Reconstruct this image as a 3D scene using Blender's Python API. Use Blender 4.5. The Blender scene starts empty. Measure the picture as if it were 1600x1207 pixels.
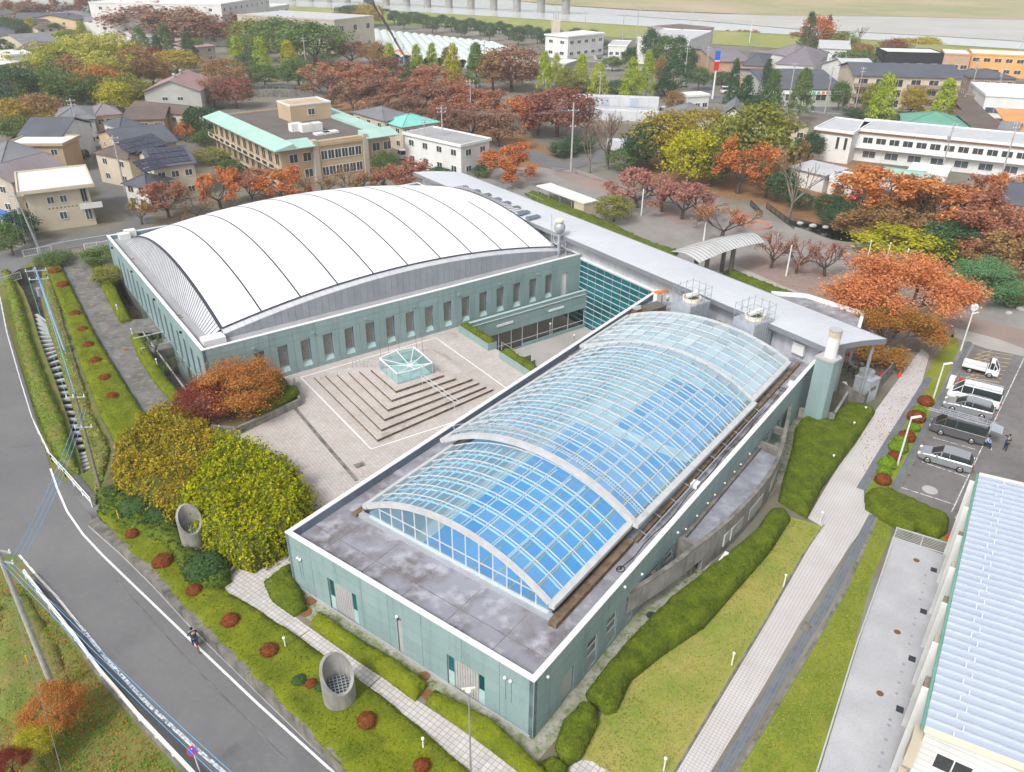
import bpy,bmesh,math,random
import numpy as np
from mathutils import Vector,Matrix
from mathutils.geometry import tessellate_polygon,delaunay_2d_cdt
random.seed(7);RNG=np.random.default_rng(7)
scene=bpy.context.scene
COL=scene.collection
R=math.radians
# ------------------------------------------------------------------ camera
CAM_H=40.0;FPX=1230.0;PITCH=R(29.4);ROLL=R(-0.5);IMW,IMH=1600.0,1207.0
cam_data=bpy.data.cameras.new('camera');cam=bpy.data.objects.new('camera',cam_data);COL.objects.link(cam)
cam_data.sensor_fit='HORIZONTAL';cam_data.sensor_width=36.0
cam_data.lens=36.0*FPX/IMW
cam_data.clip_start=0.5;cam_data.clip_end=9000
_fw=Vector((0,math.cos(PITCH),-math.sin(PITCH)));_rt0=Vector((1,0,0));_dn0=_fw.cross(_rt0)
_rt=math.cos(ROLL)*_rt0+math.sin(ROLL)*_dn0
_dn=-math.sin(ROLL)*_rt0+math.cos(ROLL)*_dn0
m=Matrix(((_rt.x,-_dn.x,-_fw.x,0),(_rt.y,-_dn.y,-_fw.y,0),(_rt.z,-_dn.z,-_fw.z,CAM_H),(0,0,0,1)))
cam.matrix_world=m
scene.camera=cam
# ------------------------------------------------------------------ world, sun, exposure
world=bpy.data.worlds.new('World');scene.world=world;world.use_nodes=True
nt=world.node_tree;nt.nodes.clear()
sky=nt.nodes.new('ShaderNodeTexSky');sky.sky_type='NISHITA';sky.sun_disc=False
SUN_EL,SUN_AZ=R(48),R(215)
sky.sun_elevation=SUN_EL;sky.sun_rotation=SUN_AZ;sky.air_density=1.0;sky.dust_density=4.0;sky.ozone_density=1.0
hs=nt.nodes.new('ShaderNodeHueSaturation');hs.inputs['Saturation'].default_value=0.22
bg=nt.nodes.new('ShaderNodeBackground');bg.inputs['Strength'].default_value=0.15
ow=nt.nodes.new('ShaderNodeOutputWorld')
nt.links.new(sky.outputs[0],hs.inputs['Color']);nt.links.new(hs.outputs[0],bg.inputs['Color']);nt.links.new(bg.outputs[0],ow.inputs['Surface'])
sun_data=bpy.data.lights.new('sun','SUN');sun=bpy.data.objects.new('sun',sun_data);COL.objects.link(sun)
sun_data.energy=1.5;sun_data.angle=R(12);sun_data.color=(1.0,0.985,0.965)
_sd=Vector((math.sin(SUN_AZ)*math.cos(SUN_EL),math.cos(SUN_AZ)*math.cos(SUN_EL),math.sin(SUN_EL)))
sun.rotation_euler=_sd.to_track_quat('Z','Y').to_euler();sun.location=(0,0,200)
scene.view_settings.view_transform='Standard';scene.view_settings.look='None'
scene.view_settings.gamma=1.0;scene.view_settings.use_curve_mapping=False
scene.view_settings.exposure=0.46
scene.cycles.max_bounces=6;scene.cycles.diffuse_bounces=3;scene.cycles.glossy_bounces=3
scene.cycles.transmission_bounces=4;scene.cycles.transparent_max_bounces=10;scene.cycles.volume_bounces=1
# ------------------------------------------------------------------ survey helpers: a photo pixel met with a level gives a place
def at(px,py,z=0.0):
 px=float(px);py=float(py);z=float(z)
 d=(px-IMW/2)*_rt+(py-IMH/2)*_dn+FPX*_fw
 t=(z-CAM_H)/d.z
 return Vector((d.x*t,d.y*t,z))
def low_z(y):return max(-1.25,min(0.0,(y-52.0)*0.05))
def atl(px,py,dz=0.0):
 z=0
 for _ in range(6):
  p=at(px,py,z);z=low_z(p.y)+dz
 return at(px,py,z)
class Frame:
 def __init__(s,o,deg):
  s.o=Vector((o[0],o[1]));t=R(deg);s.deg=deg;s.rot=t
  s.u=Vector((math.cos(t),math.sin(t)));s.v=Vector((-math.sin(t),math.cos(t)))
 def __call__(s,u,v,z=0.0):
  p=s.o+float(u)*s.u+float(v)*s.v;return Vector((p.x,p.y,z))
 def inv(s,px,py,z):
  p=at(px,py,z);d=Vector((p.x,p.y))-s.o;return d.dot(s.u),d.dot(s.v)
  # ------------------------------------------------------------------ materials
MATS={}
def N(nt,t,**k):
 n=nt.nodes.new(t)
 for a,b in k.items():setattr(n,a,b)
 return n
def mix(nt,fac,a,b,mode='MIX'):
 n=nt.nodes.new('ShaderNodeMix');n.data_type='RGBA';n.blend_type=mode
 for s,v in((0,fac),(6,a),(7,b)):
  if hasattr(v,'is_linked')or hasattr(v,'links'):nt.links.new(v,n.inputs[s])
  elif s==0:n.inputs[0].default_value=v
  else:n.inputs[s].default_value=(*v[:3],1)
 return n.outputs[2]
def noise(nt,vec,scale,detail=4,rough=0.6,dist=0.0):
 n=nt.nodes.new('ShaderNodeTexNoise');n.inputs['Scale'].default_value=scale;n.inputs['Detail'].default_value=detail
 n.inputs['Roughness'].default_value=rough;n.inputs['Distortion'].default_value=dist
 nt.links.new(vec,n.inputs['Vector']);return n.outputs[0]
def ramp(nt,fac,lo,hi):
 n=nt.nodes.new('ShaderNodeMapRange');n.inputs[1].default_value=lo;n.inputs[2].default_value=hi
 nt.links.new(fac,n.inputs[0]);n.clamp=True;return n.outputs[0]
def start(name):
 m=bpy.data.materials.new(name);m.use_nodes=True;nt=m.node_tree;nt.nodes.clear()
 o=nt.nodes.new('ShaderNodeOutputMaterial');b=nt.nodes.new('ShaderNodeBsdfPrincipled')
 nt.links.new(b.outputs[0],o.inputs['Surface']);MATS[name]=m
 return m,nt,b,o
def setcol(nt,b,c):
 if hasattr(c,'links'):nt.links.new(c,b.inputs['Base Color'])
 else:b.inputs['Base Color'].default_value=(*c[:3],1)
def mat(name,c,c2=None,scale=1.0,lo=.35,hi=.65,rough=.8,metal=0.0,spec=.3,bump=None,c3=None,scale3=8.0,amt3=.5,rnd=0.0,streak=None,detail=5):
 """general surface: colour c drifting to c2 in patches, flecks of c3, vertical streaks, relief; pieces vary by rnd"""
 m,nt,b,o=start(name)
 pos=nt.nodes.new('ShaderNodeNewGeometry').outputs['Position']
 col=None
 if c2 is not None:
  col=mix(nt,ramp(nt,noise(nt,pos,scale,detail),lo,hi),c,c2)
 if c3 is not None:
  f=ramp(nt,noise(nt,pos,scale3,3),.5,.72)
  mm=nt.nodes.new('ShaderNodeMath');mm.operation='MULTIPLY';nt.links.new(f,mm.inputs[0]);mm.inputs[1].default_value=amt3
  col=mix(nt,mm.outputs[0],col if col is not None else c,c3)
 if streak is not None:
  mp=nt.nodes.new('ShaderNodeMapping');mp.inputs['Scale'].default_value=(1,1,.12);nt.links.new(pos,mp.inputs[0])
  f=ramp(nt,noise(nt,mp.outputs[0],streak[1],4),.5,.75)
  mm=nt.nodes.new('ShaderNodeMath');mm.operation='MULTIPLY';nt.links.new(f,mm.inputs[0]);mm.inputs[1].default_value=streak[2]
  col=mix(nt,mm.outputs[0],col if col is not None else c,streak[0])
 if rnd:
  oi=nt.nodes.new('ShaderNodeObjectInfo');r=ramp(nt,oi.outputs['Random'],0,1);r.node.inputs[3].default_value=1-rnd;r.node.inputs[4].default_value=1+rnd
  hv=nt.nodes.new('ShaderNodeHueSaturation');nt.links.new(r,hv.inputs['Value'])
  if col is not None:nt.links.new(col,hv.inputs['Color'])
  else:hv.inputs['Color'].default_value=(*c,1)
  col=hv.outputs[0]
 setcol(nt,b,col if col is not None else c)
 b.inputs['Roughness'].default_value=rough;b.inputs['Metallic'].default_value=metal;b.inputs['Specular IOR Level'].default_value=spec
 if bump:
  bn=nt.nodes.new('ShaderNodeBump');bn.inputs['Strength'].default_value=1.0;bn.inputs['Distance'].default_value=bump[1]
  nt.links.new(noise(nt,pos,bump[0],3),bn.inputs['Height']);nt.links.new(bn.outputs[0],b.inputs['Normal'])
 return m
def tile_mat(name,c,cj,size=(.3,.3),ang=0.0,c2=None,joint=.02,offset=0.0,rough=.75,dirt=None,dirtscale=.35,row=.5,zplane=False):
 m,nt,b,o=start(name)
 pos=nt.nodes.new('ShaderNodeNewGeometry').outputs['Position']
 mp=nt.nodes.new('ShaderNodeMapping');mp.inputs['Rotation'].default_value=(0,0,-R(ang));nt.links.new(pos,mp.inputs[0])
 br=nt.nodes.new('ShaderNodeTexBrick');nt.links.new(mp.outputs[0],br.inputs['Vector'])
 br.offset=offset;br.squash=1.0
 br.inputs['Scale'].default_value=1.0;br.inputs['Brick Width'].default_value=size[0];br.inputs['Row Height'].default_value=size[1]
 br.inputs['Mortar Size'].default_value=joint;br.inputs['Mortar Smooth'].default_value=.3
 br.inputs['Color1'].default_value=(*c,1);br.inputs['Color2'].default_value=(*(c2 or c),1);br.inputs['Mortar'].default_value=(*cj,1)
 col=br.outputs[0]
 f=ramp(nt,noise(nt,pos,dirtscale,6,.65),.35,.8)
 hv=mix(nt,f,(1,1,1),(.80,.77,.74));col=mix(nt,1.0,col,hv,'MULTIPLY')
 if dirt:
  f2=ramp(nt,noise(nt,pos,dirt[1],6,.7),dirt[2],dirt[3]);col=mix(nt,f2,col,dirt[0])
 setcol(nt,b,col);b.inputs['Roughness'].default_value=rough;b.inputs['Specular IOR Level'].default_value=.3
 return m
def leaf_mat(name,cols,var=.25,rough=.65,patch=.25,k=1.25):
 """cols: 3 colours spread leaf by leaf (random per island) and in clumps by place; tree to tree by object random"""
 cols=[tuple(min(.75,x*k)for x in c)for c in cols]
 m,nt,b,o=start(name)
 g=nt.nodes.new('ShaderNodeNewGeometry');tc=nt.nodes.new('ShaderNodeTexCoord')
 n=noise(nt,g.outputs['Position'],patch*4,3)
 a=nt.nodes.new('ShaderNodeMath');a.operation='ADD';nt.links.new(g.outputs['Random Per Island'],a.inputs[0]);
 n2=ramp(nt,n,.3,.7);nt.links.new(n2,a.inputs[1])
 oi=nt.nodes.new('ShaderNodeObjectInfo')
 a2=nt.nodes.new('ShaderNodeMath');a2.operation='MULTIPLY_ADD';nt.links.new(oi.outputs['Random'],a2.inputs[0]);a2.inputs[1].default_value=.8;nt.links.new(a.outputs[0],a2.inputs[2])
 a3=nt.nodes.new('ShaderNodeMath');a3.operation='MULTIPLY';nt.links.new(a2.outputs[0],a3.inputs[0]);a3.inputs[1].default_value=.36
 cr=nt.nodes.new('ShaderNodeValToRGB');nt.links.new(a3.outputs[0],cr.inputs[0])
 cr.color_ramp.elements[0].color=(*cols[0],1);cr.color_ramp.elements[0].position=.12
 cr.color_ramp.elements[1].color=(*cols[2],1);cr.color_ramp.elements[1].position=.88
 e=cr.color_ramp.elements.new(.5);e.color=(*cols[1],1)
 wn=nt.nodes.new('ShaderNodeTexWhiteNoise');wn.noise_dimensions='1D';nt.links.new(g.outputs['Random Per Island'],wn.inputs['W'])
 r=ramp(nt,wn.outputs[0],0,1);r.node.inputs[3].default_value=1-var;r.node.inputs[4].default_value=1+var
 hv=nt.nodes.new('ShaderNodeHueSaturation');hv.inputs['Saturation'].default_value=1.05;nt.links.new(r,hv.inputs['Value']);nt.links.new(cr.outputs[0],hv.inputs['Color'])
 nt.links.new(hv.outputs[0],b.inputs['Base Color']);b.inputs['Roughness'].default_value=rough;b.inputs['Specular IOR Level'].default_value=.2
 tr=nt.nodes.new('ShaderNodeBsdfTranslucent');nt.links.new(hv.outputs[0],tr.inputs[0])
 ms=nt.nodes.new('ShaderNodeMixShader');ms.inputs[0].default_value=.3
 nt.links.new(b.outputs[0],ms.inputs[1]);nt.links.new(tr.outputs[0],ms.inputs[2]);nt.links.new(ms.outputs[0],o.inputs['Surface'])
 return m
def glass_mat(name,tint=(.8,.9,.95),refl=.12,rough=.02,trans=.9,film=None):
 m,nt,b,o=start(name)
 nt.nodes.remove(b)
 t=nt.nodes.new('ShaderNodeBsdfTransparent');t.inputs[0].default_value=(*[x*trans for x in tint],1)
 g=nt.nodes.new('ShaderNodeBsdfGlossy');g.inputs['Roughness'].default_value=rough;g.inputs[0].default_value=(1,1,1,1)
 fr=nt.nodes.new('ShaderNodeLayerWeight');fr.inputs[0].default_value=.5
 pw=nt.nodes.new('ShaderNodeMath');pw.operation='POWER';nt.links.new(fr.outputs['Facing'],pw.inputs[0]);pw.inputs[1].default_value=4.0
 ad=nt.nodes.new('ShaderNodeMath');ad.operation='MULTIPLY_ADD';ad.use_clamp=True;nt.links.new(pw.outputs[0],ad.inputs[0]);ad.inputs[1].default_value=.8;ad.inputs[2].default_value=refl
 ms=nt.nodes.new('ShaderNodeMixShader');nt.links.new(ad.outputs[0],ms.inputs[0]);nt.links.new(t.outputs[0],ms.inputs[1]);nt.links.new(g.outputs[0],ms.inputs[2])
 out=ms.outputs[0]
 if film:
  d=nt.nodes.new('ShaderNodeBsdfDiffuse');d.inputs[0].default_value=(*film[0],1)
  m2=nt.nodes.new('ShaderNodeMixShader');m2.inputs[0].default_value=film[1];nt.links.new(out,m2.inputs[1]);nt.links.new(d.outputs[0],m2.inputs[2]);out=m2.outputs[0]
  oi=nt.nodes.new('ShaderNodeObjectInfo');r=ramp(nt,oi.outputs['Random'],0,1);r.node.inputs[3].default_value=film[1]*.65;r.node.inputs[4].default_value=film[1]*1.4
  nt.links.new(r,m2.inputs[0])
 nt.links.new(out,o.inputs['Surface']);return m
 # ------------------------------------------------------------------ object helpers
def clean(o):return o
def tag(o,label=None,cat=None,group=None,kind=None):
 if label:o['label']=label
 if cat:o['category']=cat
 if group:o['group']=group
 if kind:o['kind']=kind
 return o
WL={}
def thing(name,loc,label,cat,group=None):
 o=bpy.data.objects.new(name,None);COL.objects.link(o);o.location=loc;o.empty_display_size=.3
 WL[o.name]=Vector(loc);return tag(o,label,cat,group)
class MB:
 def __init__(s):s.v=[];s.f=[]
 def add(s,vs,fs):
  n=len(s.v);s.v+=[tuple(x)for x in vs];s.f+=[tuple(i+n for i in f)for f in fs];return s
 def quad(s,a,b,c,d):return s.add([a,b,c,d],[(0,1,2,3)])
 def hexa(s,p):
  return s.add(p,[(3,2,1,0),(4,5,6,7),(0,1,5,4),(1,2,6,5),(2,3,7,6),(3,0,4,7)])
 def box(s,x0,y0,z0,x1,y1,z1):
  return s.hexa([(x0,y0,z0),(x1,y0,z0),(x1,y1,z0),(x0,y1,z0),(x0,y0,z1),(x1,y0,z1),(x1,y1,z1),(x0,y1,z1)])
 def fbox(s,F,u0,u1,v0,v1,z0,z1):
  return s.hexa([F(u0,v0,z0),F(u1,v0,z0),F(u1,v1,z0),F(u0,v1,z0),F(u0,v0,z1),F(u1,v0,z1),F(u1,v1,z1),F(u0,v1,z1)])
 def cbox(s,c,sx,sy,sz,ang=0.0):
  F=Frame((c[0],c[1]),math.degrees(ang));return s.fbox(F,-sx/2,sx/2,-sy/2,sy/2,c[2],c[2]+sz)
 def prism(s,pts,z0,z1):
  pts=[(p[0],p[1])for p in pts]
  a=sum(pts[i][0]*pts[(i+1)%len(pts)][1]-pts[(i+1)%len(pts)][0]*pts[i][1]for i in range(len(pts)))
  if a<0:pts=pts[::-1]
  n=len(pts);zz0=z0 if callable(z0)else(lambda p:z0);zz1=z1 if callable(z1)else(lambda p:z1)
  vs=[(p[0],p[1],zz0(p))for p in pts]+[(p[0],p[1],zz1(p))for p in pts]
  fs=[(i,(i+1)%n,(i+1)%n+n,i+n)for i in range(n)]
  if n<=4:fs+=[tuple(range(n,2*n)),tuple(range(n-1,-1,-1))]
  else:
   t=tessellate_polygon([[Vector((p[0],p[1],0))for p in pts]])
   for a,b,c in t:
    A,B,C=(Vector(pts[i])for i in(a,b,c))
    if(B-A).cross(C-A)<0:a,b,c=a,c,b
    fs+=[(a+n,b+n,c+n),(c,b,a)]
  return s.add(vs,fs)
 def bar(s,p,q,w,h=None,up=(0,0,1)):
  p=Vector(p);q=Vector(q);h=h or w;d=(q-p)
  if d.length<1e-6:return s
  d.normalize();up=Vector(up)
  if abs(d.dot(up))>.98:up=Vector((1,0,0))
  a=d.cross(up).normalized()*w/2;b=a.cross(d).normalized()*h/2
  return s.hexa([p-a-b,p+a-b,q+a-b,q-a-b,p-a+b,p+a+b,q+a+b,q-a+b])
 def tube(s,p,q,r0,r1=None,n=8,caps=True):
  p=Vector(p);q=Vector(q);r1=r0 if r1 is None else r1;d=q-p
  if d.length<1e-6:return s
  d.normalize();a=d.orthogonal().normalized();b=d.cross(a)
  vs=[]
  for c,r in((p,r0),(q,r1)):
   for i in range(n):
    t=2*math.pi*i/n;vs.append(c+(a*math.cos(t)+b*math.sin(t))*r)
  fs=[(i,(i+1)%n,(i+1)%n+n,i+n)for i in range(n)]
  if caps:fs+=[tuple(range(n-1,-1,-1)),tuple(range(n,2*n))]
  return s.add(vs,fs)
 def path(s,pts,r,n=6):
  for a,b in zip(pts,pts[1:]):s.tube(a,b,r,r,n)
  return s
 def ellipsoid(s,c,rx,ry,rz,n=10,m=6,z0=-1.0):
  vs=[];fs=[]
  for j in range(m+1):
   ph=-math.pi/2+math.pi*j/m;z=max(math.sin(ph),z0);k=math.cos(ph)
   for i in range(n):
    t=2*math.pi*i/n;vs.append((c[0]+rx*k*math.cos(t),c[1]+ry*k*math.sin(t),c[2]+rz*z))
  for j in range(m):
   for i in range(n):fs.append((j*n+i,j*n+(i+1)%n,(j+1)*n+(i+1)%n,(j+1)*n+i))
  return s.add(vs,fs)
 def ring(s,c,r0,r1,z0,z1,n=24):
  vs=[]
  for r,z in((r0,z0),(r1,z0),(r1,z1),(r0,z1)):
   for i in range(n):
    t=2*math.pi*i/n;vs.append((c[0]+r*math.cos(t),c[1]+r*math.sin(t),c[2]+z))
  fs=[(k*n+i,k*n+(i+1)%n,((k+1)%4)*n+(i+1)%n,((k+1)%4)*n+i)for k in range(4)for i in range(n)]
  return s.add(vs,fs)
 def mesh(s,name,off=(0,0,0)):
  me=bpy.data.meshes.new(name);ox,oy,oz=off
  me.from_pydata([(x-ox,y-oy,z-oz)for x,y,z in s.v],[],s.f);me.update();return me
 def build(s,name,material,parent=None,label=None,cat=None,group=None,kind=None,smooth=False,loc=None):
  if parent is not None:
   off=WL.get(parent.name,Vector((0,0,0)))
  else:
   if loc is None and not kind:
    a=np.array(s.v);loc=Vector(((a[:,0].min()+a[:,0].max())/2,(a[:,1].min()+a[:,1].max())/2,a[:,2].min()))
   off=Vector(loc)if loc is not None else Vector((0,0,0))
  me=s.mesh(name,off);me.materials.append(MATS[material]if isinstance(material,str)else material)
  if smooth:me.polygons.foreach_set('use_smooth',[True]*len(me.polygons))
  o=bpy.data.objects.new(name,me);COL.objects.link(o)
  if parent is not None:o.parent=parent;WL[o.name]=off
  else:o.location=off;WL[o.name]=Vector(off)
  return tag(o,label,cat,group,kind)
def np_mesh(name,verts,faces,material,smooth=False):
 """verts (n,3), faces (m,k)"""
 me=bpy.data.meshes.new(name);k=faces.shape[1]
 me.vertices.add(len(verts));me.vertices.foreach_set('co',verts.astype(np.float32).ravel())
 me.loops.add(faces.size);me.loops.foreach_set('vertex_index',faces.astype(np.int32).ravel())
 me.polygons.add(len(faces));me.polygons.foreach_set('loop_start',np.arange(0,faces.size,k,dtype=np.int32))
 me.update(calc_edges=True);me.validate()
 if material is not None:me.materials.append(MATS[material]if isinstance(material,str)else material)
 if smooth:me.polygons.foreach_set('use_smooth',[True]*len(me.polygons))
 return me
def link(name,me,parent=None,loc=(0,0,0),**k):
 o=bpy.data.objects.new(name,me);COL.objects.link(o)
 if parent is not None:o.parent=parent
 o.location=loc;WL[o.name]=Vector(loc);return tag(o,**k)
KIDS={}
def copy_tree(o,parent=None):
 c=o.copy();COL.objects.link(c)
 if parent is not None:c.parent=parent
 WL[c.name]=WL.get(o.name,Vector((0,0,0)))
 for ch in[x for x in COL.objects if x.parent==o]:copy_tree(ch,c)
 return c
def kids_of(o):return[x for x in COL.objects if x.parent==o]
def fast_copy(root,kids,subs,loc,rot=0.0,scale=None):
 c=root.copy();COL.objects.link(c);c.location=loc;c.rotation_euler=(0,0,rot)
 if scale:c.scale=scale
 for k in kids:
  d=k.copy();COL.objects.link(d);d.parent=c
  for q in subs.get(k.name,[]):
   e=q.copy();COL.objects.link(e);e.parent=d
 return c
def poly_sheet(name,polys,z,material,holes=(),**k):
 """flat sheet from outline(s) of world points; z number or function of (x,y)"""
 zf=z if callable(z)else(lambda x,y:z)
 vs=[];fs=[]
 loops=[[Vector((p[0],p[1],0))for p in polys]]+[[Vector((p[0],p[1],0))for p in h]for h in holes]
 flat=[v for l in loops for v in l]
 for a,b,c in tessellate_polygon(loops):
  A,B,C=flat[a],flat[b],flat[c]
  if(B-A).xy.cross((C-A).xy)<0:b,c=c,b
  fs.append((a,b,c))
 mb=MB();mb.add([(v.x,v.y,zf(v.x,v.y))for v in flat],fs)
 return mb.build(name,material,**k)
 # ------------------------------------------------------------------ materials of the place
mat('town_ground',(.25,.235,.21),(.12,.12,.085),.045,rough=.95,c3=(.16,.115,.06),scale3=.10,amt3=.8,detail=10,bump=(.6,.1))
mat('asphalt',(.172,.17,.172),(.135,.134,.138),.12,rough=.92,bump=(18,.006),c3=(.205,.20,.195),scale3=2.2,amt3=.35,detail=8)
mat('road_patch',(.15,.15,.155),(.13,.13,.135),.4,rough=.95,bump=(20,.006),c3=(.19,.185,.18),scale3=3,amt3=.3,detail=8)
mat('asphalt_lot',(.20,.185,.18),(.145,.138,.135),.22,rough=.92,bump=(16,.006),c3=(.09,.085,.085),scale3=.9,amt3=.5,detail=8)
mat('old_drive',(.22,.205,.19),(.12,.115,.105),.45,.3,.62,rough=.95,bump=(8,.01),c3=(.33,.31,.29),scale3=1.6,amt3=.6,detail=8)
mat('white_line',(.80,.80,.79),(.62,.62,.60),3.0,rough=.7)
mat('worn_line',(.70,.70,.69),(.16,.16,.16),4.5,.46,.60,rough=.8,detail=8)
mat('yellow_line',(.62,.42,.16),(.2,.19,.17),2.5,.45,.68,rough=.8)
mat('concrete',(.34,.33,.31),(.23,.22,.20),.8,rough=.9,bump=(10,.006),streak=((.12,.11,.10),1.6,.7))
mat('concrete_dark',(.24,.225,.20),(.12,.115,.105),.9,rough=.92,bump=(10,.008),streak=((.07,.065,.06),1.8,.8))
mat('concrete_pale',(.45,.44,.43),(.38,.375,.37),.6,rough=.9,bump=(12,.004),c3=(.3,.29,.28),scale3=3,amt3=.35)
mat('lot_concrete',(.50,.50,.52),(.41,.41,.43),.35,rough=.9,bump=(25,.004),c3=(.28,.28,.29),scale3=9,amt3=.45,detail=8)
mat('soil',(.17,.12,.075),(.11,.10,.05),1.2,rough=1,bump=(6,.03),c3=(.10,.14,.04),scale3=2.5,amt3=.8)
mat('gravel_bed',(.38,.37,.33),(.22,.23,.13),1.1,rough=1,bump=(14,.03),c3=(.10,.16,.03),scale3=2.2,amt3=.8,detail=8)
mat('lawn',(.33,.30,.08),(.20,.26,.04),.28,.38,.62,rough=1,bump=(9,.03),c3=(.30,.255,.10),scale3=1.6,amt3=.55,detail=9)
mat('lawn_green',(.12,.165,.03),(.20,.16,.06),.3,.42,.68,rough=1,bump=(7,.05),c3=(.30,.17,.06),scale3=3.2,amt3=.55,detail=9)
mat('verge_lawn',(.23,.26,.03),(.14,.20,.018),.4,.35,.65,rough=1,bump=(9,.03),c3=(.26,.23,.06),scale3=2.2,amt3=.6,detail=9)
tile_mat('path_tile',(.60,.57,.555),(.30,.275,.27),(.33,.33),143.2,(.50,.475,.465),.022)
tile_mat('walk_tile',(.56,.535,.53),(.34,.32,.315),(.22,.22),54.3,(.56,.535,.53),.016)
tile_mat('plaza_tile',(.56,.515,.49),(.36,.32,.30),(.30,.225),36.0,(.48,.43,.40),.02,dirt=((.17,.15,.135),.16,.60,.76))
tile_mat('blue_tile',(.125,.145,.17),(.20,.21,.22),(.6,.2),54.3,(.16,.18,.20),.02)
mat('brick_paving',(.30,.225,.195),(.235,.19,.175),.1,rough=.9,c3=(.34,.25,.2),scale3=2,amt3=.3)
mat('grey_paving',(.285,.265,.25),(.225,.21,.2),.2,rough=.9,c3=(.35,.33,.31),scale3=1.8,amt3=.3)
mat('pale_paving',(.42,.39,.37),(.34,.32,.30),.2,rough=.9)
mat('leaf_litter',(.32,.15,.07),(.20,.13,.07),1.5,rough=1,bump=(9,.03),c3=(.12,.10,.04),scale3=3,amt3=.6)
mat('river_water',(.66,.68,.69),(.52,.54,.55),.01,rough=.12,spec=.9)
mat('pond_water',(.012,.012,.010),rough=.03,spec=1.0)
mat('shingle',(.46,.45,.43),(.38,.37,.35),.02,rough=1,c3=(.42,.40,.37),scale3=.08,amt3=.5)
mat('dry_grass',(.42,.33,.21),(.24,.26,.11),.012,.35,.62,rough=1,c3=(.40,.30,.20),scale3=.05,amt3=.7,detail=9)
mat('levee_grass',(.26,.25,.10),(.17,.215,.055),.02,.35,.65,rough=1,c3=(.33,.28,.13),scale3=.09,amt3=.5,detail=8)
mat('levee_green',(.12,.19,.045),(.17,.215,.07),.02,rough=1)
mat('hedge_body',(.12,.16,.008),(.055,.085,.006),.9,rough=1,bump=(14,.05),c3=(.19,.20,.01),scale3=5,amt3=.6,detail=8)
mat('ground_cover_body',(.18,.21,.008),(.10,.135,.007),.55,rough=1,bump=(14,.05),c3=(.26,.24,.014),scale3=6,amt3=.5,detail=8)
leaf_mat('hedge_leaf',((.03,.06,.004),(.085,.13,.007),(.17,.19,.012)),patch=.22,var=.45)
leaf_mat('cover_leaf',((.06,.10,.005),(.13,.17,.007),(.21,.22,.014)),patch=.16,var=.45)
leaf_mat('red_shrub_leaf',((.14,.02,.008),(.24,.06,.02),(.13,.10,.02)),patch=.5)
leaf_mat('lime_shrub_leaf',((.10,.17,.008),(.17,.27,.015),(.22,.32,.03)),patch=.5)
leaf_mat('dark_shrub_leaf',((.02,.055,.015),(.045,.10,.03),(.08,.14,.04)),patch=.5)
leaf_mat('weed_leaf',((.10,.15,.03),(.20,.25,.05),(.32,.28,.09)),patch=.2)
mat('vine_body',(.10,.11,.015),(.06,.07,.012),1.2,rough=1)
leaf_mat('lawn_leaf',((.13,.16,.025),(.24,.22,.05),(.36,.30,.11)),patch=.06)
leaf_mat('weed_green',((.07,.14,.015),(.12,.20,.02),(.19,.26,.035)),patch=.2)
leaf_mat('litter_leaf',((.25,.09,.03),(.42,.17,.05),(.45,.27,.10)),patch=.3)
leaf_mat('vine_leaf',((.085,.13,.006),(.20,.25,.010),(.42,.37,.02)),patch=.15,var=.35)
leaf_mat('vine_brown_leaf',((.16,.13,.03),(.26,.20,.03),(.40,.30,.03)),patch=.15,var=.35)
for nm,cs in dict(orange=((.34,.12,.05),(.50,.19,.07),(.48,.27,.11)),salmon=((.36,.14,.075),(.54,.23,.11),(.60,.31,.13)),redbrown=((.16,.09,.065),(.25,.14,.095),(.33,.20,.13)),rustred=((.24,.10,.07),(.36,.16,.10),(.40,.24,.14)),maroon=((.13,.05,.04),(.21,.08,.06),(.27,.13,.09)),brown=((.17,.10,.05),(.28,.17,.08),(.34,.23,.10)),ochre=((.17,.15,.035),(.31,.24,.045),(.42,.30,.07)),yellow=((.19,.21,.03),(.36,.34,.03),(.50,.43,.05)),ginkgo=((.17,.25,.03),(.29,.36,.045),(.46,.44,.07)),green=((.06,.11,.035),(.10,.16,.05),(.16,.21,.07)),darkgreen=((.03,.07,.035),(.05,.105,.05),(.09,.14,.07)),olive=((.11,.14,.03),(.19,.20,.045),(.29,.27,.07)),bamboo=((.20,.24,.05),(.38,.38,.08),(.54,.49,.12)),mapleorange=((.28,.11,.035),(.42,.19,.06),(.18,.17,.04)),pinkbare=((.28,.14,.13),(.40,.19,.15),(.32,.22,.18)),burgundy=((.10,.025,.02),(.21,.045,.035),(.24,.08,.05)),bluegreen=((.07,.16,.08),(.11,.23,.11),(.18,.29,.14))).items():leaf_mat('leaf_'+nm,cs,patch=.12 if nm!='maplered' else.3)
mat('bark',(.13,.105,.085),(.075,.06,.05),3,rough=1,bump=(12,.02))
mat('bark_pale',(.22,.19,.16),(.14,.12,.10),2,rough=1,bump=(12,.02))
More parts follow.
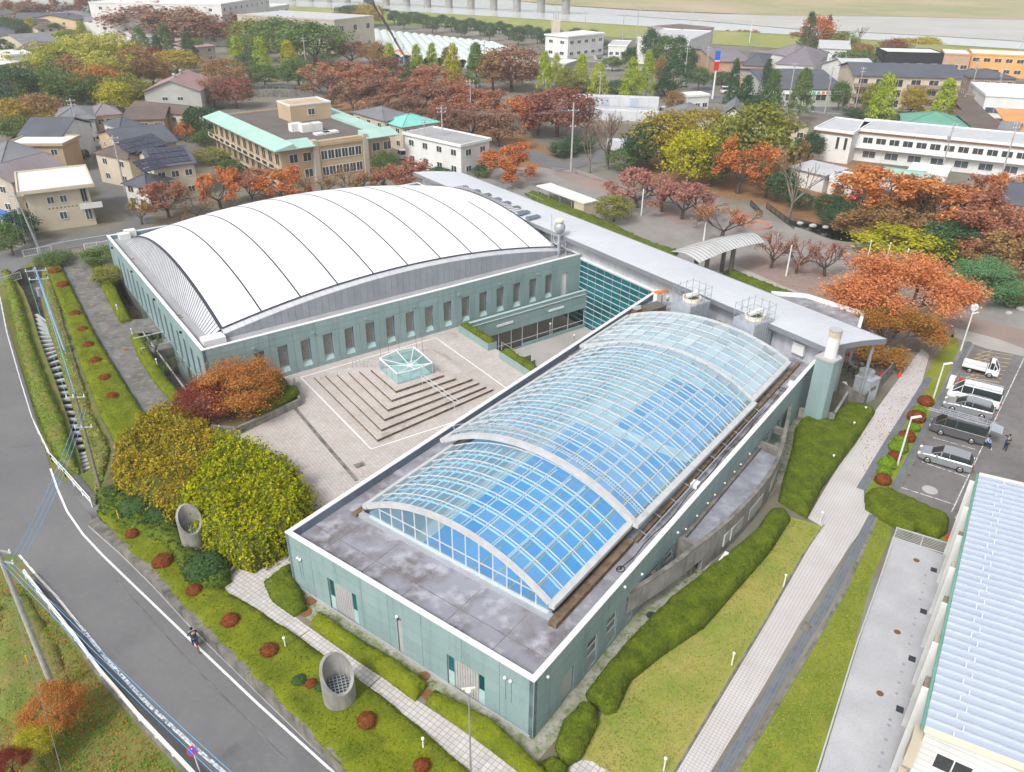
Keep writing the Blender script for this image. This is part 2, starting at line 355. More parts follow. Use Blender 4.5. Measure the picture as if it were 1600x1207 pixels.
# buildings
mat('teal_tile',(.265,.36,.36),(.235,.33,.33),.3,rough=.6,bump=(30,.002),rnd=.05,streak=((.15,.215,.21),1.7,.5),c3=(.20,.30,.295),scale3=14,amt3=.4)
mat('joint_dark',(.09,.12,.115),rough=.9)
mat('teal_sill',(.42,.56,.55),(.36,.5,.49),2,rough=.6)
mat('white_trim',(.78,.78,.77),(.70,.70,.69),1.0,rough=.5)
mat('white_paint',(.74,.74,.73),(.66,.66,.65),.5,rough=.5)
mat('parapet_inner',(.20,.25,.31),(.15,.19,.24),.8,rough=.7)
mat('deck_grey',(.36,.36,.37),(.30,.30,.31),.35,rough=.8,c3=(.42,.42,.43),scale3=1.5,amt3=.4)
mat('deck_stained',(.27,.27,.31),(.15,.13,.13),.38,.44,.64,rough=.55,spec=.5,bump=(5,.02),c3=(.46,.46,.52),scale3=.75,amt3=.85,detail=10)
mat('deck_blue',(.30,.31,.36),(.20,.20,.23),.8,rough=.5,spec=.5,bump=(5,.02),c3=(.42,.43,.48),scale3=1.1,amt3=.6,detail=8)
mat('membrane',(.86,.86,.865),(.80,.80,.81),.15,rough=.55)
mat('seam_dark',(.045,.05,.065),rough=.5)
mat('zinc',(.36,.38,.41),(.31,.33,.36),.8,rough=.55,metal=.2,rnd=.06)
mat('zinc_pale',(.60,.61,.63),(.54,.55,.58),.6,rough=.5,metal=.2,rnd=.05)
mat('concourse_metal',(.60,.62,.65),(.53,.55,.58),.08,rough=.5,metal=.1,streak=((.42,.42,.43),.8,.25))
mat('fascia_grey',(.25,.26,.28),rough=.5,metal=.3)
mat('concourse_wall',(.52,.53,.56),(.42,.43,.46),.5,rough=.8,streak=((.30,.31,.33),2.2,.6))
mat('canopy_metal',(.62,.62,.60),(.52,.52,.50),.25,rough=.5,metal=.2,c3=(.65,.65,.62),scale3=.6,amt3=.4)
mat('mullion_white',(.56,.575,.58),rough=.4,metal=.1)
mat('mullion_inner',(.55,.78,.86),rough=.5)
mat('arch_white',(.54,.54,.54),(.46,.46,.46),1.5,rough=.5)
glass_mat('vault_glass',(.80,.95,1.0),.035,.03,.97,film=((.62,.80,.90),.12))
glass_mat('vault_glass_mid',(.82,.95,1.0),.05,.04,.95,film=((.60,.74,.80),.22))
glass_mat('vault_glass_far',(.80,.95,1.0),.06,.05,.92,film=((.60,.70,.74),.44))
glass_mat('lantern_glass',(.68,.90,.90),.14,.03,.92,film=((.6,.8,.8),.07))
glass_mat('teal_glass',(.10,.62,.66),.05,.02,.9,film=((.02,.22,.24),.35))
glass_mat('clear_glass',(.62,.60,.48),.10,.02,.8)
mat('window_dark',(.03,.035,.04),(.06,.065,.07),2.0,rough=.08,spec=.9)
mat('window_blue',(.10,.13,.16),(.05,.06,.07),1.5,rough=.08,spec=.9)
mat('curtain',(.16,.16,.14),(.25,.25,.22),6,rough=.35,spec=.6)
mat('pool_water',(.02,.37,.84),(.025,.42,.86),.4,rough=.08,spec=.8)
mat('pool_deck',(.74,.78,.76),(.66,.72,.72),.5,rough=.5)
mat('interior_wall',(.60,.74,.76),rough=.8)
mat('interior_dark',(.10,.13,.13),rough=.9)
mat('timber_dark',(.11,.075,.045),(.22,.16,.10),2.0,rough=.95,bump=(9,.02))
mat('black_metal',(.025,.025,.03),rough=.5)
mat('grey_metal',(.42,.44,.46),(.34,.36,.38),1.0,rough=.45,metal=.4)
mat('galv',(.50,.53,.57),(.42,.45,.49),1.5,rough=.45,metal=.4)
mat('rust',(.20,.09,.045),rough=.9)
mat('red_paint',(.60,.025,.02),rough=.5)
mat('blue_paint',(.02,.13,.55),rough=.5)
mat('blue_wire',(.12,.38,.72),rough=.6)
mat('green_cable',(.10,.42,.42),rough=.6)
mat('grey_wire',(.16,.17,.18),rough=.6)
mat('yellow_paint',(.75,.50,.04),rough=.5)
mat('orange_paint',(.78,.22,.03),rough=.5)
mat('green_paint',(.10,.45,.22),rough=.5)
mat('pole_concrete',(.44,.43,.41),(.34,.33,.31),2,rough=.85)
mat('rubber',(.018,.018,.018),rough=.8)
mat('car_white',(.78,.79,.80),rough=.25,spec=.6)
mat('car_silver',(.42,.44,.46),rough=.28,spec=.6,metal=.55)
mat('car_grey',(.15,.15,.155),rough=.3,spec=.6,metal=.4)
mat('car_black',(.02,.02,.022),rough=.2,spec=.6)
mat('car_red',(.55,.03,.02),rough=.3,spec=.6)
mat('car_blue',(.03,.16,.5),rough=.3,spec=.6)
mat('car_glass',(.025,.034,.036),rough=.22,spec=.5)
mat('hubcap',(.5,.5,.52),rough=.3,metal=.8)
mat('tail_red',(.6,.01,.01),rough=.3)
mat('lamp_lens',(.75,.77,.78),rough=.2)
mat('skin',(.45,.26,.18),rough=.6)
mat('hair_black',(.012,.012,.014),rough=.6)
mat('cloth_navy',(.02,.035,.07),rough=.9)
mat('cloth_teal',(.02,.07,.10),rough=.9)
mat('cloth_sky',(.33,.43,.62),rough=.9)
mat('cloth_white',(.6,.62,.64),rough=.9)
for nm,c,c2 in(('roof_slate',(.105,.115,.14),(.085,.09,.11)),('roof_grey',(.20,.205,.22),(.16,.165,.175)),('roof_mauve',(.24,.205,.22),(.20,.17,.185)),('roof_brown',(.145,.11,.095),(.11,.085,.075)),('roof_pink',(.36,.235,.225),(.29,.185,.18)),('roof_mint',(.38,.57,.50),(.33,.51,.45)),('roof_turquoise',(.22,.56,.50),(.18,.50,.44)),('roof_white',(.72,.72,.70),(.62,.62,.60)),('roof_green',(.14,.34,.26),(.12,.29,.22)),('roof_orange',(.62,.30,.12),(.55,.26,.10)),('roof_deck_brown',(.15,.13,.12),(.12,.10,.095)),('roof_purple',(.22,.19,.22),(.18,.16,.18)),('roof_palegrey',(.50,.51,.53),(.44,.45,.47))):
 mat(nm,c,c2,.25,rough=.75,bump=(6,.02))
for nm,c in dict(wall_cream=(.60,.52,.40),wall_tan=(.52,.39,.25),wall_white=(.72,.72,.70),wall_beige=(.50,.44,.36),wall_yellow=(.66,.50,.28),wall_grey=(.44,.45,.42),wall_brown=(.22,.165,.13),wall_pink=(.45,.38,.37),wall_orange=(.75,.40,.13),wall_black=(.025,.027,.035),wall_mocha=(.32,.24,.20),wall_salmon=(.52,.33,.23)).items():
 mat(nm,c,tuple(x*.86 for x in c),.3,rough=.85,streak=(tuple(x*.7 for x in c),1.0,.35))
mat('solar',(.03,.035,.06),(.045,.05,.08),1.5,rough=.15,spec=.8)
mat('vinyl',(.66,.72,.70),(.58,.65,.63),.3,rough=.3,spec=.6)
mat('container_white',(.62,.63,.65),(.54,.55,.57),.4,rough=.5)
mat('sky_roof',(.50,.56,.67),(.45,.51,.62),.08,rough=.35,metal=.2)
mat('cream_trim',(.76,.68,.52),rough=.6)
mat('sign_blue',(.03,.12,.55),rough=.4)
mat('sign_white',(.8,.8,.8),rough=.4)
mat('cone_red',(.75,.05,.02),rough=.6)
mat('blue_sheet',(.02,.20,.60),rough=.5)
mat('wood_box',(.45,.33,.18),rough=.8)
mat('hoop_brick',(.42,.22,.17),rough=.9)
# ------------------------------------------------------------------ ground
def inside(P,poly):
 x,y=P[:,0],P[:,1];r=np.zeros(len(P),bool);n=len(poly)
 for i in range(n):
  x0,y0=poly[i][0],poly[i][1];x1,y1=poly[(i+1)%n][0],poly[(i+1)%n][1]
  if y0==y1:continue
  c=((y0>y)!=(y1>y))&(x<(x1-x0)*(y-y0)/(y1-y0)+x0);r^=c
 return r
def edge_dist(P,poly):
 d=np.full(len(P),1e9);n=len(poly)
 for i in range(n):
  a=np.array(poly[i][:2]);b=np.array(poly[(i+1)%n][:2]);ab=b-a;L=max(ab@ab,1e-9)
  t=np.clip(((P-a)@ab)/L,0,1);q=a+t[:,None]*ab;d=np.minimum(d,np.hypot(*(P-q).T))
 return d
def resample(poly,s):
 out=[]
 for i in range(len(poly)):
  a=np.array(poly[i][:2],float);b=np.array(poly[(i+1)%len(poly)][:2],float);k=max(1,int(np.hypot(*(b-a))/s))
  for j in range(k):out.append(a+(b-a)*j/k)
 return np.array(out)
def fill(poly,s,holes=(),jitter=.25,grid=None):
 """triangulate an outline with interior points every s metres"""
 loops=[resample(poly,s)]+[resample(h,s)for h in holes]
 lo=loops[0].min(0);hi=loops[0].max(0)
 gx,gy=np.meshgrid(np.arange(lo[0]+s/2,hi[0],s),np.arange(lo[1]+s/2,hi[1],s))
 P=np.stack([gx.ravel(),gy.ravel()],1);P=P+RNG.uniform(-jitter,jitter,P.shape)*s
 k=inside(P,loops[0])&(edge_dist(P,loops[0])>s*.4)
 for h in loops[1:]:k&=~inside(P,h)&(edge_dist(P,h)>s*.4)
 P=P[k]
 pts=np.vstack(loops+[P]);edges=[];n0=0
 for l in loops:
  edges+=[(n0+i,n0+(i+1)%len(l))for i in range(len(l))];n0+=len(l)
 v,e,f,*_=delaunay_2d_cdt([Vector(p)for p in pts],edges,[],0,1e-6)
 v=np.array([(a.x,a.y)for a in v]);f=np.array([t for t in f if len(t)==3])
 c=v[f].mean(1);k=inside(c,loops[0])
 for h in loops[1:]:k&=~inside(c,h)
 f=f[k]
 a,b,c=v[f[:,0]],v[f[:,1]],v[f[:,2]]
 flip=((b-a)[:,0]*(c-a)[:,1]-(b-a)[:,1]*(c-a)[:,0])<0
 f[flip]=f[flip][:,::-1]
 return v,f,loops
def sheet(name,poly,z,material,s=None,holes=(),kind='structure',**k):
 if s is None:return poly_sheet(name,poly,z,material,holes,kind=kind,**k)
 v,f,_=fill(poly,s,holes);zs=np.array([z(x,y)if callable(z)else z for x,y in v])
 me=np_mesh(name,np.column_stack([v,zs]),f,material)
 return link(name,me,kind=kind,**k)
def A(pts,z=0.0):return[at(x,y,z)for x,y in pts]
def AL(pts):return[atl(x,y)for x,y in pts]
GT=5.2
gym=Frame(at(315,549,GT),36.0)
PT=4.8
pool=Frame(at(835,1067,PT),53.7)
COURT_Z=-4.5;PIT_Z=-3.2
low_poly=AL([(660,1300),(545,1207),(480,1140),(400,1063),(300,965),(240,900),(190,850),(150,816),(178,705),(118,560),(66,406)])+[Vector((-190,100,0)),Vector((-120,12,0)),atl(-500,1600)]
canal=A([(15,424),(66,413),(64,470),(75,515),(88,550)])+AL([(100,590),(115,640),(130,690),(141,733),(130,740),(122,705),(105,650),(88,600),(71,556),(59,522),(48,483),(36,453)])
court=[gym(29.6,-1.5),gym(48.0,-1.5),gym(48.0,-15.5),gym(29.6,-15.5)]
pit1=[gym(-3.2,16.8),gym(0,16.8),gym(0,40.6),gym(-3.2,40.6)]
pit2=[gym(-3.0,1.5),gym(0,1.5),gym(0,13.6),gym(-3.0,13.6)]
pond=A([(1222,338),(1262,345),(1300,352),(1332,362),(1368,372),(1360,378),(1322,378),(1300,374),(1262,360),(1236,352)])
pool_hole=[pool(3.0,.6),pool(46,.6),pool(46,20),pool(3.0,20)]
big=[Vector((-2500,-60,0)),Vector((2500,-60,0)),Vector((3200,7000,0)),Vector((-3200,7000,0))]
sheet('ground',big,-0.01,'town_ground',holes=[low_poly,court,pit1,pit2,pond,pool_hole])
sheet('lowland',low_poly,lambda x,y:low_z(y)-0.012,'lawn_green',s=2.0,holes=[canal])
sheet('canal_bed',canal,-2.3,'concrete_dark')
def skirt(name,poly,zt,zb,material,**k):
 mb=MB();n=len(poly)
 for i in range(n):
  a,b=poly[i],poly[(i+1)%n]
  za=zt(a.x,a.y)if callable(zt)else zt;zz=zt(b.x,b.y)if callable(zt)else zt
  mb.quad((a.x,a.y,zb),(b.x,b.y,zb),(b.x,b.y,zz),(a.x,a.y,za))
 return mb.build(name,material,kind='structure',**k)
skirt('canal_wall',canal,lambda x,y:low_z(y)-.012,-2.3,'concrete_dark')
mb=MB()
for a,b in((court[2],court[3]),(court[3],court[0])):mb.quad((a.x,a.y,COURT_Z),(b.x,b.y,COURT_Z),(b.x,b.y,-.012),(a.x,a.y,-.012))
mb.build('court_retaining_wall','concrete',kind='structure')
sheet('sunken_court_floor',court,COURT_Z,'pale_paving')
for p in(pit1,pit2):
 skirt('pit_wall',p,-0.012,PIT_Z,'concrete_dark');sheet('pit_floor',p,PIT_Z,'concrete_dark')
sheet('pond_water',pond,-.45,'pond_water');skirt('pond_edge',pond,-0.012,-.9,'concrete_dark')
# left road and its surroundings
road=AL([(660,1300),(548,1214),(480,1148),(400,1071),(300,973),(240,908),(190,858),(143,818),(143,794),(80,735),(58,660),(34,580),(10,505),(1,468),(-40,440),(-200,430),(-420,700),(-40,868),(28,868),(60,915),(100,965),(150,1030),(200,1090),(300,1212),(370,1300)])
sheet('left_road',road,lambda x,y:low_z(y)+.02,'asphalt',s=2.0)
def strip(name,px,w,z,material,low=False,off=0.0,step=2.0):
 P=[(atl(x,y)if low else at(x,y))for x,y in px];Q=[]
 for a,b in zip(P,P[1:]):
  k=max(1,int((b-a).length/step));Q+=[a.lerp(b,i/k)for i in range(k)]
 Q.append(P[-1]);mb=MB();L=[];Rr=[]
 for i,p in enumerate(Q):
  d=(Q[min(i+1,len(Q)-1)]-Q[max(i-1,0)]);d.z=0;d.normalize();n=Vector((-d.y,d.x,0))
  for S,s_ in((L,off+w/2),(Rr,off-w/2)):
   q=p+n*s_;S.append((q.x,q.y,(low_z(q.y)if low else 0)+z))
 for i in range(len(Q)-1):mb.quad(Rr[i],Rr[i+1],L[i+1],L[i])
 return mb.build(name,material,kind='structure')
strip('road_edge_line',[(79,733),(90,765),(105,800),(130,836),(160,868),(195,902),(300,1003),(400,1098),(520,1207),(600,1280)],.16,.05,'white_line',True)
strip('road_edge_line',[(30,868),(60,903),(90,935),(130,985)],.16,.05,'white_line',True)
strip('road_edge_line',[(130,985),(170,1035),(230,1100),(300,1165),(355,1212),(420,1270)],.22,.05,'worn_line',True)
strip('road_gutter',[(140,822),(190,866),(240,915),(300,980),(400,1078),(480,1156),(548,1220),(640,1300)],.45,.045,'concrete_pale',True,off=.1)
for q in([(20,700),(90,690)],[(100,960),(190,1060),(300,1180)],[(180,905),(300,1040),(450,1190)]):
 strip('road_seam',q,.05,.048,'concrete_dark',True)
for q in([(120,740),(215,850),(330,965),(310,985),(195,870),(100,756)],[(430,1120),(500,1195),(470,1215),(400,1145)]):
 P_=AL(q);sheet('road_patch',P_,lambda x,y:low_z(y)+.032,'road_patch',s=2.0)
 # upper-left streets
sheet('side_street',A([(-60,440),(0,398),(60,380),(168,362),(190,352),(205,340),(150,300),(140,262),(150,238),(175,225),(184,232),(182,262),(200,292),(225,330),(245,342),(180,378),(88,395),(60,402),(0,440),(-60,480)]),.006,'asphalt')
strip('road_edge_line',[(60,386),(100,378),(150,370),(168,367)],.12,.014,'white_line')
sheet('town_block_street',A([(150,238),(140,225),(160,205),(185,215),(195,232),(176,240)]),.005,'asphalt')
# service walk beside the sports hall
sheet('service_walk',A([(90,402),(133,397),(150,430),(166,460),(186,503),(205,500),(240,497),(252,520),(215,521),(220,560),(245,600),(268,628),(262,645),(232,660),(205,610),(180,565),(153,520),(120,455),(100,420)]),.006,'old_drive')
strip('blue_kerb',[(95,408),(120,460),(155,523),(185,575),(210,618),(232,658)],.28,.012,'blue_tile')
# plaza
plaza=[gym(-1.5,-.02),gym(29.6,-.02),gym(29.6,-15.6),pool(40,21.0),pool(-1.0,21.0),at(362,905),at(330,800),at(330,660),gym(-.5,-3)]
sheet('plaza_paving',plaza,.004,'plaza_tile')
strip('plaza_line',[(470,590),(580,702),(770,640)],.14,.008,'white_trim')
strip('plaza_line',[(470,590),(681,528),(812,622)],.14,.008,'white_trim')
strip('plaza_joint',[(459,636),(505,690),(558,752)],.35,.009,'concrete_dark')
strip('plaza_drain',[(447,586),(520,565),(607,536),(720,502)],.35,.009,'concrete_dark')
for k,(x,y)in enumerate(((455,718),(512,745))):
 F=Frame(at(x,y),36)
 for i,j in((-2,0),(-1,0),(0,0),(1,0),(2,0),(0,1),(0,-1),(-1,1),(1,-1)):
  mb=MB();a=i*.45+j*.2;b=j*.5-i*.25;mb.fbox(F,a-.13,a+.13,b-.13,b+.13,.0,.010);mb.build('pale_tile','concrete_pale',kind='structure')
  # front path
sheet('front_path',A([(357,905),(372,893),(432,878),(462,872),(462,885),(415,905),(425,935),(475,975),(560,1035),(660,1100),(740,1150),(810,1203),(870,1250),(790,1280),(745,1225),(640,1132),(560,1068),(480,1010),(400,955),(350,925)]),.008,'path_tile')
sheet('front_path_corner',A([(905,1187),(925,1190),(965,1215),(980,1260),(870,1260),(880,1207)]),.009,'path_tile')
for(a,b)in(((457,1004),(484,985)),((565,1086),(595,1058))):
 strip('path_joint',[a,b],.07,.014,'rust')
 # right walkway
walk=A([(1030,1253),(1057,1207),(1200,969),(1256,870),(1284,823),(1262,810),(1290,762),(1340,680),(1400,598),(1440,545),(1452,555),(1440,600),(1400,665),(1350,766),(1350,786),(1372,797),(1330,850),(1250,975),(1192,1075),(1110,1207),(1080,1253)])
sheet('walkway_paving',walk,.008,'walk_tile')
strip('walkway_gutter',[(1096,1253),(1128,1207),(1215,1065),(1290,945),(1365,806)],.65,.014,'blue_tile')
strip('walkway_gutter',[(1345,765),(1390,690),(1428,630),(1452,590)],.75,.014,'blue_tile')
strip('walkway_kerb',[(1112,1253),(1150,1207),(1240,1060),(1320,925),(1374,800)],.22,.05,'concrete_dark')
strip('walkway_kerb',[(1005,1253),(1054,1207),(1120,1095),(1198,967),(1254,868),(1288,820)],.10,.04,'concrete_dark')
sheet('pool_lawn',A([(905,1187),(925,1150),(945,1105),(980,1070),(1050,1015),(1160,905),(1235,808),(1284,822),(1256,868),(1198,967),(1054,1207),(1010,1280),(960,1225)]),.003,'lawn')
sheet('verge_lawn',A([(1390,808),(1374,800),(1320,925),(1240,1060),(1152,1207),(1120,1260),(1255,1260),(1275,1207),(1330,1030),(1362,905),(1392,838)]),.003,'verge_lawn')
sheet('planting_strip',A([(1352,770),(1460,560),(1490,520),(1500,540),(1400,770),(1500,840),(1490,850),(1455,840),(1405,815),(1390,808)]),.002,'verge_lawn')
sheet('gravel_bed',[pool(-.9,-1.0),pool(44,-3.2),pool(44,0),pool(0,0),pool(0,20.8),pool(-1.6,20.8),pool(-1.4,0)],.002,'gravel_bed')
sheet('garden_soil',A([(150,806),(545,1200),(640,1290),(760,1290),(810,1203),(560,1040),(430,940),(350,915),(340,800),(330,660),(300,640),(232,655),(185,690),(160,770)]),-.003,'soil')
# car park
sheet('car_park',A([(1403,770),(1440,700),(1500,580),(1525,535),(1680,570),(1900,640),(1900,900),(1560,850),(1480,835)]),.005,'asphalt_lot')
strip('car_park_gutter',[(1398,768),(1440,685),(1480,610),(1518,535)],.5,.012,'blue_tile',off=.15)
for q in(((1408,762),(1492,789)),((1458,684),(1525,703)),((1440,722),(1512,746)),((1500,588),(1566,604)),((1478,642),(1560,662)),((1530,760),(1492,810)),((1487,800),(1600,560))):
 strip('bay_line',list(q),.09,.012,'worn_line')
for i in range(9):
 strip('hatch_line',[(1528-i*3,548+i*6),(1583-i*3,556+i*6)],.13,.013,'yellow_line')
 strip('hatch_line',[(1527-i*3,554+i*6),(1550-i*3,548+i*6)],.10,.013,'yellow_line')
 # forecourt and park on the far side of the concourse
sheet('forecourt_paving',A([(700,262),(760,255),(850,262),(1000,300),(1100,330),(1230,350),(1300,376),(1360,382),(1420,400),(1470,440),(1560,470),(1700,500),(1700,590),(1520,532),(1455,522),(1380,560),(1290,560),(1130,470),(900,360)]),.002,'grey_paving')
sheet('brick_band',A([(862,272),(895,262),(1000,300),(1060,330),(1085,350),(1060,352),(1010,322),(930,298)]),.007,'brick_paving')
sheet('brick_band',A([(1150,415),(1190,395),(1260,412),(1340,445),(1420,470),(1560,505),(1700,545),(1700,580),(1550,530),(1400,490),(1320,480),(1230,450)]),.007,'brick_paving')
sheet('pale_path',A([(1110,425),(1150,415),(1230,450),(1330,485),(1350,500),(1300,480),(1200,452),(1140,440)]),.011,'pale_paving')
sheet('pale_path',A([(1490,512),(1560,530),(1600,545),(1600,557),(1540,545),(1490,527)]),.011,'pale_paving')
sheet('park_soil',A([(1180,300),(1300,320),(1420,330),(1700,380),(1700,500),(1560,470),(1500,450),(1440,410),(1370,382),(1362,370),(1222,337),(1195,322)]),.008,'leaf_litter',holes=[])
sheet('grove_floor',A([(480,165),(560,150),(700,160),(800,200),(870,240),(850,262),(700,262),(560,180)]),.006,'leaf_litter')
sheet('park_green',A([(990,240),(1200,230),(1340,250),(1500,300),(1600,330),(1600,350),(1400,330),(1180,318),(1080,300),(990,285)]),.013,'leaf_litter')
strip('far_street',[(700,215),(820,240),(880,262),(925,250),(1000,215),(1040,190),(1090,150),(1102,115),(1108,95)],7.0,.04,'asphalt',step=20)
strip('avenue',[(1010,140),(1150,160),(1300,177),(1440,188),(1700,215),(2000,240)],11.0,.07,'asphalt',step=20)
strip('avenue_line',[(1200,168),(1300,178),(1440,189),(1600,206)],.3,.1,'white_line',step=20)
strip('avenue',[(-200,175),(100,150),(300,135),(420,132),(560,145),(700,160),(900,172)],7.0,.055,'asphalt',step=20)
# lower right yard
yard=A([(1250,1300),(1280,1207),(1340,1010),(1395,838),(1487,872),(1560,900),(1500,1300)])
sheet('yard_paving',yard,.009,'lot_concrete')
# river, shingle, banks
sheet('river_grass_bank',[at(400,33),at(900,48),at(1200,60),at(1700,92),at(2600,160),at(2600,-40),at(-500,-40),at(-500,20)],.05,'levee_green')
sheet('river',[at(-400,10),at(560,22),at(900,43),at(1200,54),at(1700,84),at(2400,135),at(2400,-20),at(-400,-30)],.15,'river_water')
sheet('shingle_bar',[at(1600,26),at(1200,23),at(960,24),at(1100,34),at(1250,47),at(1440,56),at(1700,72),at(2400,115),at(2400,60)],.30,'shingle')
sheet('far_bank',[at(780,-2),at(860,8),at(1000,17),at(1200,25),at(1400,27),at(1600,32),at(2400,68),at(3000,-60),at(-500,-60),at(-500,-12),at(200,-8)],.45,'dry_grass')
# clarifier basins of the waterworks beyond the ginkgo row
for i,(x0,y0,x1,y1)in enumerate(((872,88,905,100),(905,96,960,108),(925,84,985,94),(990,104,1040,112),(820,100,850,112))):
 q=A([(x0,y0),(x1,y0+3),(x1+6,y1+3),(x0+4,y1)]);sheet('clarifier_kerb',q,.10+.02*i,'concrete_pale');c=sum(q,Vector())/4;sheet('clarifier_water',[c+(p-c)*.86 for p in q],.16+.02*i,'pond_water')
 # ------------------------------------------------------------------ walls in panels
def split(u0,u1,z0,z1,ops):
 """rectangle minus openings -> list of rectangles"""
 ops=[o for o in ops if o[0]<u1 and o[1]>u0 and o[2]<z1 and o[3]>z0]
 if not ops:return[(u0,u1,z0,z1)]
 us=sorted({u0,u1,*[x for o in ops for x in o[:2]if u0<x<u1]});zs=sorted({z0,z1,*[x for o in ops for x in o[2:4]if z0<x<z1]})
 out=[]
 for a,b in zip(us,us[1:]):
  run=None
  for c,d in zip(zs,zs[1:]):
   um,zm=(a+b)/2,(c+d)/2
   if any(o[0]<um<o[1]and o[2]<zm<o[3]for o in ops):run=None;continue
   if run:out[-1]=(a,b,out[-1][2],d)
   else:out.append((a,b,c,d));run=True
 return out
def wall(parent,wf,us,zs,ops,th=.38,skin='teal_tile',core='parapet_inner',name='wall',gap=.012,z0core=None):
 mb=MB()
 for a,b,c,d in split(us[0],us[-1],zs[0]if z0core is None else z0core,zs[-1],ops):mb.fbox(wf,a,b,.05,th,c,d)
 mb.build(name,core,parent)
 for a,b in zip(us,us[1:]):
  for c,d in zip(zs,zs[1:]):
   r=split(a+gap,b-gap,c+gap,d-gap,ops)
   if not r:continue
   g_=[]
   for q in sorted(r):
    if g_ and q[0]<=g_[-1][-1][1]+1e-6:g_[-1].append(q)
    else:g_.append([q])
   for gr in g_:
    if len(gr)==2 and gr[0][0]==gr[1][0]:gr=[[x]for x in gr]
    else:gr=[gr]
    for h in gr:
     p=MB()
     for q in h:p.fbox(wf,q[0],q[1],0,.048,q[2],q[3])
     p.build('wall_panel',skin,parent)
def cap_ring(F,u0,u1,v0,v1,w,z0,z1):
 mb=MB();o=[(u0,v0),(u1,v0),(u1,v1),(u0,v1)];i=[(u0+w,v0+w),(u1-w,v0+w),(u1-w,v1-w),(u0+w,v1-w)]
 for k in range(4):
  j=(k+1)%4;q=[o[k],o[j],i[j],i[k]]
  mb.hexa([F(*p,z0)for p in q]+[F(*p,z1)for p in q])
 return mb
 # ------------------------------------------------------------------ sports hall
GL,GW=48.15,41.8
hall=thing('sports_hall',gym(GL/2,GW/2,0),'teal tiled sports hall under a big white curved membrane roof with dark seams','sports hall')
wf=Frame(gym(0,0),36.0)
wins=[5.4+2.5*k for k in range(16)]
ops=[(u-.55,u+.55,.42,3.55)for u in wins]+[(2.35,3.35,.02,2.6),(44.9,45.9,.02,3.3)]
us=[0,1.7,4.15]+[6.65+2.5*k for k in range(16)]+[GL]
wall(hall,wf,us,[0.0,.42,3.72,4.45,GT],ops)
for u in wins:
 f=MB();f.fbox(wf,u-.5,u+.5,.30,.36,3.35,3.52);f.fbox(wf,u-.5,u+.5,.30,.36,.98,1.1);f.fbox(wf,u-.5,u-.42,.30,.36,1.1,3.35);f.fbox(wf,u+.42,u+.5,.30,.36,1.1,3.35)
 fo=f.build('window','grey_metal',hall)
 p=MB();p.fbox(wf,u-.415,u+.415,.32,.34,1.105,3.345);p.build('pane','curtain',fo)
 s=MB();a,b=u-.545,u+.545
 s.hexa([wf(a,.01,.43),wf(b,.01,.43),wf(b,.30,.43),wf(a,.30,.43),wf(a,.01,.47),wf(b,.01,.47),wf(b,.30,.95),wf(a,.30,.95)])
 s.build('sloped_sill','teal_sill',hall)
 bk=MB();bk.fbox(wf,u-.6,u+.6,.385,.42,.3,3.6);bk.build('window_reveal','interior_dark',hall)
for u,z in((2.85,2.6),(45.4,3.3)):
 d=MB();d.fbox(wf,u-.49,u+.49,.18,.24,.03,z-.03);d.build('door','white_paint',hall)
for u in(4.9,11.3,17.4,23.4,29.4,35.2,41):
 l=MB();l.fbox(wf,u-.12,u+.12,-.22,-.003,4.02,4.2);l.build('flood_lamp','grey_metal',hall)
 # left wall with tall recesses
wl=Frame(gym(0,GW),36.0-90)
lw=[GW-(2.1+2.46*k)for k in range(15)]
ops=[(u-.42,u+.42,-.2,3.7)for u in lw]
lus=[0]+sorted([u+1.23 for u in lw]);lus=[x for x in lus if x<GW-.3]+[GW]
if lus[1]-lus[0]<.4:lus.pop(1)
wall(hall,wl,lus,[PIT_Z,-.9,.6,2.2,3.85,GT],ops)
for u in lw:
 p=MB();p.fbox(wl,u-.46,u+.46,.30,.34,-.2,3.7);p.build('window','window_blue',hall)
 s=MB();s.hexa([wl(u-.415,.01,-.19),wl(u+.415,.01,-.19),wl(u+.415,.29,-.19),wl(u-.415,.29,-.19),wl(u-.415,.01,-.15),wl(u+.415,.01,-.15),wl(u+.415,.29,.5),wl(u-.415,.29,.5)])
 s.build('sloped_sill','teal_sill',hall)
for u in(3,13.5,24,34.5):
 l=MB();l.fbox(wl,u-.12,u+.12,-.22,-.003,4.3,4.5);l.build('flood_lamp','black_metal',hall)
 # far walls, plain
wb=Frame(gym(GL,GW),36.0+180)
wall(hall,wb,[i*GL/8 for i in range(9)],[0,2.0,3.8,GT],[])
cap_ring(gym,-.02,GL-.1,-.02,GW+.02,.36,GT+.002,GT+.07).build('parapet_cap','white_trim',hall)
mb=MB();mb.fbox(gym,.385,GL-.02,.385,GW-.385,4.5,4.72);mb.build('roof_deck','deck_grey',hall)
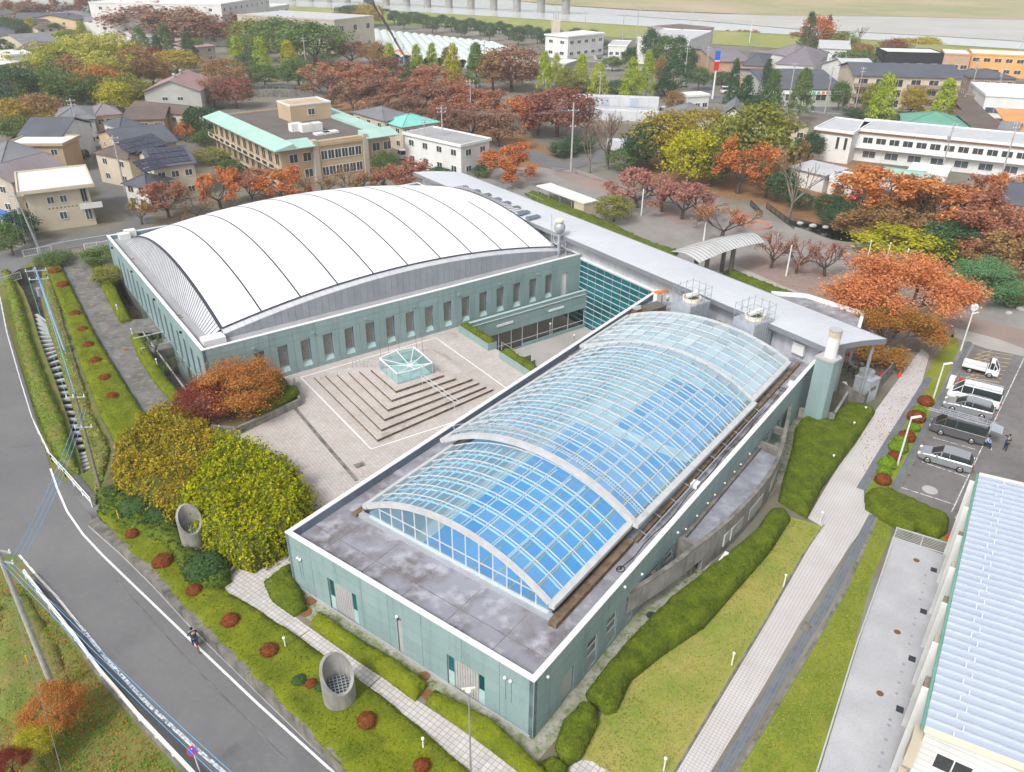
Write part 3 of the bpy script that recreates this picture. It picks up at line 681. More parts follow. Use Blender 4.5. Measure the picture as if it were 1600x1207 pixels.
# dome
DU0,DU1,DV0,DV1,DZ,DA,DB=3.0,46.6,3.3,38.2,5.5,2.15,2.6
def dome(u,v,dz=0.0):
 X=(2*u-DU0-DU1)/(DU1-DU0);Y=(2*v-DV0-DV1)/(DV1-DV0)
 return gym(u,v,DZ+DA*(1-X*X)+DB*(1-Y*Y)+dz)
def surf(fn,u0,u1,v0,v1,nu,nv,t=None):
 mb=MB();vs=[fn(u0+(u1-u0)*i/nu,v0+(v1-v0)*j/nv)for j in range(nv+1)for i in range(nu+1)]
 fs=[(j*(nu+1)+i,j*(nu+1)+i+1,(j+1)*(nu+1)+i+1,(j+1)*(nu+1)+i)for j in range(nv)for i in range(nu)]
 return mb.add(vs,fs)
for k in range(10):
 a=DU0+4.36*k;b=a+4.36
 surf(dome,a,b,DV0,DV1,5,36).build('membrane_panel','membrane',hall,smooth=True)
 if k and k!=9:surf(lambda u,v:dome(u,v,.045),a-.085,a+.085,DV0,DV1,1,44).build('seam','seam_dark',hall)
 if k==9:surf(lambda u,v:dome(u,v,.045),a-.085,a+.085,DV0,17.5,1,20).build('seam','seam_dark',hall)
 if k==8:surf(lambda u,v:dome(u,v,.045),a+3.5,a+3.66,36.2,DV1,1,4).build('seam','seam_dark',hall)
for(a,b,c,d,n1,n2)in((DU0,DU1,DV0-.16,DV0+.1,60,1),(DU0,DU1,DV1-.1,DV1+.16,60,1),(DU0-.14,DU0+.2,DV0,DV1,1,50),(DU1-.14,DU1+.14,DV0,DV1,1,50)):
 surf(lambda u,v:dome(min(max(u,DU0),DU1),min(max(v,DV0),DV1),.05)+(gym(u,v,0)-gym(min(max(u,DU0),DU1),min(max(v,DV0),DV1),0)),a,b,c,d,n1,n2).build('edge_trim','seam_dark',hall)
def skirt_side(side,n,pieces):
 allp=MB();ribs=MB()
 for i in range(n):
  t0,t1=i/n,(i+1)/n;g=.012
  def pts(t):
   if side in 'NF':
    u=DU0+(DU1-DU0)*t;v=DV0 if side=='N' else DV1;s=-1 if side=='N' else 1
    e=dome(u,v,-.02);o=gym(u,v+s*.8,e.z-.28);return e,o,gym(u,v+s*.8,4.73),gym(u,v,4.73)
   v=DV0+(DV1-DV0)*t;u=DU0 if side=='L' else DU1;e=dome(u,v,-.02)
   if side=='L':o=gym(u-1.35,v,4.74);return e,o,o,gym(u,v,4.73)
   if e.z>7.5:o=gym(u+1.9,v,7.62);return e,o,gym(u+1.9,v,7.3),gym(u,v,7.3)
   o=gym(u+.35,v,e.z-.4);return e,o,gym(u+.35,v,4.73),gym(u,v,4.73)
  gg=g/40
  A_,B_=pts(t0+gg),pts(t1-gg)
  if pieces:
   p=MB();p.hexa([A_[0]+Vector((0,0,-.05)),B_[0]+Vector((0,0,-.05)),B_[1]+Vector((0,0,-.05)),A_[1]+Vector((0,0,-.05)),A_[0],B_[0],B_[1],A_[1]]);p.build('skirt_panel','zinc_pale',hall)
   if A_[1].z-4.73>.12 or B_[1].z-4.73>.12:
    nrm=(A_[1]-A_[0]);nrm.z=0;nrm.normalize();inn=-nrm*.05;dn=Vector((0,0,-.055))
    p=MB();p.hexa([A_[2]+inn,B_[2]+inn,B_[2],A_[2],A_[1]+inn+dn,B_[1]+inn+dn,B_[1]+dn,A_[1]+dn]);p.build('fascia_panel','zinc',hall)
  else:
   allp.quad(A_[1],B_[1],B_[0],A_[0])if side in 'L' else allp.quad(A_[0],B_[0],B_[1],A_[1])
   allp.quad(A_[2],B_[2],B_[1],A_[1])
   e,o=pts(t0)[:2];ribs.bar(e+Vector((0,0,.02)),o+Vector((0,0,.02)),.05,.05)
 if not pieces:
  allp.build('skirt','zinc_pale' if side!='L' else 'zinc_pale',hall);ribs.build('skirt_ribs','seam_dark',hall)
skirt_side('N',57,True);skirt_side('F',30,False);skirt_side('L',62,False);skirt_side('R',50,False)
core=MB()
core.fbox(gym,DU0+.2,DU1-.2,DV0+.2,DV1-.2,4.73,5.4);core.build('roof_core','zinc',hall)
mb=MB()
for(px,py)in((194,369),(203,364)):mb.fbox(Frame(at(px,py,5.1),36),-.7,.7,-.6,.6,4.73,5.5)
mb.build('roof_cabinet','white_paint',hall)
c=gym.inv(333,527,5.4);mb=MB();mb.fbox(gym,c[0]-1.2,c[0]+1.0,c[1]-.9,c[1]+.5,4.73,5.55);mb.build('roof_cabinet','white_paint',hall)
mb=MB()
for(x,y)in((252,340),(300,318),(320,330),(284,322),(260,296),(207,323)):
 pass
for(x,y)in((207,405),(260,439),(279,493),(296,492),(282,496)):
 p=at(x,y,4.73);mb.add([(p.x-.3,p.y-.1,4.726),(p.x+.35,p.y-.12,4.726),(p.x+.2,p.y+.15,4.75),(p.x-.15,p.y+.12,4.73)],[(0,1,2,3)])
mb.build('leaf_drift','rust',hall)
# water tank tower on the roof corner
tk=thing('roof_water_tank',at(873,398,4.75),'spherical silver water tank on a steel frame above the sports hall corner','water tank')
p=at(873,398,4.75);F=Frame(p,36)
mb=MB()
for i,j in((-.7,-.7),(.7,-.7),(.7,.7),(-.7,.7)):mb.tube(F(i,j,4.73),F(i*.7,j*.7,7.6),.07,.06,6)
for z in(5.6,6.6,7.5):
 for i,j in(((-.7,-.7),(.7,-.7)),((.7,-.7),(.7,.7)),((.7,.7),(-.7,.7)),((-.7,.7),(-.7,-.7))):
  k=1-.3*(z-4.73)/2.87;mb.tube(F(i[0]*k,i[1]*k,z),F(j[0]*k,j[1]*k,z),.04,.04,5)
mb.tube(F(0,0,4.8),F(0,0,7.6),.22,.22,10)
mb.build('frame','galv',tk)
mb=MB();mb.ellipsoid(F(0,0,8.35),.74,.74,.8,20,12);mb.build('tank','grey_metal',tk,smooth=True)
mb=MB();mb.tube(F(0,0,9.15),F(0,0,9.4),.5,.5,14);mb.build('hatch','cream_trim',tk)
mb=MB();mb.tube(F(-.9,.5,4.8),F(-.95,.6,10.1),.025,.025,5);mb.tube(F(-.6,.8,4.8),F(-.7,.8,10.0),.025,.025,5)
for i in range(16):mb.tube(F(-.9,.5,5+i*.32),F(-.6,.8,5+i*.32),.018,.018,4)
mb.build('ladder','galv',tk)
mb=MB()
for i in range(5):mb.tube(F(1.0+i*.8,-.9,4.73),F(1.0+i*.8,-.9,5.9),.03,.03,5)
for z in(5.3,5.9):mb.tube(F(1.0,-.9,z),F(4.2,-.9,z),.03,.03,5)
mb.tube(F(1,-.2,5.1),F(4.4,-.2,5.1),.12,.12,8);mb.fbox(F,2.2,3.2,-.5,.3,4.73,5.4)
mb.build('pipe_rack','galv',tk)
# ------------------------------------------------------------------ concourse
con=thing('concourse_building',gym(50.5,-10,0),'long grey metal roofed concourse joining the two halls, tapering to a point','concourse')
def croof(t,s,dz=0.0):
 a=Vector(gym(47.0,-36.7+78.0*t,0));b=Vector(gym(53.6,-38.7+75.6*t,0));p=a.lerp(b,s)
 z=7.15+.2*math.sin(math.pi*s)-.1*s;p.z=z+dz;return p
mb=MB();n,k=48,8
vs=[croof(j/n,i/k)for j in range(n+1)for i in range(k+1)]
fs=[(j*(k+1)+i,j*(k+1)+i+1,(j+1)*(k+1)+i+1,(j+1)*(k+1)+i)for j in range(n)for i in range(k)]
mb.add(vs,fs);mb.build('roof','concourse_metal',con,smooth=True)
mb=MB()
for j in range(0,131):
 t=j/130
 for i in range(6):mb.bar(croof(t,i/6,.012),croof(t,(i+1)/6,.012),.035,.02)
mb.build('standing_seams','zinc_pale',con)
mb=MB()
for s,o in((0,-1),(1,1)):
 for j in range(24):
  a,b=croof(j/24,s,.03),croof((j+1)/24,s,.03);d=gym(o*.1,0)-gym(0,0)
  mb.hexa([a+Vector((0,0,-.5)),b+Vector((0,0,-.5)),b+Vector((0,0,-.5))+d,a+Vector((0,0,-.5))+d,a,b,b+d,a+d])
 mb.build('fascia','fascia_grey',con);mb=MB()
mb=MB()
for t in(0,1):
 for i in range(8):
  a,b=croof(t,i/8,.02),croof(t,(i+1)/8,.02);d=(croof(.02,0)-croof(0,0)).normalized()*(.08 if t==0 else-.08)
  mb.hexa([a+Vector((0,0,-.55)),b+Vector((0,0,-.55)),b+Vector((0,0,-.55))-d,a+Vector((0,0,-.55))-d,a,b,b-d,a-d])
mb.build('end_fascia','fascia_grey',con)
mb=MB();mb.fbox(gym,48.18,48.5,-35.4,-15.6,0,6.95);mb.fbox(gym,48.18,48.5,-15.6,-.02,4.62,6.95);mb.fbox(gym,48.18,48.5,-.02,40.5,0,6.9)
mb.build('wall','concourse_wall',con)
mb=MB();mb.fbox(gym,48.5,52.6,-35.4,-35.1,0,6.9);mb.fbox(gym,52.6,52.9,-35.4,37.0,0,6.6);mb.fbox(gym,48.5,52.6,38.5,38.8,0,6.9)
mb.build('outer_wall','concrete_pale',con)
# strut under the tip
for q in((47.3,-36.2),(52.8,-38.0)):mb=MB();mb.tube(gym(*q,0),gym(*q,6.6),.16,.16,10);mb.build('column','grey_metal',con)
# little slots where the membrane skirt meets the roof
for i,(x,y)in enumerate(((727,292),(745,298),(761,304),(776,311),(790,317),(804,324.5),(818,332),(833,339))):
 u,v=gym.inv(x,y,7.55);w=.35+.09*i
 mb=MB();mb.fbox(gym,u-w,u+w,v-.42,v+.42,7.35,7.63);mb.build('skylight','parapet_inner',con)
 mb=MB();mb.fbox(gym,u-w+.08,u+w-.08,v-.34,v+.34,7.632,7.65);mb.build('skylight_pane','window_blue',con)
 # glass curtain wall over the sunken court
nz=[COURT_Z+.0]+[COURT_Z+.75*i for i in range(1,13)];nz=[z for z in nz if z<4.6]+[4.6]
nv=[-15.6+1.56*i for i in range(11)]
cw=thing('glass_curtain_wall',gym(48.05,-7.8,COURT_Z),'tall teal glass wall with white glazing bars facing the sunken court','glass wall')
mb=MB()
for z in nz:mb.fbox(gym,47.96,48.12,-15.6,-.05,z-.035,z+.035)
mb.build('glazing_bars','mullion_white',cw)
mb=MB()
for v in nv:mb.fbox(gym,47.99,48.10,v-.03,v+.03,COURT_Z,4.6)
mb.build('posts','grey_metal',cw)
pm=MB();_f=Frame((0,0),36);pm.quad(_f(0,.03,.035),_f(0,1.53,.035),_f(0,1.53,.715),_f(0,.03,.715));pme=pm.mesh('pane');pme.materials.append(MATS['teal_glass'])
for i in range(10):
 for j in range(len(nz)-1):
  if nz[j+1]-nz[j]<.7:continue
  o=bpy.data.objects.new('pane',pme);COL.objects.link(o);o.parent=cw;o.location=gym(48.03,nv[i],nz[j])-cw.location
mb=MB();mb.fbox(gym,48.0,48.5,-15.6,-.03,4.61,4.9)if False else mb.fbox(gym,47.9,48.17,-15.6,-.03,4.64,4.8);mb.build('head_beam','white_trim',cw)
mb=MB();mb.fbox(gym,48.6,52.5,-15.6,0,-4.6,-4.5);mb.fbox(gym,48.6,52.5,-15.6,0,-.2,.01);mb.build('inner_floor','pool_deck',con)
mb=MB();mb.fbox(gym,51.8,52.1,-15.6,0,-4.5,6.4);mb.fbox(gym,48.6,51.8,-15.9,-15.62,-4.5,6.4);mb.fbox(gym,48.6,51.8,.0,.28,-4.5,6.4);mb.build('inner_wall','interior_wall',con)
mb=MB()
for v in(-13.5,-9,-4.5):mb.tube(gym(49.6,v,-4.5),gym(49.6,v,6.3),.25,.25,10)
mb.build('inner_column','white_paint',con)
# terrace front of the sunken court
ter=thing('terrace_storefront',gym(39,-1.5,COURT_Z),'teal panelled terrace wall over a glazed storefront in the sunken court','terrace front')
wt=Frame(gym(29.6,-1.52),36.0)
wall(ter,wt,[0,2.3,4.6,6.9,9.2,11.5,13.8,16.1,18.38],[-1.7,-.9,.1,.75],[],th=.3)
mb=MB();mb.fbox(wt,0,18.38,-.04,.34,.752,.82);mb.build('coping','teal_sill',ter)
mb=MB();mb.fbox(wt,.1,18.3,-.07,-.01,.28,.34);mb.build('rail','white_trim',ter)
for a in(4.2,12.2):
 for b in(0,1.25):mb=MB();mb.fbox(wt,a+b,a+b+1.2,-.06,-.004,-.75,-.45);mb.build('louvre','sign_white',ter)
mb=MB()
for u in(0.05,2.3,4.6,6.5,8.2,10.6,13.0,15.6,18.3):mb.fbox(wt,u-.04,u+.04,.12,.2,COURT_Z,-1.7)
for z in(-3.5,-4.44):mb.fbox(wt,0,18.38,.13,.19,z-.04,z+.04)
mb.build('glazing_bars','mullion_white',ter)
for a,b in((.05,2.3),(2.3,4.6),(4.6,6.5),(6.5,8.2),(8.2,10.6),(10.6,13),(13,15.6),(15.6,18.3)):
 mb=MB();mb.fbox(wt,a+.05,b-.05,.15,.165,-4.4,-1.72);mb.build('pane','clear_glass',ter)
mb=MB();mb.fbox(wt,8.2,18.3,-.02,.1,COURT_Z,COURT_Z+.45);mb.build('plinth','teal_tile',ter)
mb=MB();mb.fbox(wt,0,18.38,.35,1.5,-1.75,-.1);mb.build('terrace_slab','concrete_dark',ter)
mb=MB();mb.fbox(wt,0,18.38,1.3,1.48,COURT_Z,-1.75);mb.build('back_wall','wall_beige',ter)
mb=MB()
for i in range(12):mb.tube(wt(i*1.6+.3,1.0,0),wt(i*1.6+.3,1.0,.35),.03,.03,5)
mb.tube(wt(.3,1.0,.35),wt(17.9,1.0,.35),.035,.035,5);mb.build('pipe','rust',ter)
# court bollard lamps
def ball_lamp(p,h,label,group=None,r=.13,name='bollard_lamp',cat='lamp',body='grey_metal'):
 t=thing(name,p,label,cat,group);mb=MB();mb.tube(p,p+Vector((0,0,h-r)),r*.5,r*.45,10);mb.build('post',body,t)
 mb=MB();mb.ellipsoid(p+Vector((0,0,h)),r,r,r,12,8);mb.build('globe','sign_white',t,smooth=True);return t
ball_lamp(at(859,528,COURT_Z),2.0,'globe lamp on a dark post in the sunken court, near its glazed storefront',name='court_lamp')
ball_lamp(at(896,545,COURT_Z),1.9,'globe lamp in the sunken court beside the pool hall parapet',name='court_lamp')
# ------------------------------------------------------------------ pool hall
PL,PW=54.8,20.8
ph=thing('pool_hall',pool(24,10,0),'teal tiled swimming pool hall with stained flat roof round a glass vault','pool hall')
wf1=Frame(pool(0,PW),53.7-90)
fo_ops=[(PW-16.9,PW-14.15,.12,2.95),(PW-6.4,PW-3.5,.02,2.75),(PW-10.5,PW-10.1,.05,3.3)]
wall(ph,wf1,[0,2.4,4.9,7.2,9.6,12.4,15.6,18.4,PW],[0.0,.95,1.9,2.85,3.8,PT],fo_ops,th=.32)
wf2=Frame(pool(0,0),53.7)
sd_ops=[(3.0,4.3,.02,2.35),(5.75,7.0,.25,2.75),(8.1,9.4,.25,2.75),(10.6,11.6,.25,2.75),(14,15.3,.6,2.6),(16.2,17.5,.6,2.6),(35.5,36.8,.6,2.6),(38,39.3,.6,2.6)]
wall(ph,wf2,[0,1.6,5.2,7.6,10,13.2,16.8,20.6,24.4,28.2,32,36,40,44,48.3],[0.0,.95,1.9,2.85,3.8,PT],sd_ops,th=.32)
wf3=Frame(pool(PL,PW),53.7+180)
wall(ph,wf3,[i*PL/14 for i in range(15)],[0.0,1.9,3.8,PT],[],th=.32)
mb=MB();w=.34
ctr=[(-.02,-.02),(48.3,-.02),(48.3,w),(w,w)],[(-.02,-.02),(w,w),(w,PW-w),(-.02,PW+.02)],[(-.02,PW+.02),(w,PW-w),(PL,PW-w),(PL,PW+.02)]
for q in ctr:
 if pool(*q[0]).xy.cross(pool(*q[1]).xy)is None:pass
 P0=[pool(*p,PT+.002)for p in q];P1=[pool(*p,PT+.075)for p in q];mb.hexa(P0+P1)
mb.build('parapet_cap','white_trim',ph)
dk=[pool(.33,.33),pool(48.3,.33),pool(PL,PW-.33),pool(.33,PW-.33)];hole=[pool(5.1,2.7),pool(46.0,2.7),pool(46.0,18.4),pool(5.1,18.4)]
poly_sheet('roof_deck',dk,4.15,'deck_stained',[hole],parent=ph)
skirtm=MB()
for a,b in zip(hole,hole[1:]+hole[:1]):skirtm.quad((a.x,a.y,-.8),(b.x,b.y,-.8),(b.x,b.y,4.15),(a.x,a.y,4.15))
skirtm.build('hall_wall','interior_wall',ph)
mb=MB();mb.fbox(pool,.35,47.5,.35,20.4,-1.0,-.8);mb.build('hall_floor','pool_deck',ph)
mb=MB();mb.fbox(pool,5.3,31.5,2.8,16.9,-.79,-.45);mb.build('pool_water','pool_water',ph)
mb=MB();mb.fbox(pool,33.5,45.0,3.6,13.5,-.79,-.45);mb.build('pool_water','pool_water',ph)
mb=MB()
for i in range(5):mb.fbox(pool,6.0,30.6,5.4+i*1.6,5.48+i*1.6,-.445,-.42)
mb.build('lane_rope','yellow_paint',ph)
# roof joints, beams and rails
mb=MB()
for v in(3.6,7.2,10.8,14.4,18):mb.fbox(pool,.4,4.3,v-.02,v+.02,4.153,4.162)
mb.fbox(pool,2.2,2.25,.4,20.4,4.153,4.163)
mb.build('roof_joint','concrete_dark',ph)
for(u0,u1,v0,v1,z)in((4.4,13.9,1.5,2.05,4.55),(14.2,47.2,1.35,1.7,4.4),(4.6,47,18.75,19.15,4.42)):
 mb=MB();mb.fbox(pool,u0,u1,v0,v1,4.156,z);mb.build('rail_beam','timber_dark',ph)
mb=MB();mb.fbox(pool,4.7,5.1,2.1,18.6,4.156,4.5);mb.build('curb','galv',ph)
mb=MB();mb.fbox(pool,5.12,46,2.3,2.65,4.156,4.6);mb.fbox(pool,5.12,46,18.42,18.7,4.156,4.6);mb.fbox(pool,46.02,46.4,2.3,18.7,4.156,4.5);mb.build('side_curb','concrete_dark',ph)
mb=MB();mb.tube(pool(14.5,1.1,4.5),pool(36.5,1.1,4.5),.05,.05,6)
for i in range(10):mb.tube(pool(15+i*2.3,1.1,4.16),pool(15+i*2.3,1.1,4.5),.04,.04,5);mb.tube(pool(15+i*2.3,1.1,4.5),pool(15+i*2.3,1.8,4.7),.03,.03,5)
mb.build('guide_rail','galv',ph)
cab=MB();cp=[pool(11.2,1.0,4.18)]+[pool(11.2+.28*math.cos(t)+.02*t,1.0+.25*math.sin(t),4.18)for t in np.linspace(0,9,22)]+[pool(13+i*1.4,.85+.12*math.sin(i*1.3),4.18)for i in range(18)]+[pool(39,.9,4.18),pool(41,1.0,4.18)]+[pool(41.3+.35*math.cos(t),1.0+.3*math.sin(t),4.18)for t in np.linspace(0,12,24)]
cab.path(cp,.03,5);cab.build('cable','black_metal',ph)
mb=MB();mb.fbox(pool,22.3,23.0,.75,1.3,4.156,4.5);mb.fbox(pool,42.4,43.0,.5,.9,4.156,4.45);mb.build('junction_box','sign_white',ph)
# glass block windows on the front
for(a,b,z0,z1)in((PW-16.9,PW-14.15,.12,2.95),(PW-6.4,PW-3.5,.02,2.75)):
 f=MB()
 for u in(a+.03,a+.52,b-.52,b-.03):f.fbox(wf1,u-.03,u+.03,.1,.2,z0,z1)
 f.fbox(wf1,a+.06,b-.06,.1,.2,z1-.06,z1);f.fbox(wf1,a+.06,b-.06,.1,.2,z0,z0+.05)
 fo=f.build('window','grey_metal',ph)
 for q in((a+.06,a+.49),(b-.49,b-.06)):
  p=MB();p.fbox(wf1,q[0],q[1],.13,.15,1.35,z1-.07);p.build('pane','teal_glass',fo)
  p=MB();p.fbox(wf1,q[0],q[1],.08,.15,z0+.06,1.3);p.build('sill_panel','teal_sill',fo)
 g=MB();n=9;m2=15;uw=(b-a-1.1)/n;zh=(z1-z0-.12)/m2
 for i in range(n):
  for j in range(m2):g.fbox(wf1,a+.55+i*uw+.02,a+.55+(i+1)*uw-.02,.1,.2,z0+.06+j*zh+.02,z0+.06+(j+1)*zh-.02)
 g.build('glass_blocks','concrete_pale',fo,kind='stuff')
 p=MB();p.fbox(wf1,a+.5,b-.5,.16,.3,z0+.05,z1-.05);p.build('backing','concrete_dark',fo)
g=MB()
for j in range(14):g.fbox(wf1,PW-10.48,PW-10.12,.08,.2,.1+j*.2,.27+j*.2)
g.build('slit_blocks','concrete_pale',ph,kind='stuff')
mb=MB();mb.fbox(wf1,PW-10.48,PW-10.12,.21,.3,.05,3.3);mb.build('slit_backing','interior_dark',ph)
for(v,z)in((19.7,3.2),(19.45,3.2),(10.35,3.45),(1.95,3.9),(1.55,3.9)):
 p=wf1(PW-v,-.1,z);mb=MB();mb.ellipsoid(p,.11,.11,.11,10,6);mb.build('vent_cap','sign_white',ph,smooth=True)
 if v!=10.35:
  mb=MB();mb.fbox(wf1,PW-v-.02,PW-v+.02,-.004,-.001,z-1.9,z-.15);mb.build('streak','joint_dark',ph)
mb=MB();mb.fbox(wf1,.2,PW-.2,-.05,-.002,0,.22);mb.build('plinth','concrete_pale',ph)
# side door and windows
mb=MB();mb.fbox(wf2,3.05,4.25,.12,.17,.04,2.3);d=mb.build('door','wall_grey',ph)
mb=MB();mb.fbox(wf2,3.12,3.2,.07,.12,1.0,1.15);mb.build('handle','galv',d)
for(a,b,z0,z1)in sd_ops[1:]:
 f=MB();zm=z0+(z1-z0)*.42
 for u in(a+.03,b-.03):f.fbox(wf2,u-.03,u+.03,.1,.18,z0,z1)
 for z in(z0+.03,zm,z1-.03,zm+(z1-zm)/2):f.fbox(wf2,a+.06,b-.06,.1,.18,z-.03,z+.03)
 fo=f.build('window','white_paint',ph)
 p=MB();p.fbox(wf2,a+.06,b-.06,.13,.15,zm+.03,z1-.06);p.build('pane','window_blue',fo)
 p=MB();p.fbox(wf2,a+.06,b-.06,.09,.15,z0+.06,zm-.03);p.build('louvre_panel','grey_metal',fo)
for(u,z)in((1.2,4.2),(9.9,4.3),(12.3,3.6),(17.6,3.6)):
 mb=MB();mb.ellipsoid(wf2(u,-.1,z),.1,.1,.1,10,6);mb.build('vent_cap','sign_white',ph,smooth=True)
 # glass vaults
def vault(name,label,u0,nU,dU,v0,v1,ze,rise,nA,tilt,glass,beam=.28,gable=False,ladder=False,endbeam=True):
 base=pool(u0,(v0+v1)/2,ze)
 t=thing(name,base,label,'glass roof')
 w=(v1-v0)/2;rad=(w*w+rise*rise)/(2*rise);th=math.asin(w/rad)
 def arc(a,r=0.0):return((rad+r)*math.sin(a),(rad+r)*math.cos(a)-(rad-rise))
 L=nU*dU
 def Lc(x,y,z):return Vector(base)+Vector((pool.u.x*x+pool.v.x*y,pool.u.y*x+pool.v.y*y,z))
 # local build: tilt handled as a linear drop along the length
 def P(x,a,r=0.0):
  y,z=arc(a,r);return Lc(x,y,z-tilt*x)
 angs=[-th+2*th*i/nA for i in range(nA+1)]
 for i in range(nA):
  a,b=angs[i],angs[i+1]
  me=None
  for j in range(nU):
   if me is None:
    mb=MB();x0,x1=.03,dU-.03;da=.03/rad
    p=[P(x0,a+da),P(x1,a+da),P(x1,b-da),P(x0,b-da)];q=[P(x0,a+da,.02),P(x1,a+da,.02),P(x1,b-da,.02),P(x0,b-da,.02)]
    mb.quad(p[0],p[1],p[2],p[3]);me=mb.mesh('pane',base);me.materials.append(MATS[glass])
   o=bpy.data.objects.new('pane',me);COL.objects.link(o);o.parent=t;o.location=Lc(j*dU,0,-tilt*j*dU)-Vector(base)
 for i in range(nA+1):
  mb=MB();mb.bar(P(0,angs[i],.03),P(L,angs[i],.03),.045,.08);mb.build('purlin','mullion_white',t)
 for j in range(1,nU+(0 if endbeam else 1)):
  mb=MB()
  for i in range(nA):mb.bar(P(j*dU,angs[i],.04),P(j*dU,angs[i+1],.04),.04,.08)
  mb.build('rib','mullion_white',t)
 mb=MB()
 for j in range(nU):
  for i in range(nA):mb.bar(P((j+.02)*dU,angs[i],-.32),P((j+.02)*dU,angs[i+1],-.32),.10,.08)
 for i in range(nA+1):mb.bar(P(0,angs[i],-.32),P(L,angs[i],-.32),.10,.08)
 mb.build('inner_frame','mullion_inner',t)
 n2=nA*2;an2=[-th+2*th*i/n2 for i in range(n2+1)]
 def ring(x0,x1,r0,r1,nm,m):
  mb=MB()
  for i in range(n2):
   a,b=an2[i],an2[i+1]
   mb.hexa([P(x0,b,r0),P(x0,a,r0),P(x1,a,r0),P(x1,b,r0),P(x0,b,r1),P(x0,a,r1),P(x1,a,r1),P(x1,b,r1)])
  mb.build(nm,m,t)
 ring(-beam,-.02,-.22,.16,'arch_beam','arch_white')
 if endbeam:ring(L+.02,L+.2,-.1,.16,'arch_beam','arch_white')
 for s in(-1,1):
  mb=MB();a=s*th;y,z=arc(a);mb.hexa([Lc(x,y+s*dy,zz-tilt*x)for x,dy,zz in((-beam,0,-.28),(L,0,-.28),(L,.4,-.28),(-beam,.4,-.28))][::s]+[Lc(x,y+s*dy,zz-tilt*x)for x,dy,zz in((-beam,0,.12),(L,0,.12),(L,.4,.0),(-beam,.4,.0))][::s])
  mb.build('eaves_beam','arch_white',t)
 if gable:
  sz=4.52-ze
  f=MB();n=14
  for i in range(1,n):
   y=-w+2*w*i/n;a=math.asin(y/rad);zt=arc(a,-.2)[1]
   if zt>sz+.05:f.bar(Lc(-.05,y,sz),Lc(-.05,y,zt),.07,.09)
  zz=sz+1.0
  ym=math.sqrt(max(0,rad*rad-(zz+rad-rise)**2))-.15;f.bar(Lc(-.05,-ym,zz),Lc(-.05,ym,zz),.07,.05)
  f.bar(Lc(-.1,-w+.1,sz),Lc(-.1,w-.1,sz),.26,.08);f.build('gable_frame','mullion_white',t)
  for i in range(n):
   y0=-w+2*w*i/n+.05;y1=y0+2*w/n-.1;z0=arc(math.asin(y0/rad),-.22)[1];z1=arc(math.asin(y1/rad),-.22)[1]
   if min(z0,z1)<sz+.1:continue
   mb=MB();mb.quad(Lc(-.06,y0,sz+.04),Lc(-.06,y1,sz+.04),Lc(-.06,y1,z1),Lc(-.06,y0,z0));mb.build('gable_pane','vault_glass',t)
 if ladder:
  mb=MB()
  for r,x in((.45,.55),(.45,1.2)):
   for i in range(n2):mb.tube(P(x,an2[i],r*.4),P(x,an2[i+1],r*.4),.025,.025,4,caps=False)
  for i in range(n2*3):
   a=-th+2*th*i/(n2*3);mb.tube(P(.55,a,.18),P(1.2,a,.18),.018,.018,4,caps=False)
  for i in range(0,n2,3):mb.tube(P(.55,an2[i],0),P(.55,an2[i],.75),.025,.025,4,caps=False)
  for i in range(n2):mb.tube(P(.55,an2[i],.72),P(.55,an2[i+1],.72),.02,.02,4,caps=False)
  mb.build('maintenance_ladder','mullion_white',t)
 return t
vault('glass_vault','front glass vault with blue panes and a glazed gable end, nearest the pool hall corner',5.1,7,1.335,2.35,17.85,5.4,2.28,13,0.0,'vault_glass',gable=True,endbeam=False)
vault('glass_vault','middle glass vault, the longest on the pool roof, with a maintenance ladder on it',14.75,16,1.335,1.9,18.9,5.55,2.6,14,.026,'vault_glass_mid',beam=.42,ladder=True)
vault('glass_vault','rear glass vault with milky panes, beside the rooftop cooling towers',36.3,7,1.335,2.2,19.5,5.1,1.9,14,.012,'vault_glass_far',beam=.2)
mb=MB();
# curved concrete wall on the right side
arcuv=[(10.9,.0),(14.5,-.95),(18.85,-1.75),(23,-2.35),(27.6,-2.6),(31,-2.45),(34,-1.95),(38,-1.0),(41.8,0.0)]
def arcs(pts,n=4):
 out=[]
 for i in range(len(pts)-1):
  p0=pts[max(i-1,0)];p1=pts[i];p2=pts[i+1];p3=pts[min(i+2,len(pts)-1)]
  for k in range(n):
   t=k/n;out.append(tuple(.5*(2*p1[j]+(p2[j]-p0[j])*t+(2*p0[j]-5*p1[j]+4*p2[j]-p3[j])*t*t+(3*p1[j]-p0[j]-3*p2[j]+p3[j])*t**3)for j in range(2)))
 out.append(pts[-1]);return out
cwl=thing('curved_screen_wall',pool(26,-2.4,0),'weathered concrete wall curving out from the right side of the pool hall','concrete wall')
ar=arcs(arcuv);body=MB();top=MB()
for(a,b)in zip(ar,ar[1:]):
 zb=1.15 if(a[0]<18.2 or a[0]>34)else 0.0
 body.hexa([pool(a[0],a[1],zb),pool(b[0],b[1],zb),pool(b[0],b[1]+.28,zb),pool(a[0],a[1]+.28,zb),pool(a[0],a[1],2.85),pool(b[0],b[1],2.85),pool(b[0],b[1]+.28,2.85),pool(a[0],a[1]+.28,2.85)])
 top.hexa([pool(a[0],a[1]-.03,2.853),pool(b[0],b[1]-.03,2.853),pool(b[0],b[1]+.31,2.853),pool(a[0],a[1]+.31,2.853),pool(a[0],a[1]-.03,2.91),pool(b[0],b[1]-.03,2.91),pool(b[0],b[1]+.31,2.91),pool(a[0],a[1]+.31,2.91)])
body.build('wall','concrete',cwl);top.build('coping','concrete_dark',cwl)
rp=[(18.3,-.05)]+[(a,b+.3)for a,b in ar if 18.5<a<33.5]+[(33.6,-.05)]
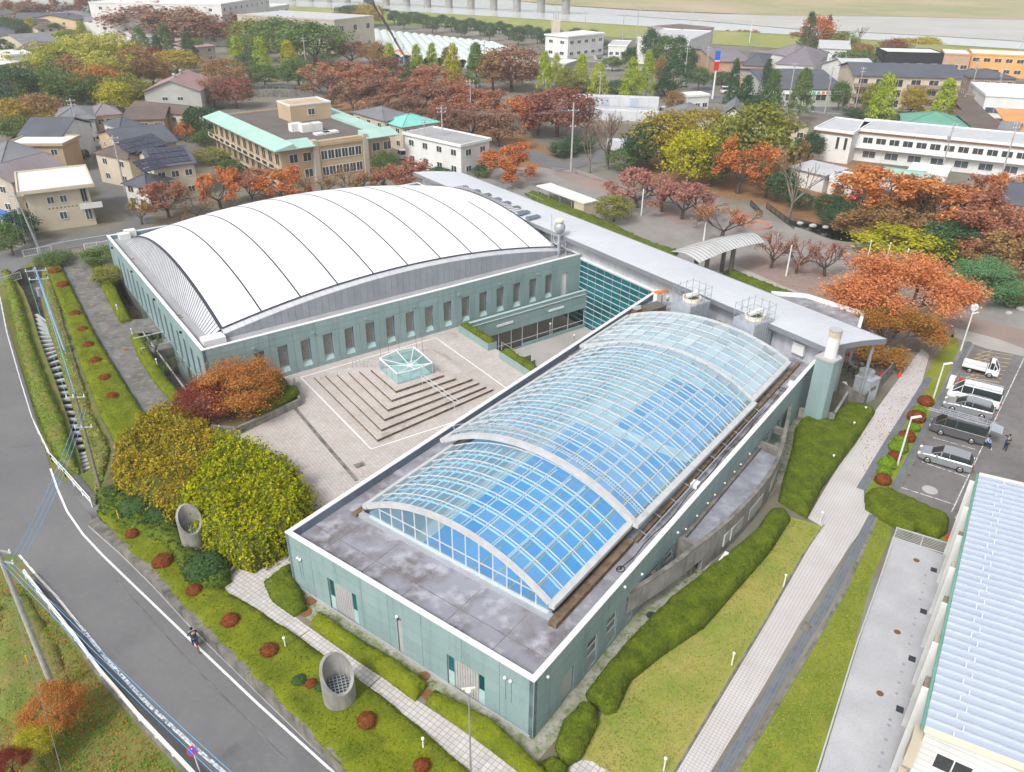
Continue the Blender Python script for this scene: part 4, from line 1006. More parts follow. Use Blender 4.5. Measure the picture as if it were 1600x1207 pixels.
mb=MB();mb.prism([pool(*p)for p in rp],2.0,2.2);mb.build('side_roof','deck_blue',cwl)
mb=MB();mb.fbox(pool,18.0,18.3,-1.45,-.02,0,2.84);mb.fbox(pool,33.6,33.9,-1.7,-.02,0,2.84);mb.fbox(pool,13.9,14.3,-.65,-.02,1.9,2.5);mb.fbox(pool,37.2,37.6,-1.0,-.02,1.9,2.5);mb.build('cross_wall','concrete_dark',cwl)
mb=MB();mb.fbox(pool,18.3,33.6,-.3,-.02,2.21,2.55);mb.build('flashing','concrete_dark',cwl)
for(a,b)in((21.5,24.5),(25.6,28.2),(30.2,32.2)):
 mb=MB()
 for k in range(3):
  x0=a+(b-a)*k/3;x1=a+(b-a)*(k+1)/3-.05
  f=lambda x:min(ar,key=lambda p:abs(p[0]-x))[1]
  mb.hexa([pool(x0,f(x0)-.06,.7),pool(x1,f(x1)-.06,.7),pool(x1,f(x1)+.1,.7),pool(x0,f(x0)+.1,.7),pool(x0,f(x0)-.06,1.8),pool(x1,f(x1)-.06,1.8),pool(x1,f(x1)+.1,1.8),pool(x0,f(x0)+.1,1.8)])
 mb.build('shutter','wall_grey',cwl)
for i in range(8):
 mb=MB();mb.ellipsoid(pool(19+i*1.7+(i%3)*.2,-.12,3.0),.09,.09,.09,8,5);mb.build('vent_cap','cream_trim',ph)
def ac_unit(p,ang,label,s=1.0,group=None):
 t=thing('outdoor_ac_unit',p,label,'air conditioner',group);F=Frame(p,ang)
 mb=MB();mb.fbox(F,-.42*s,.42*s,-.16*s,.16*s,p.z+.06,p.z+.66*s);mb.build('casing','white_paint',t)
 mb=MB();c=F(-.1*s,-.165*s,p.z+.36*s);d=F(-.1*s,-.19*s,p.z+.36*s);mb.tube(c,d,.24*s,.24*s,16);mb.build('fan_grille','black_metal',t)
 mb=MB();mb.fbox(F,-.4*s,-.3*s,-.15*s,.15*s,p.z,p.z+.06);mb.fbox(F,.3*s,.4*s,-.15*s,.15*s,p.z,p.z+.06);mb.build('feet','rubber',t);return t
ac_unit(at(1130,885),53.7,'white outdoor air conditioner on the gravel below the curved concrete wall',1.4)
# ------------------------------------------------------------------ plaza: stepped platform, lantern, rails, planters
sp=thing('stepped_platform',gym(16.5,-9,0),'square stepped platform of pale tiles rising to the glass lantern on the plaza','steps')
SH=.28
corn=[tuple(gym.inv(*q,SH*(k+1))for q in t3)for k,t3 in enumerate((((490,588),(590,687),(770,608)),((508,586),(596,671),(759,604)),((526,584),(601,655),(748,598)),((544,581),(606,640),(738,592)),((561,579),(612,625),(712,591)),((579,577),(619,611),(693,586))))]
for i,(a,b,c)in enumerate(corn):
 d=(c[0],a[1]);q=[gym(*a),gym(*b),gym(*c),gym(*d)];z0,z1=SH*i+.006,SH*(i+1)
 mb=MB();mb.prism(q,z0,z1-.015);mb.build('riser','timber_dark',sp)
 cx,cy=sum(p.x for p in q)/4,sum(p.y for p in q)/4
 mb=MB();mb.prism([(cx+(p.x-cx)*1.004,cy+(p.y-cy)*1.004)for p in q],z1-.014,z1);mb.build('step','plaza_tile',sp)
 t=Frame(gym(b[0]+.5,b[1]+.5),36);mb=MB()
lt=thing('glass_lantern',gym(17.7,-8.3,1.2),'square glass lantern with a folded turquoise glass roof on top of the plaza steps','glass lantern')
Z0=SH*6;Z1=Z0+1.2;(U0,V0),(U1,_v),(_u,V1)=gym.inv(622,601,Z0),gym.inv(675,583,Z0),gym.inv(598,577,Z0)
cn=[gym(U0,V0,Z1),gym(U1,V0,Z1),gym(U1,V1,Z1+.25),gym(U0,V1,Z1+.1)];um,vm=(U0+U1)/2,(V0+V1)/2
md=[gym(um,V0-.04,Z1-.1),gym(U1+.04,vm,Z1+.15),gym(um,V1+.04,Z1+.4),gym(U0-.04,vm,Z1+.12)];ce=gym(um+.2,vm-.5,Z1-.4)
rim=[cn[0],md[0],cn[1],md[1],cn[2],md[2],cn[3],md[3]]
for i in range(8):
 a,b=rim[i],rim[(i+1)%8];mb=MB();mb.add([a,b,ce],[(0,1,2)]);mb.build('roof_pane','lantern_glass',lt)
 mb=MB();mb.bar(a,b,.09,.12);mb.bar(ce,a,.06,.07);mb.build('roof_bar','white_trim',lt)
mb=MB();mb.tube(ce+Vector((0,0,-.05)),ce+Vector((0,0,.12)),.3,.3,16);mb.build('hub','white_trim',lt)
for k,(a,b)in enumerate((((U0,V0),(U1,V0)),((U1,V0),(U1,V1)),((U1,V1),(U0,V1)),((U0,V1),(U0,V0)))):
 for i in range(3):
  p=gym(a[0]+(b[0]-a[0])*i/3,a[1]+(b[1]-a[1])*i/3,0);q=gym(a[0]+(b[0]-a[0])*(i+1)/3,a[1]+(b[1]-a[1])*(i+1)/3,0)
  mb=MB();mb.quad((p.x,p.y,Z0+.1),(q.x,q.y,Z0+.1),(q.x,q.y,Z1-.12),(p.x,p.y,Z1-.12));mb.build('side_pane','lantern_glass',lt)
  mb=MB();mb.tube((p.x,p.y,Z0),(p.x,p.y,Z1),.05,.05,8);mb.build('post','galv',lt)
  mb=MB();mb.bar((p.x,p.y,Z0+.07),(q.x,q.y,Z0+.07),.07,.07);mb.bar((p.x,p.y,Z1-.1),(q.x,q.y,Z1-.1),.06,.06);mb.build('frame_bar','galv',lt)
mb=MB();mb.fbox(gym,U0+.1,U1-.1,V0+.1,V1-.1,Z0+.002,Z0+.03);mb.build('well_floor','pool_deck',lt)
mb=MB()
for(u,v)in((16.2,-5.7),(17.2,-5.6),(18.4,-5.7),(20.1,-6.4),(20.3,-7.4)):mb.tube(gym(u,v,Z0),gym(u+.2,v+.5,Z0+2.2),.02,.02,4)
mb.build('whip_aerials','rust',lt,kind='stuff')
def rail(name,label,pts,r,posts=None,h=.0,mat_='mullion_white',group=None):
 t=thing(name,pts[0],label,'handrail',group);mb=MB();mb.path(pts,r,6);mb.build('tube',mat_,t)
 for p,zb in posts or():m2=MB();m2.tube((p.x,p.y,zb),p,r*.8,r*.8,5);m2.build('post',mat_,t)
 return t
a0,a1=at(658,590,2.45),at(711,630,1.1);off=gym(.45,0)-gym(0,0)
loop=[a0,a1,a1+off*.5+(a1-a0).normalized()*.2,a1+off,a0+off,a0+off*.5-(a1-a0).normalized()*.2,a0]
rail('stair_handrail','looped white handrail running down the steps from the lantern',loop,.035,[(a0.lerp(a1,t),z)for t,z in((.03,1.5),(.35,1.1),(.68,.5),(.98,.2))])
pts=[gym(12.2,-2.3,.95),gym(15.4,-6.0,2.1)]
pts=[at(550,562,1.6),at(598,566,2.5)]
rail('stair_handrail','low galvanised handrail left of the lantern, ending at the top step',pts,.035,[(pts[0].lerp(pts[1],i/8),.5+1.1*i/8)for i in range(9)],mat_='galv')
# planter boxes beside the sunken court
def planter_box(u0,u1,v0,v1,h,label,steps=None):
 t=thing('planter_box',gym((u0+u1)/2,(v0+v1)/2,0),label,'planter');mb=MB();w=.12
 mb.fbox(gym,u0,u1,v0,v0+w,0.006,h);mb.fbox(gym,u0,u1,v1-w,v1,0.006,h);mb.fbox(gym,u0,u0+w,v0+w,v1-w,0.006,h);mb.fbox(gym,u1-w,u1,v0+w,v1-w,0.006,h)
 mb.build('box','teal_tile',t)
 mb=MB();mb.fbox(gym,u0+w,u1-w,v0+w,v1-w,.01,h-.1);mb.build('soil','soil',t);return t
planter_box(28.55,29.75,-7.4,-1.3,.85,'teal planter box with a clipped hedge beside the hall wall and sunken court')
planter_box(28.55,29.75,-16.2,-9.6,.85,'teal planter box with a clipped hedge beside the pool hall parapet')
mb=MB();rail('stair_handrail','white handrail between the two teal planters, going down to the court',[gym(30.0,-8.0,.95),gym(32.6,-8.0,-1.2)],.04,[(gym(30.0,-8.0,.95),0),(gym(31.3,-8.0,-.15),-2.5),(gym(32.6,-8.0,-1.2),-3.5)])
st=thing('court_stair',gym(32,-8.6,COURT_Z),'concrete stair leading down from the plaza into the sunken court','stairs')
for i in range(18):
 mb=MB();mb.fbox(gym,29.62+i*.28,29.9+i*.28,-9.4,-7.6,COURT_Z,-.25*(i+1)+.0);mb.build('step','concrete_pale',st)
for k,(x,y)in enumerate(((824,558),(831,566))):
 p=at(x,y,COURT_Z+1.6);t=tag(MB().fbox(Frame(p,36),-.5,.5,-.06,.06,COURT_Z,COURT_Z+1.7).build('notice_board','window_blue',loc=Vector((p.x,p.y,COURT_Z))),['dark slanted panel standing in the sunken court behind the hedge, left one','dark slanted panel standing in the sunken court behind the hedge, right one'][k],'panel')
 # raised bed with the maples
def wallbox(name,label,px,z,h,th,material,cat='low wall',low=False,closed=False):
 P=[(atl(x,y)if low else at(x,y,z))for x,y in px]
 if closed:P.append(P[0])
 t=thing(name,P[0],label,cat)
 for i,(a,b)in enumerate(zip(P,P[1:])):
  d=(b-a);d.z=0;L=d.length;F=Frame(a,math.degrees(math.atan2(d.y,d.x)));mb=MB();e=-th*.5 if i else 0
  mb.hexa([F(0,0,a.z),F(L+e*0,0,b.z),F(L,th,b.z),F(0,th,a.z),F(0,0,a.z+h),F(L,0,b.z+h),F(L,th,b.z+h),F(0,th,a.z+h)]);mb.build('wall_section',material,t)
 return t
wallbox('planting_wall','streaked concrete wall of the raised bed under the orange maple',[(331,676),(371,680),(471,634),(462,600)],0,.75,.22,'concrete')
sheet('bed_soil',A([(331,660),(371,676),(468,628),(445,592),(400,590),(330,610)],.4),.5,'soil')
wallbox('edge_wall','low concrete kerb where the path meets the vine trees',[(372,880),(385,872),(352,903)],0,.35,.2,'concrete_dark')
# road retaining wall: follows the garden edge
rw=[(146,818),(190,856),(240,904),(300,968),(350,1018),(400,1067),(440,1105),(480,1144),(548,1211),(640,1300)]
P=[atl(x,y)for x,y in rw];t=thing('garden_retaining_wall',P[3],'dark weathered retaining wall between the road and the clipped garden','retaining wall')
k=0
for a,b in zip(P,P[1:]):
 n=max(1,int((b-a).length/2.0));d=(b-a).normalized();nn=Vector((-d.y,d.x,0))*.0
 for i in range(n):
  p,q=a.lerp(b,i/n),a.lerp(b,(i+.985)/n);s=Vector((d.y,-d.x,0))*-.3
  zl=low_z(p.y)-.1;w1=s*1.3;mb=MB();mb.hexa([Vector((v.x,v.y,z))for v,z in((p-w1,zl),(q-w1,zl),(q+w1,zl),(p+w1,zl),(p-w1,.2),(q-w1,.2),(q+w1,.2),(p+w1,.2))]);mb.build('wall_block','concrete_dark',t)
  # concrete vent cylinders, cut on a slant
def vent_tower(px,py,r,h,lean,label,ang):
 p=at(px,py,0);t=thing('slanted_vent_pipe',p,label,'concrete vent');n=36
 def z(a,rr):return h+lean*math.cos(a-ang)*rr/r
 for nm,m_,rr in(('shell','concrete',None),):
  vs=[]
  for R_,top in((r,0),(r,1),(r*.8,1),(r*.8,2)):
   for i in range(n):
    a=2*math.pi*i/n;vs.append((p.x+R_*math.cos(a),p.y+R_*math.sin(a),0 if top==0 else(z(a,r)if top==1 else h-lean-.35)))
  fs=[(k*n+i,k*n+(i+1)%n,(k+1)*n+(i+1)%n,(k+1)*n+i)for k in range(3)for i in range(n)]
  mb=MB();mb.add(vs,fs);mb.build(nm,m_,t)
 mb=MB();R_=r*.8;zz=h-lean-.05
 for i in range(7):
  x=-R_+2*R_*(i+.5)/7;y=math.sqrt(max(0,R_*R_-x*x));F=Frame(p,20);mb.bar(F(x,-y,zz),F(x,y,zz),.05,.06);mb.bar(F(-y,x,zz-.06),F(y,x,zz-.06),.05,.05)
 mb.build('grate','grey_metal',t)
 mb=MB();mb.tube((p.x,p.y,.3),(p.x,p.y,zz-.3),R_,R_,24);mb.build('dark_shaft','interior_dark',t);return t
vent_tower(532,1095,.98,2.35,.85,'slanted concrete vent pipe with a grate, beside the front path',R(125))
vent_tower(305,852,.88,2.5,.85,'slanted concrete vent pipe with a grate, beside the yellow-green vine trees',R(125))
# ------------------------------------------------------------------ hedges, ground cover, shrubs
def wob(x,y,s=1.0):
 return(np.sin(x*1.3*s+1.7*np.sin(y*.9*s))+np.sin(y*1.7*s+2.1*np.sin(x*1.1*s+1))+.6*np.sin(x*4.1*s+y*3.3*s))/2.6
def flakes(P,Nrm,size,ang_spread=.9):
 n=len(P);d=Nrm+RNG.normal(0,ang_spread,(n,3));d/=np.linalg.norm(d,axis=1)[:,None]
 r=RNG.normal(0,1,(n,3));a=np.cross(d,r);a/=np.linalg.norm(a,axis=1)[:,None];b=np.cross(d,a)
 s=size*RNG.uniform(.6,1.4,(n,1));P=P+d*RNG.uniform(-.2,.6,(n,1))*size
 v=np.stack([P-a*s,P-b*s*.55,P+a*s,P+b*s*.55],1).reshape(-1,3)
 f=np.arange(4*n).reshape(-1,4);return v,f
def two_mesh(name,v1,f1,m1,v2,f2,m2,smooth=True):
 me=bpy.data.meshes.new(name);nv=len(v1)+len(v2)
 me.vertices.add(nv);me.vertices.foreach_set('co',np.vstack([v1,v2]).astype(np.float32).ravel())
 li=np.concatenate([f1.ravel(),(f2+len(v1)).ravel()]).astype(np.int32);me.loops.add(len(li));me.loops.foreach_set('vertex_index',li)
 k1,k2=f1.shape[1],f2.shape[1];st_=np.concatenate([np.arange(len(f1))*k1,f1.size+np.arange(len(f2))*k2]).astype(np.int32)
 me.polygons.add(len(f1)+len(f2));me.polygons.foreach_set('loop_start',st_);me.update(calc_edges=True)
 me.polygons.foreach_set('material_index',np.concatenate([np.zeros(len(f1)),np.ones(len(f2))]).astype(np.int32))
 me.polygons.foreach_set('use_smooth',np.concatenate([np.ones(len(f1)),np.zeros(len(f2))]).astype(bool))
 me.materials.append(MATS[m1]);me.materials.append(MATS[m2]);me.validate();return me
def hedge(name,label,cat,px,h,z=0.0,s=.32,dens=80,leaf=.06,bm='hedge_body',lm='hedge_leaf',edge=.35,rough=.10,low=False,group=None,world_pts=None,kind=None,holes=(),fluff=0.0,env=None):
 poly=world_pts if world_pts is not None else[(atl(x,y)if low else at(x,y,z+h*.6))for x,y in px]
 v,f,loops=fill(poly,s)
 zb=np.array([low_z(y)for x,y in v])if low else np.full(len(v),z)
 d=edge_dist(v,loops[0]if env is None else np.array([(p.x,p.y)for p in(at(x,y,z+h*.6)for x,y in env)]));prof=np.clip(d/edge,0,1);prof=np.sqrt(np.clip(1-(1-prof)**2,0,1))
 top=zb+h*(.42+.58*prof)+rough*wob(v[:,0],v[:,1])*1.0+RNG.uniform(-rough,rough,len(v))*.5
 n=len(v);nl=len(loops[0])
 V=np.column_stack([v,top]);rimb=np.column_stack([v[:nl],zb[:nl]])
 Vall=np.vstack([V,rimb]);i=np.arange(nl);j=(i+1)%nl
 side=np.concatenate([np.stack([i,n+i,j],1),np.stack([j,n+i,n+j],1)])
 a=sum(loops[0][k][0]*loops[0][(k+1)%nl][1]-loops[0][(k+1)%nl][0]*loops[0][k][1]for k in range(nl))
 if a<0:side=side[:,::-1]
 F_=np.vstack([f,side])
 A_,B_,C_=Vall[F_[:,0]],Vall[F_[:,1]],Vall[F_[:,2]];nr=np.cross(B_-A_,C_-A_);ar_=np.linalg.norm(nr,axis=1)/2;tot=ar_.sum();cnt=int(tot*dens)
 k=RNG.choice(len(F_),cnt,p=ar_/tot);r1,r2=RNG.random(cnt),RNG.random(cnt);q=r1+r2>1;r1[q]=1-r1[q];r2[q]=1-r2[q]
 Pp=A_[k]+(B_-A_)[k]*r1[:,None]+(C_-A_)[k]*r2[:,None];nn=nr[k]/np.maximum(np.linalg.norm(nr[k],axis=1),1e-9)[:,None]
 if fluff:
  cl=np.sin(Pp[:,0]*3.1+2*np.sin(Pp[:,1]*2.3))*np.sin(Pp[:,1]*3.7+2*np.sin(Pp[:,0]*2.9+Pp[:,2]));Pp=Pp+nn*(fluff*np.clip(cl+.3,-.3,1.2)*RNG.random(cnt))[:,None]
 fv,ff=flakes(Pp,nn,leaf)
 c=np.array([v[:,0].mean(),v[:,1].mean(),zb.min()]);me=two_mesh(name,Vall-c,F_,bm,fv-c,ff,lm)
 return link(name,me,loc=tuple(c),label=label,cat=cat,group=group,kind=kind)if False else tag(link(name,me,loc=tuple(c)),label,cat,group,kind)
GC=dict(bm='ground_cover_body',lm='cover_leaf')
hedge('azalea_bed','long clipped yellow-green azalea bed between the canal and the service walk','azalea bed',[(66,404),(90,404),(108,440),(140,505),(172,562),(228,650),(222,668),(184,700),(158,652),(122,560),(96,480)],.55,**GC)
hedge('azalea_bed','clipped azalea strip beside the sports hall pit, nearest the side street gate','azalea bed',[(134,394),(152,392),(160,418),(176,440),(204,498),(188,502),(166,462),(150,430)],.6,**GC)
hedge('azalea_bed','clipped azalea strip beside the sports hall wall, south of the small bridge','azalea bed',[(203,524),(216,520),(226,534),(262,592),(284,616),(268,626),(240,594),(216,556)],.6,**GC)
hedge('azalea_bed','broad clipped azalea ground cover between the road wall and the front path','azalea bed',[(150,800),(182,790),(212,822),(262,842),(292,862),(302,884),(352,920),(404,953),(484,1006),(564,1062),(644,1126),(748,1218),(800,1262),(650,1300),(566,1228),(480,1140),(400,1062),(300,962),(240,896),(190,850)],.32,s=.4,dens=60,edge=.5,**GC)
hedge('clipped_hedge','clipped hedge at the left corner of the pool hall, beside the paved corner','hedge',[(455,893),(458,880),(440,886),(412,908),(424,934),(458,958),(478,948),(474,926)],.7,edge=.3)
hedge('clipped_hedge','long clipped hedge along the pool hall front, between the manhole slabs','hedge',[(500,955),(484,972),(520,1000),(600,1054),(648,1090),(667,1066),(640,1044),(560,996)],.7,edge=.3,**GC)
hedge('clipped_hedge','clipped hedge below the glass block window at the hall front corner','hedge',[(680,1076),(664,1094),(740,1146),(810,1200),(870,1252),(890,1240),(840,1190),(766,1122)],.7,edge=.3,**GC)
hedge('clipped_hedge','long thick dark green hedge between the pool hall gravel and the lawn','hedge',[(916,1078),(922,1092),(948,1108),(964,1104),(986,1056),(1036,1016),(1102,972),(1160,906),(1204,856),(1236,806),(1228,796),(1204,796),(1180,828),(1130,870),(1040,940),(975,1005)],1.0,edge=.4)
hedge('clipped_hedge','rounded dark hedge block at the pool hall corner by the lawn','hedge',[(912,1094),(880,1122),(868,1160),(878,1192),(908,1178),(934,1126),(932,1104)],1.0,edge=.4)
hedge('clipped_hedge','low hedge corner beside the small tiled landing at the picture bottom','hedge',[(846,1186),(866,1180),(888,1196),(880,1240),(862,1240)],.8,edge=.4)
hedge('azalea_bed','large clipped azalea mound beside the walkway, below the concrete enclosure','azalea bed',[(1218,776),(1262,803),(1285,757),(1338,686),(1368,640),(1324,628),(1306,644),(1304,660),(1256,652),(1244,664),(1238,700),(1226,740)],.95,edge=.4)
hedge('azalea_bed','clipped hedge between the car park and the fenced yard','azalea bed',[(1354,768),(1384,763),(1420,778),(1484,808),(1482,826),(1464,838),(1436,822),(1426,832),(1380,806),(1354,788)],.95,edge=.4)
hedge('clipped_hedge','clipped hedge on the planter wall between the hall windows and the orange maple','hedge',[(414,592),(438,582),(444,592),(440,604),(462,602),(468,612),(440,630),(400,648),(396,634),(424,618)],.5,z=.75,edge=.25)
hedge('clipped_hedge','clipped hedge filling the teal planter beside the hall wall','hedge',None,.5,z=.75,edge=.25,world_pts=[gym(28.65,-7.3),gym(29.65,-7.3),gym(29.65,-1.4),gym(28.65,-1.4)],bm='hedge_body')
hedge('clipped_hedge','clipped hedge filling the teal planter beside the pool hall parapet','hedge',None,.5,z=.75,edge=.25,world_pts=[gym(28.65,-16.1),gym(29.65,-16.1),gym(29.65,-9.7),gym(28.65,-9.7)])
hedge('clipped_hedge','long straight hedge along the outer side of the concourse, near the canopy','hedge',[(820,300),(838,300),(900,326),(960,352),(1010,376),(1060,392),(1048,402),(1000,386),(930,354),(860,326)],.9,s=.6,dens=20,leaf=.09,lm='leaf_green',bm='hedge_body')
hedge('clipped_hedge','hedge between the concourse and the pale path, right of the canopy','hedge',[(1130,424),(1140,420),(1200,444),(1245,462),(1232,470),(1190,456)],.9,s=.6,dens=20,leaf=.09,lm='leaf_green',bm='hedge_body')
hedge('clipped_hedge','hedge strip beside the white bicycle shed roof','hedge',[(858,290),(868,288),(940,322),(932,328)],.8,s=.6,dens=18,leaf=.09)
# weeds and banks by the canal
WD=dict(bm='lawn_green',lm='weed_leaf')
hedge('canal_weeds','bright green vine mass along the road fence beside the canal','climbing plant',[(4,428),(14,424),(32,470),(52,540),(74,600),(96,650),(112,700),(124,742),(96,728),(74,690),(56,640),(40,580),(22,505)],.7,low=True,s=.4,dens=34,leaf=.11,bm='lawn_green',lm='lime_shrub_leaf',edge=.5,rough=.16)
hedge('canal_weeds','rough dry weeds on the bank between the canal and the azalea bed','weeds',[(70,430),(84,450),(104,520),(122,580),(146,650),(172,706),(150,790),(146,740),(118,650),(92,560),(74,500)],.35,low=True,s=.4,dens=30,leaf=.12,edge=.3,rough=.16,kind='stuff',**WD)
hedge('dark_groundcover','dark glossy shrubs at the foot of the vine trees beside the road wall','shrub bed',[(150,770),(196,756),(230,770),(268,800),(290,850),(330,880),(362,868),(358,905),(330,920),(290,905),(256,846),(206,828),(160,800)],.75,s=.35,dens=34,leaf=.11,bm='hedge_body',lm='dark_shrub_leaf',edge=.6,rough=.25,fluff=.3)
hedge('lot_weeds','leafy green weeds on the lower left lot under the utility pole','weeds',[(0,930),(40,930),(90,1010),(120,1110),(60,1150),(0,1120)],.22,low=True,s=.5,dens=16,leaf=.10,edge=.5,rough=.15,kind='stuff',**WD)
# round shrubs: a template per colour, copied
def ball_mesh(name,lm,bm,seed,leaf=.05,n=900,flat=.75):
 rg=np.random.default_rng(seed);mb=MB();mb.ellipsoid((0,0,.35),.9,.9,.72,14,9);v1=np.array(mb.v,float)
 v1+=rg.normal(0,.03,v1.shape);f1=np.array(mb.f)
 d=rg.normal(0,1,(n,3));d/=np.linalg.norm(d,axis=1)[:,None];d=d[d[:,2]>-.5];P=d*[.95,.95,.76]+[0,0,.35]
 fv,ff=flakes(P*(1+.05*wob(P[:,:1]*4,P[:,1:2]*4)),d,leaf);return two_mesh(name,v1,f1,bm,fv,ff,lm)
mat('red_body',(.15,.03,.012),(.20,.07,.02),3,rough=1);mat('lime_body',(.10,.17,.01),(.14,.22,.015),3,rough=1);mat('dark_body',(.03,.07,.02),(.05,.09,.025),3,rough=1)
balls={k:[ball_mesh('round_shrub',lm,bm,i*3+s,leaf=.075)for s in range(2)]for i,(k,lm,bm)in enumerate((('red','red_shrub_leaf','red_body'),('lime','lime_shrub_leaf','lime_body'),('dark','dark_shrub_leaf','dark_body')))}
def shrub(px,py,wpx,kind,label,group=None,z=0.0,sz=.8,low=False,i=0):
 p=at(px,py,z+.3);depth=(p-Vector((0,0,CAM_H))).length;r=wpx/2*depth/FPX
 me=balls[kind][i%2];o=bpy.data.objects.new('round_shrub',me);COL.objects.link(o);o.location=(p.x,p.y,z);o.scale=(r,r,r*sz);o.rotation_euler=(0,0,random.random()*6)
 return tag(o,label,'shrub',group)
for i,(x,y,w)in enumerate(((86,424,17),(98,445,17),(118,490,16),(129,514,15),(138,538,16),(149,563,17),(164,589,17),(175,618,18))):
 shrub(x,y,w,'red',['small reddish round shrub in the canal-side azalea bed, '+s for s in('nearest the gate','second from the gate','third from the gate','fourth from the gate','fifth from the gate','sixth from the gate','second from the vine trees','nearest the vine trees')][i],'reddish shrubs in the long azalea bed',z=.3,i=i)
for i,(x,y,w,l)in enumerate(((206,832,20,'reddish round shrub at the top end of the road-side garden'),(254,876,30,'rust red round shrub left of the upper vent pipe'),(303,921,24,'rust red round shrub below the upper vent pipe'),(360,968,28,'reddish round shrub near the path bend'),(420,1014,27,'red round shrub in the ground cover beside a path lamp'),(486,1066,20,'small red shrub left of the lower vent pipe'),(573,1124,30,'red round shrub just right of the lower vent pipe'),(659,1194,26,'red round shrub at the bottom end of the front garden'))):
 shrub(x,y,w,'red',l,'reddish shrubs in the front garden',z=.2,i=i)
for i,(x,y,w,l)in enumerate(((468,1062,24,'grey-green bushy shrub left of the lower vent pipe'),(500,1073,22,'grey-green shrub touching the lower vent pipe'),(322,890,62,'big dark green shrub in front of the upper vent pipe'),(212,795,50,'dark glossy shrub under the vine trees, upper one'),(246,812,44,'dark glossy shrub under the vine trees, lower one'),(175,772,34,'dark glossy shrub at the foot of the wooden utility pole'))):
 shrub(x,y,w,'dark',l,z=.1,i=i)
row=[(1447,627,22,'red'),(1436,642,20,'lime'),(1432,652,25,'red'),(1429,667,17,'lime'),(1417,682,24,'red'),(1407,688,20,'lime'),(1404,699,27,'lime'),(1398,712,19,'red'),(1387,724,26,'lime'),(1382,737,21,'lime'),(1380,749,24,'red')]
lab=['red ball shrub farthest up the car park strip','lime ball shrub between the two farthest red balls','large red ball shrub opposite the grey van nose','small lime ball shrub beside the leaning white lamp post','red ball shrub behind the foot of the lamp post light','lime ball shrub just above the biggest lime ball','biggest lime ball shrub, at the middle of the strip','red ball shrub touching the lamp post base','lime ball shrub just below the lamp post base','small lime ball shrub above the last red ball','dark red ball shrub at the near end of the strip']
for i,(x,y,w,k)in enumerate(row):shrub(x,y,w,k,lab[i],'ball shrubs along the car park',z=0,sz=.95,i=i)
# ------------------------------------------------------------------ trees: unit templates (height 1, crown about 1 across), copied
def tube_np(segs,n=5):
 V=[];F=[];k=0
 for p,q,r0,r1 in segs:
  p=np.array(p,float);q=np.array(q,float);d=q-p;L=np.linalg.norm(d)
  if L<1e-6:continue
  d/=L;a=np.cross(d,[0,0,1.0]if abs(d[2])<.9 else[1.0,0,0]);a/=np.linalg.norm(a);b=np.cross(d,a)
  t=np.arange(n)*2*np.pi/n;ring=np.cos(t)[:,None]*a+np.sin(t)[:,None]*b
  V.append(p+ring*r0);V.append(q+ring*r1);i=np.arange(n);j=(i+1)%n
  F.append(np.stack([i,j,j+n,i+n],1)+k);k+=2*n
 return np.vstack(V),np.vstack(F)
def grow(rg,p,d,L,r,lvl,maxl,spread,nb,segs,tips,up=.15,k=3):
 q=p
 for i in range(k):
  d=d+rg.normal(0,.12,3)+np.array([0,0,up*.3]);d/=np.linalg.norm(d);q2=q+d*L/k
  segs.append((q,q2,r*(1-.3*i/k),r*(1-.3*(i+1)/k)));q=q2
  if lvl>=maxl-1:tips.append((q,d))
 if lvl<maxl:
  for b in range(nb):
   a=rg.normal(0,1,3);a-=a.dot(d)*d;a/=np.linalg.norm(a);s=spread*rg.uniform(.6,1.25)
   dd=d*math.cos(s)+a*math.sin(s);dd[2]+=up;dd/=np.linalg.norm(dd)
   grow(rg,q,dd,L*rg.uniform(.62,.85),r*.62,lvl+1,maxl,spread,nb,segs,tips,up)
def fit(segs,P,wide):
 """scale skeleton so it is 1 high and 'wide' across"""
 a=np.array([s[1]for s in segs]);rmax=np.percentile(np.hypot(a[:,0],a[:,1]),97);z=a[:,2].max()*1.03
 S=np.array([wide/2/rmax,wide/2/rmax,1/z]);segs=[(np.array(p)*S,np.array(q)*S,r0,r1)for p,q,r0,r1 in segs]
 return segs,[(np.array(p)*S,d)for p,d in P]
TPL={}
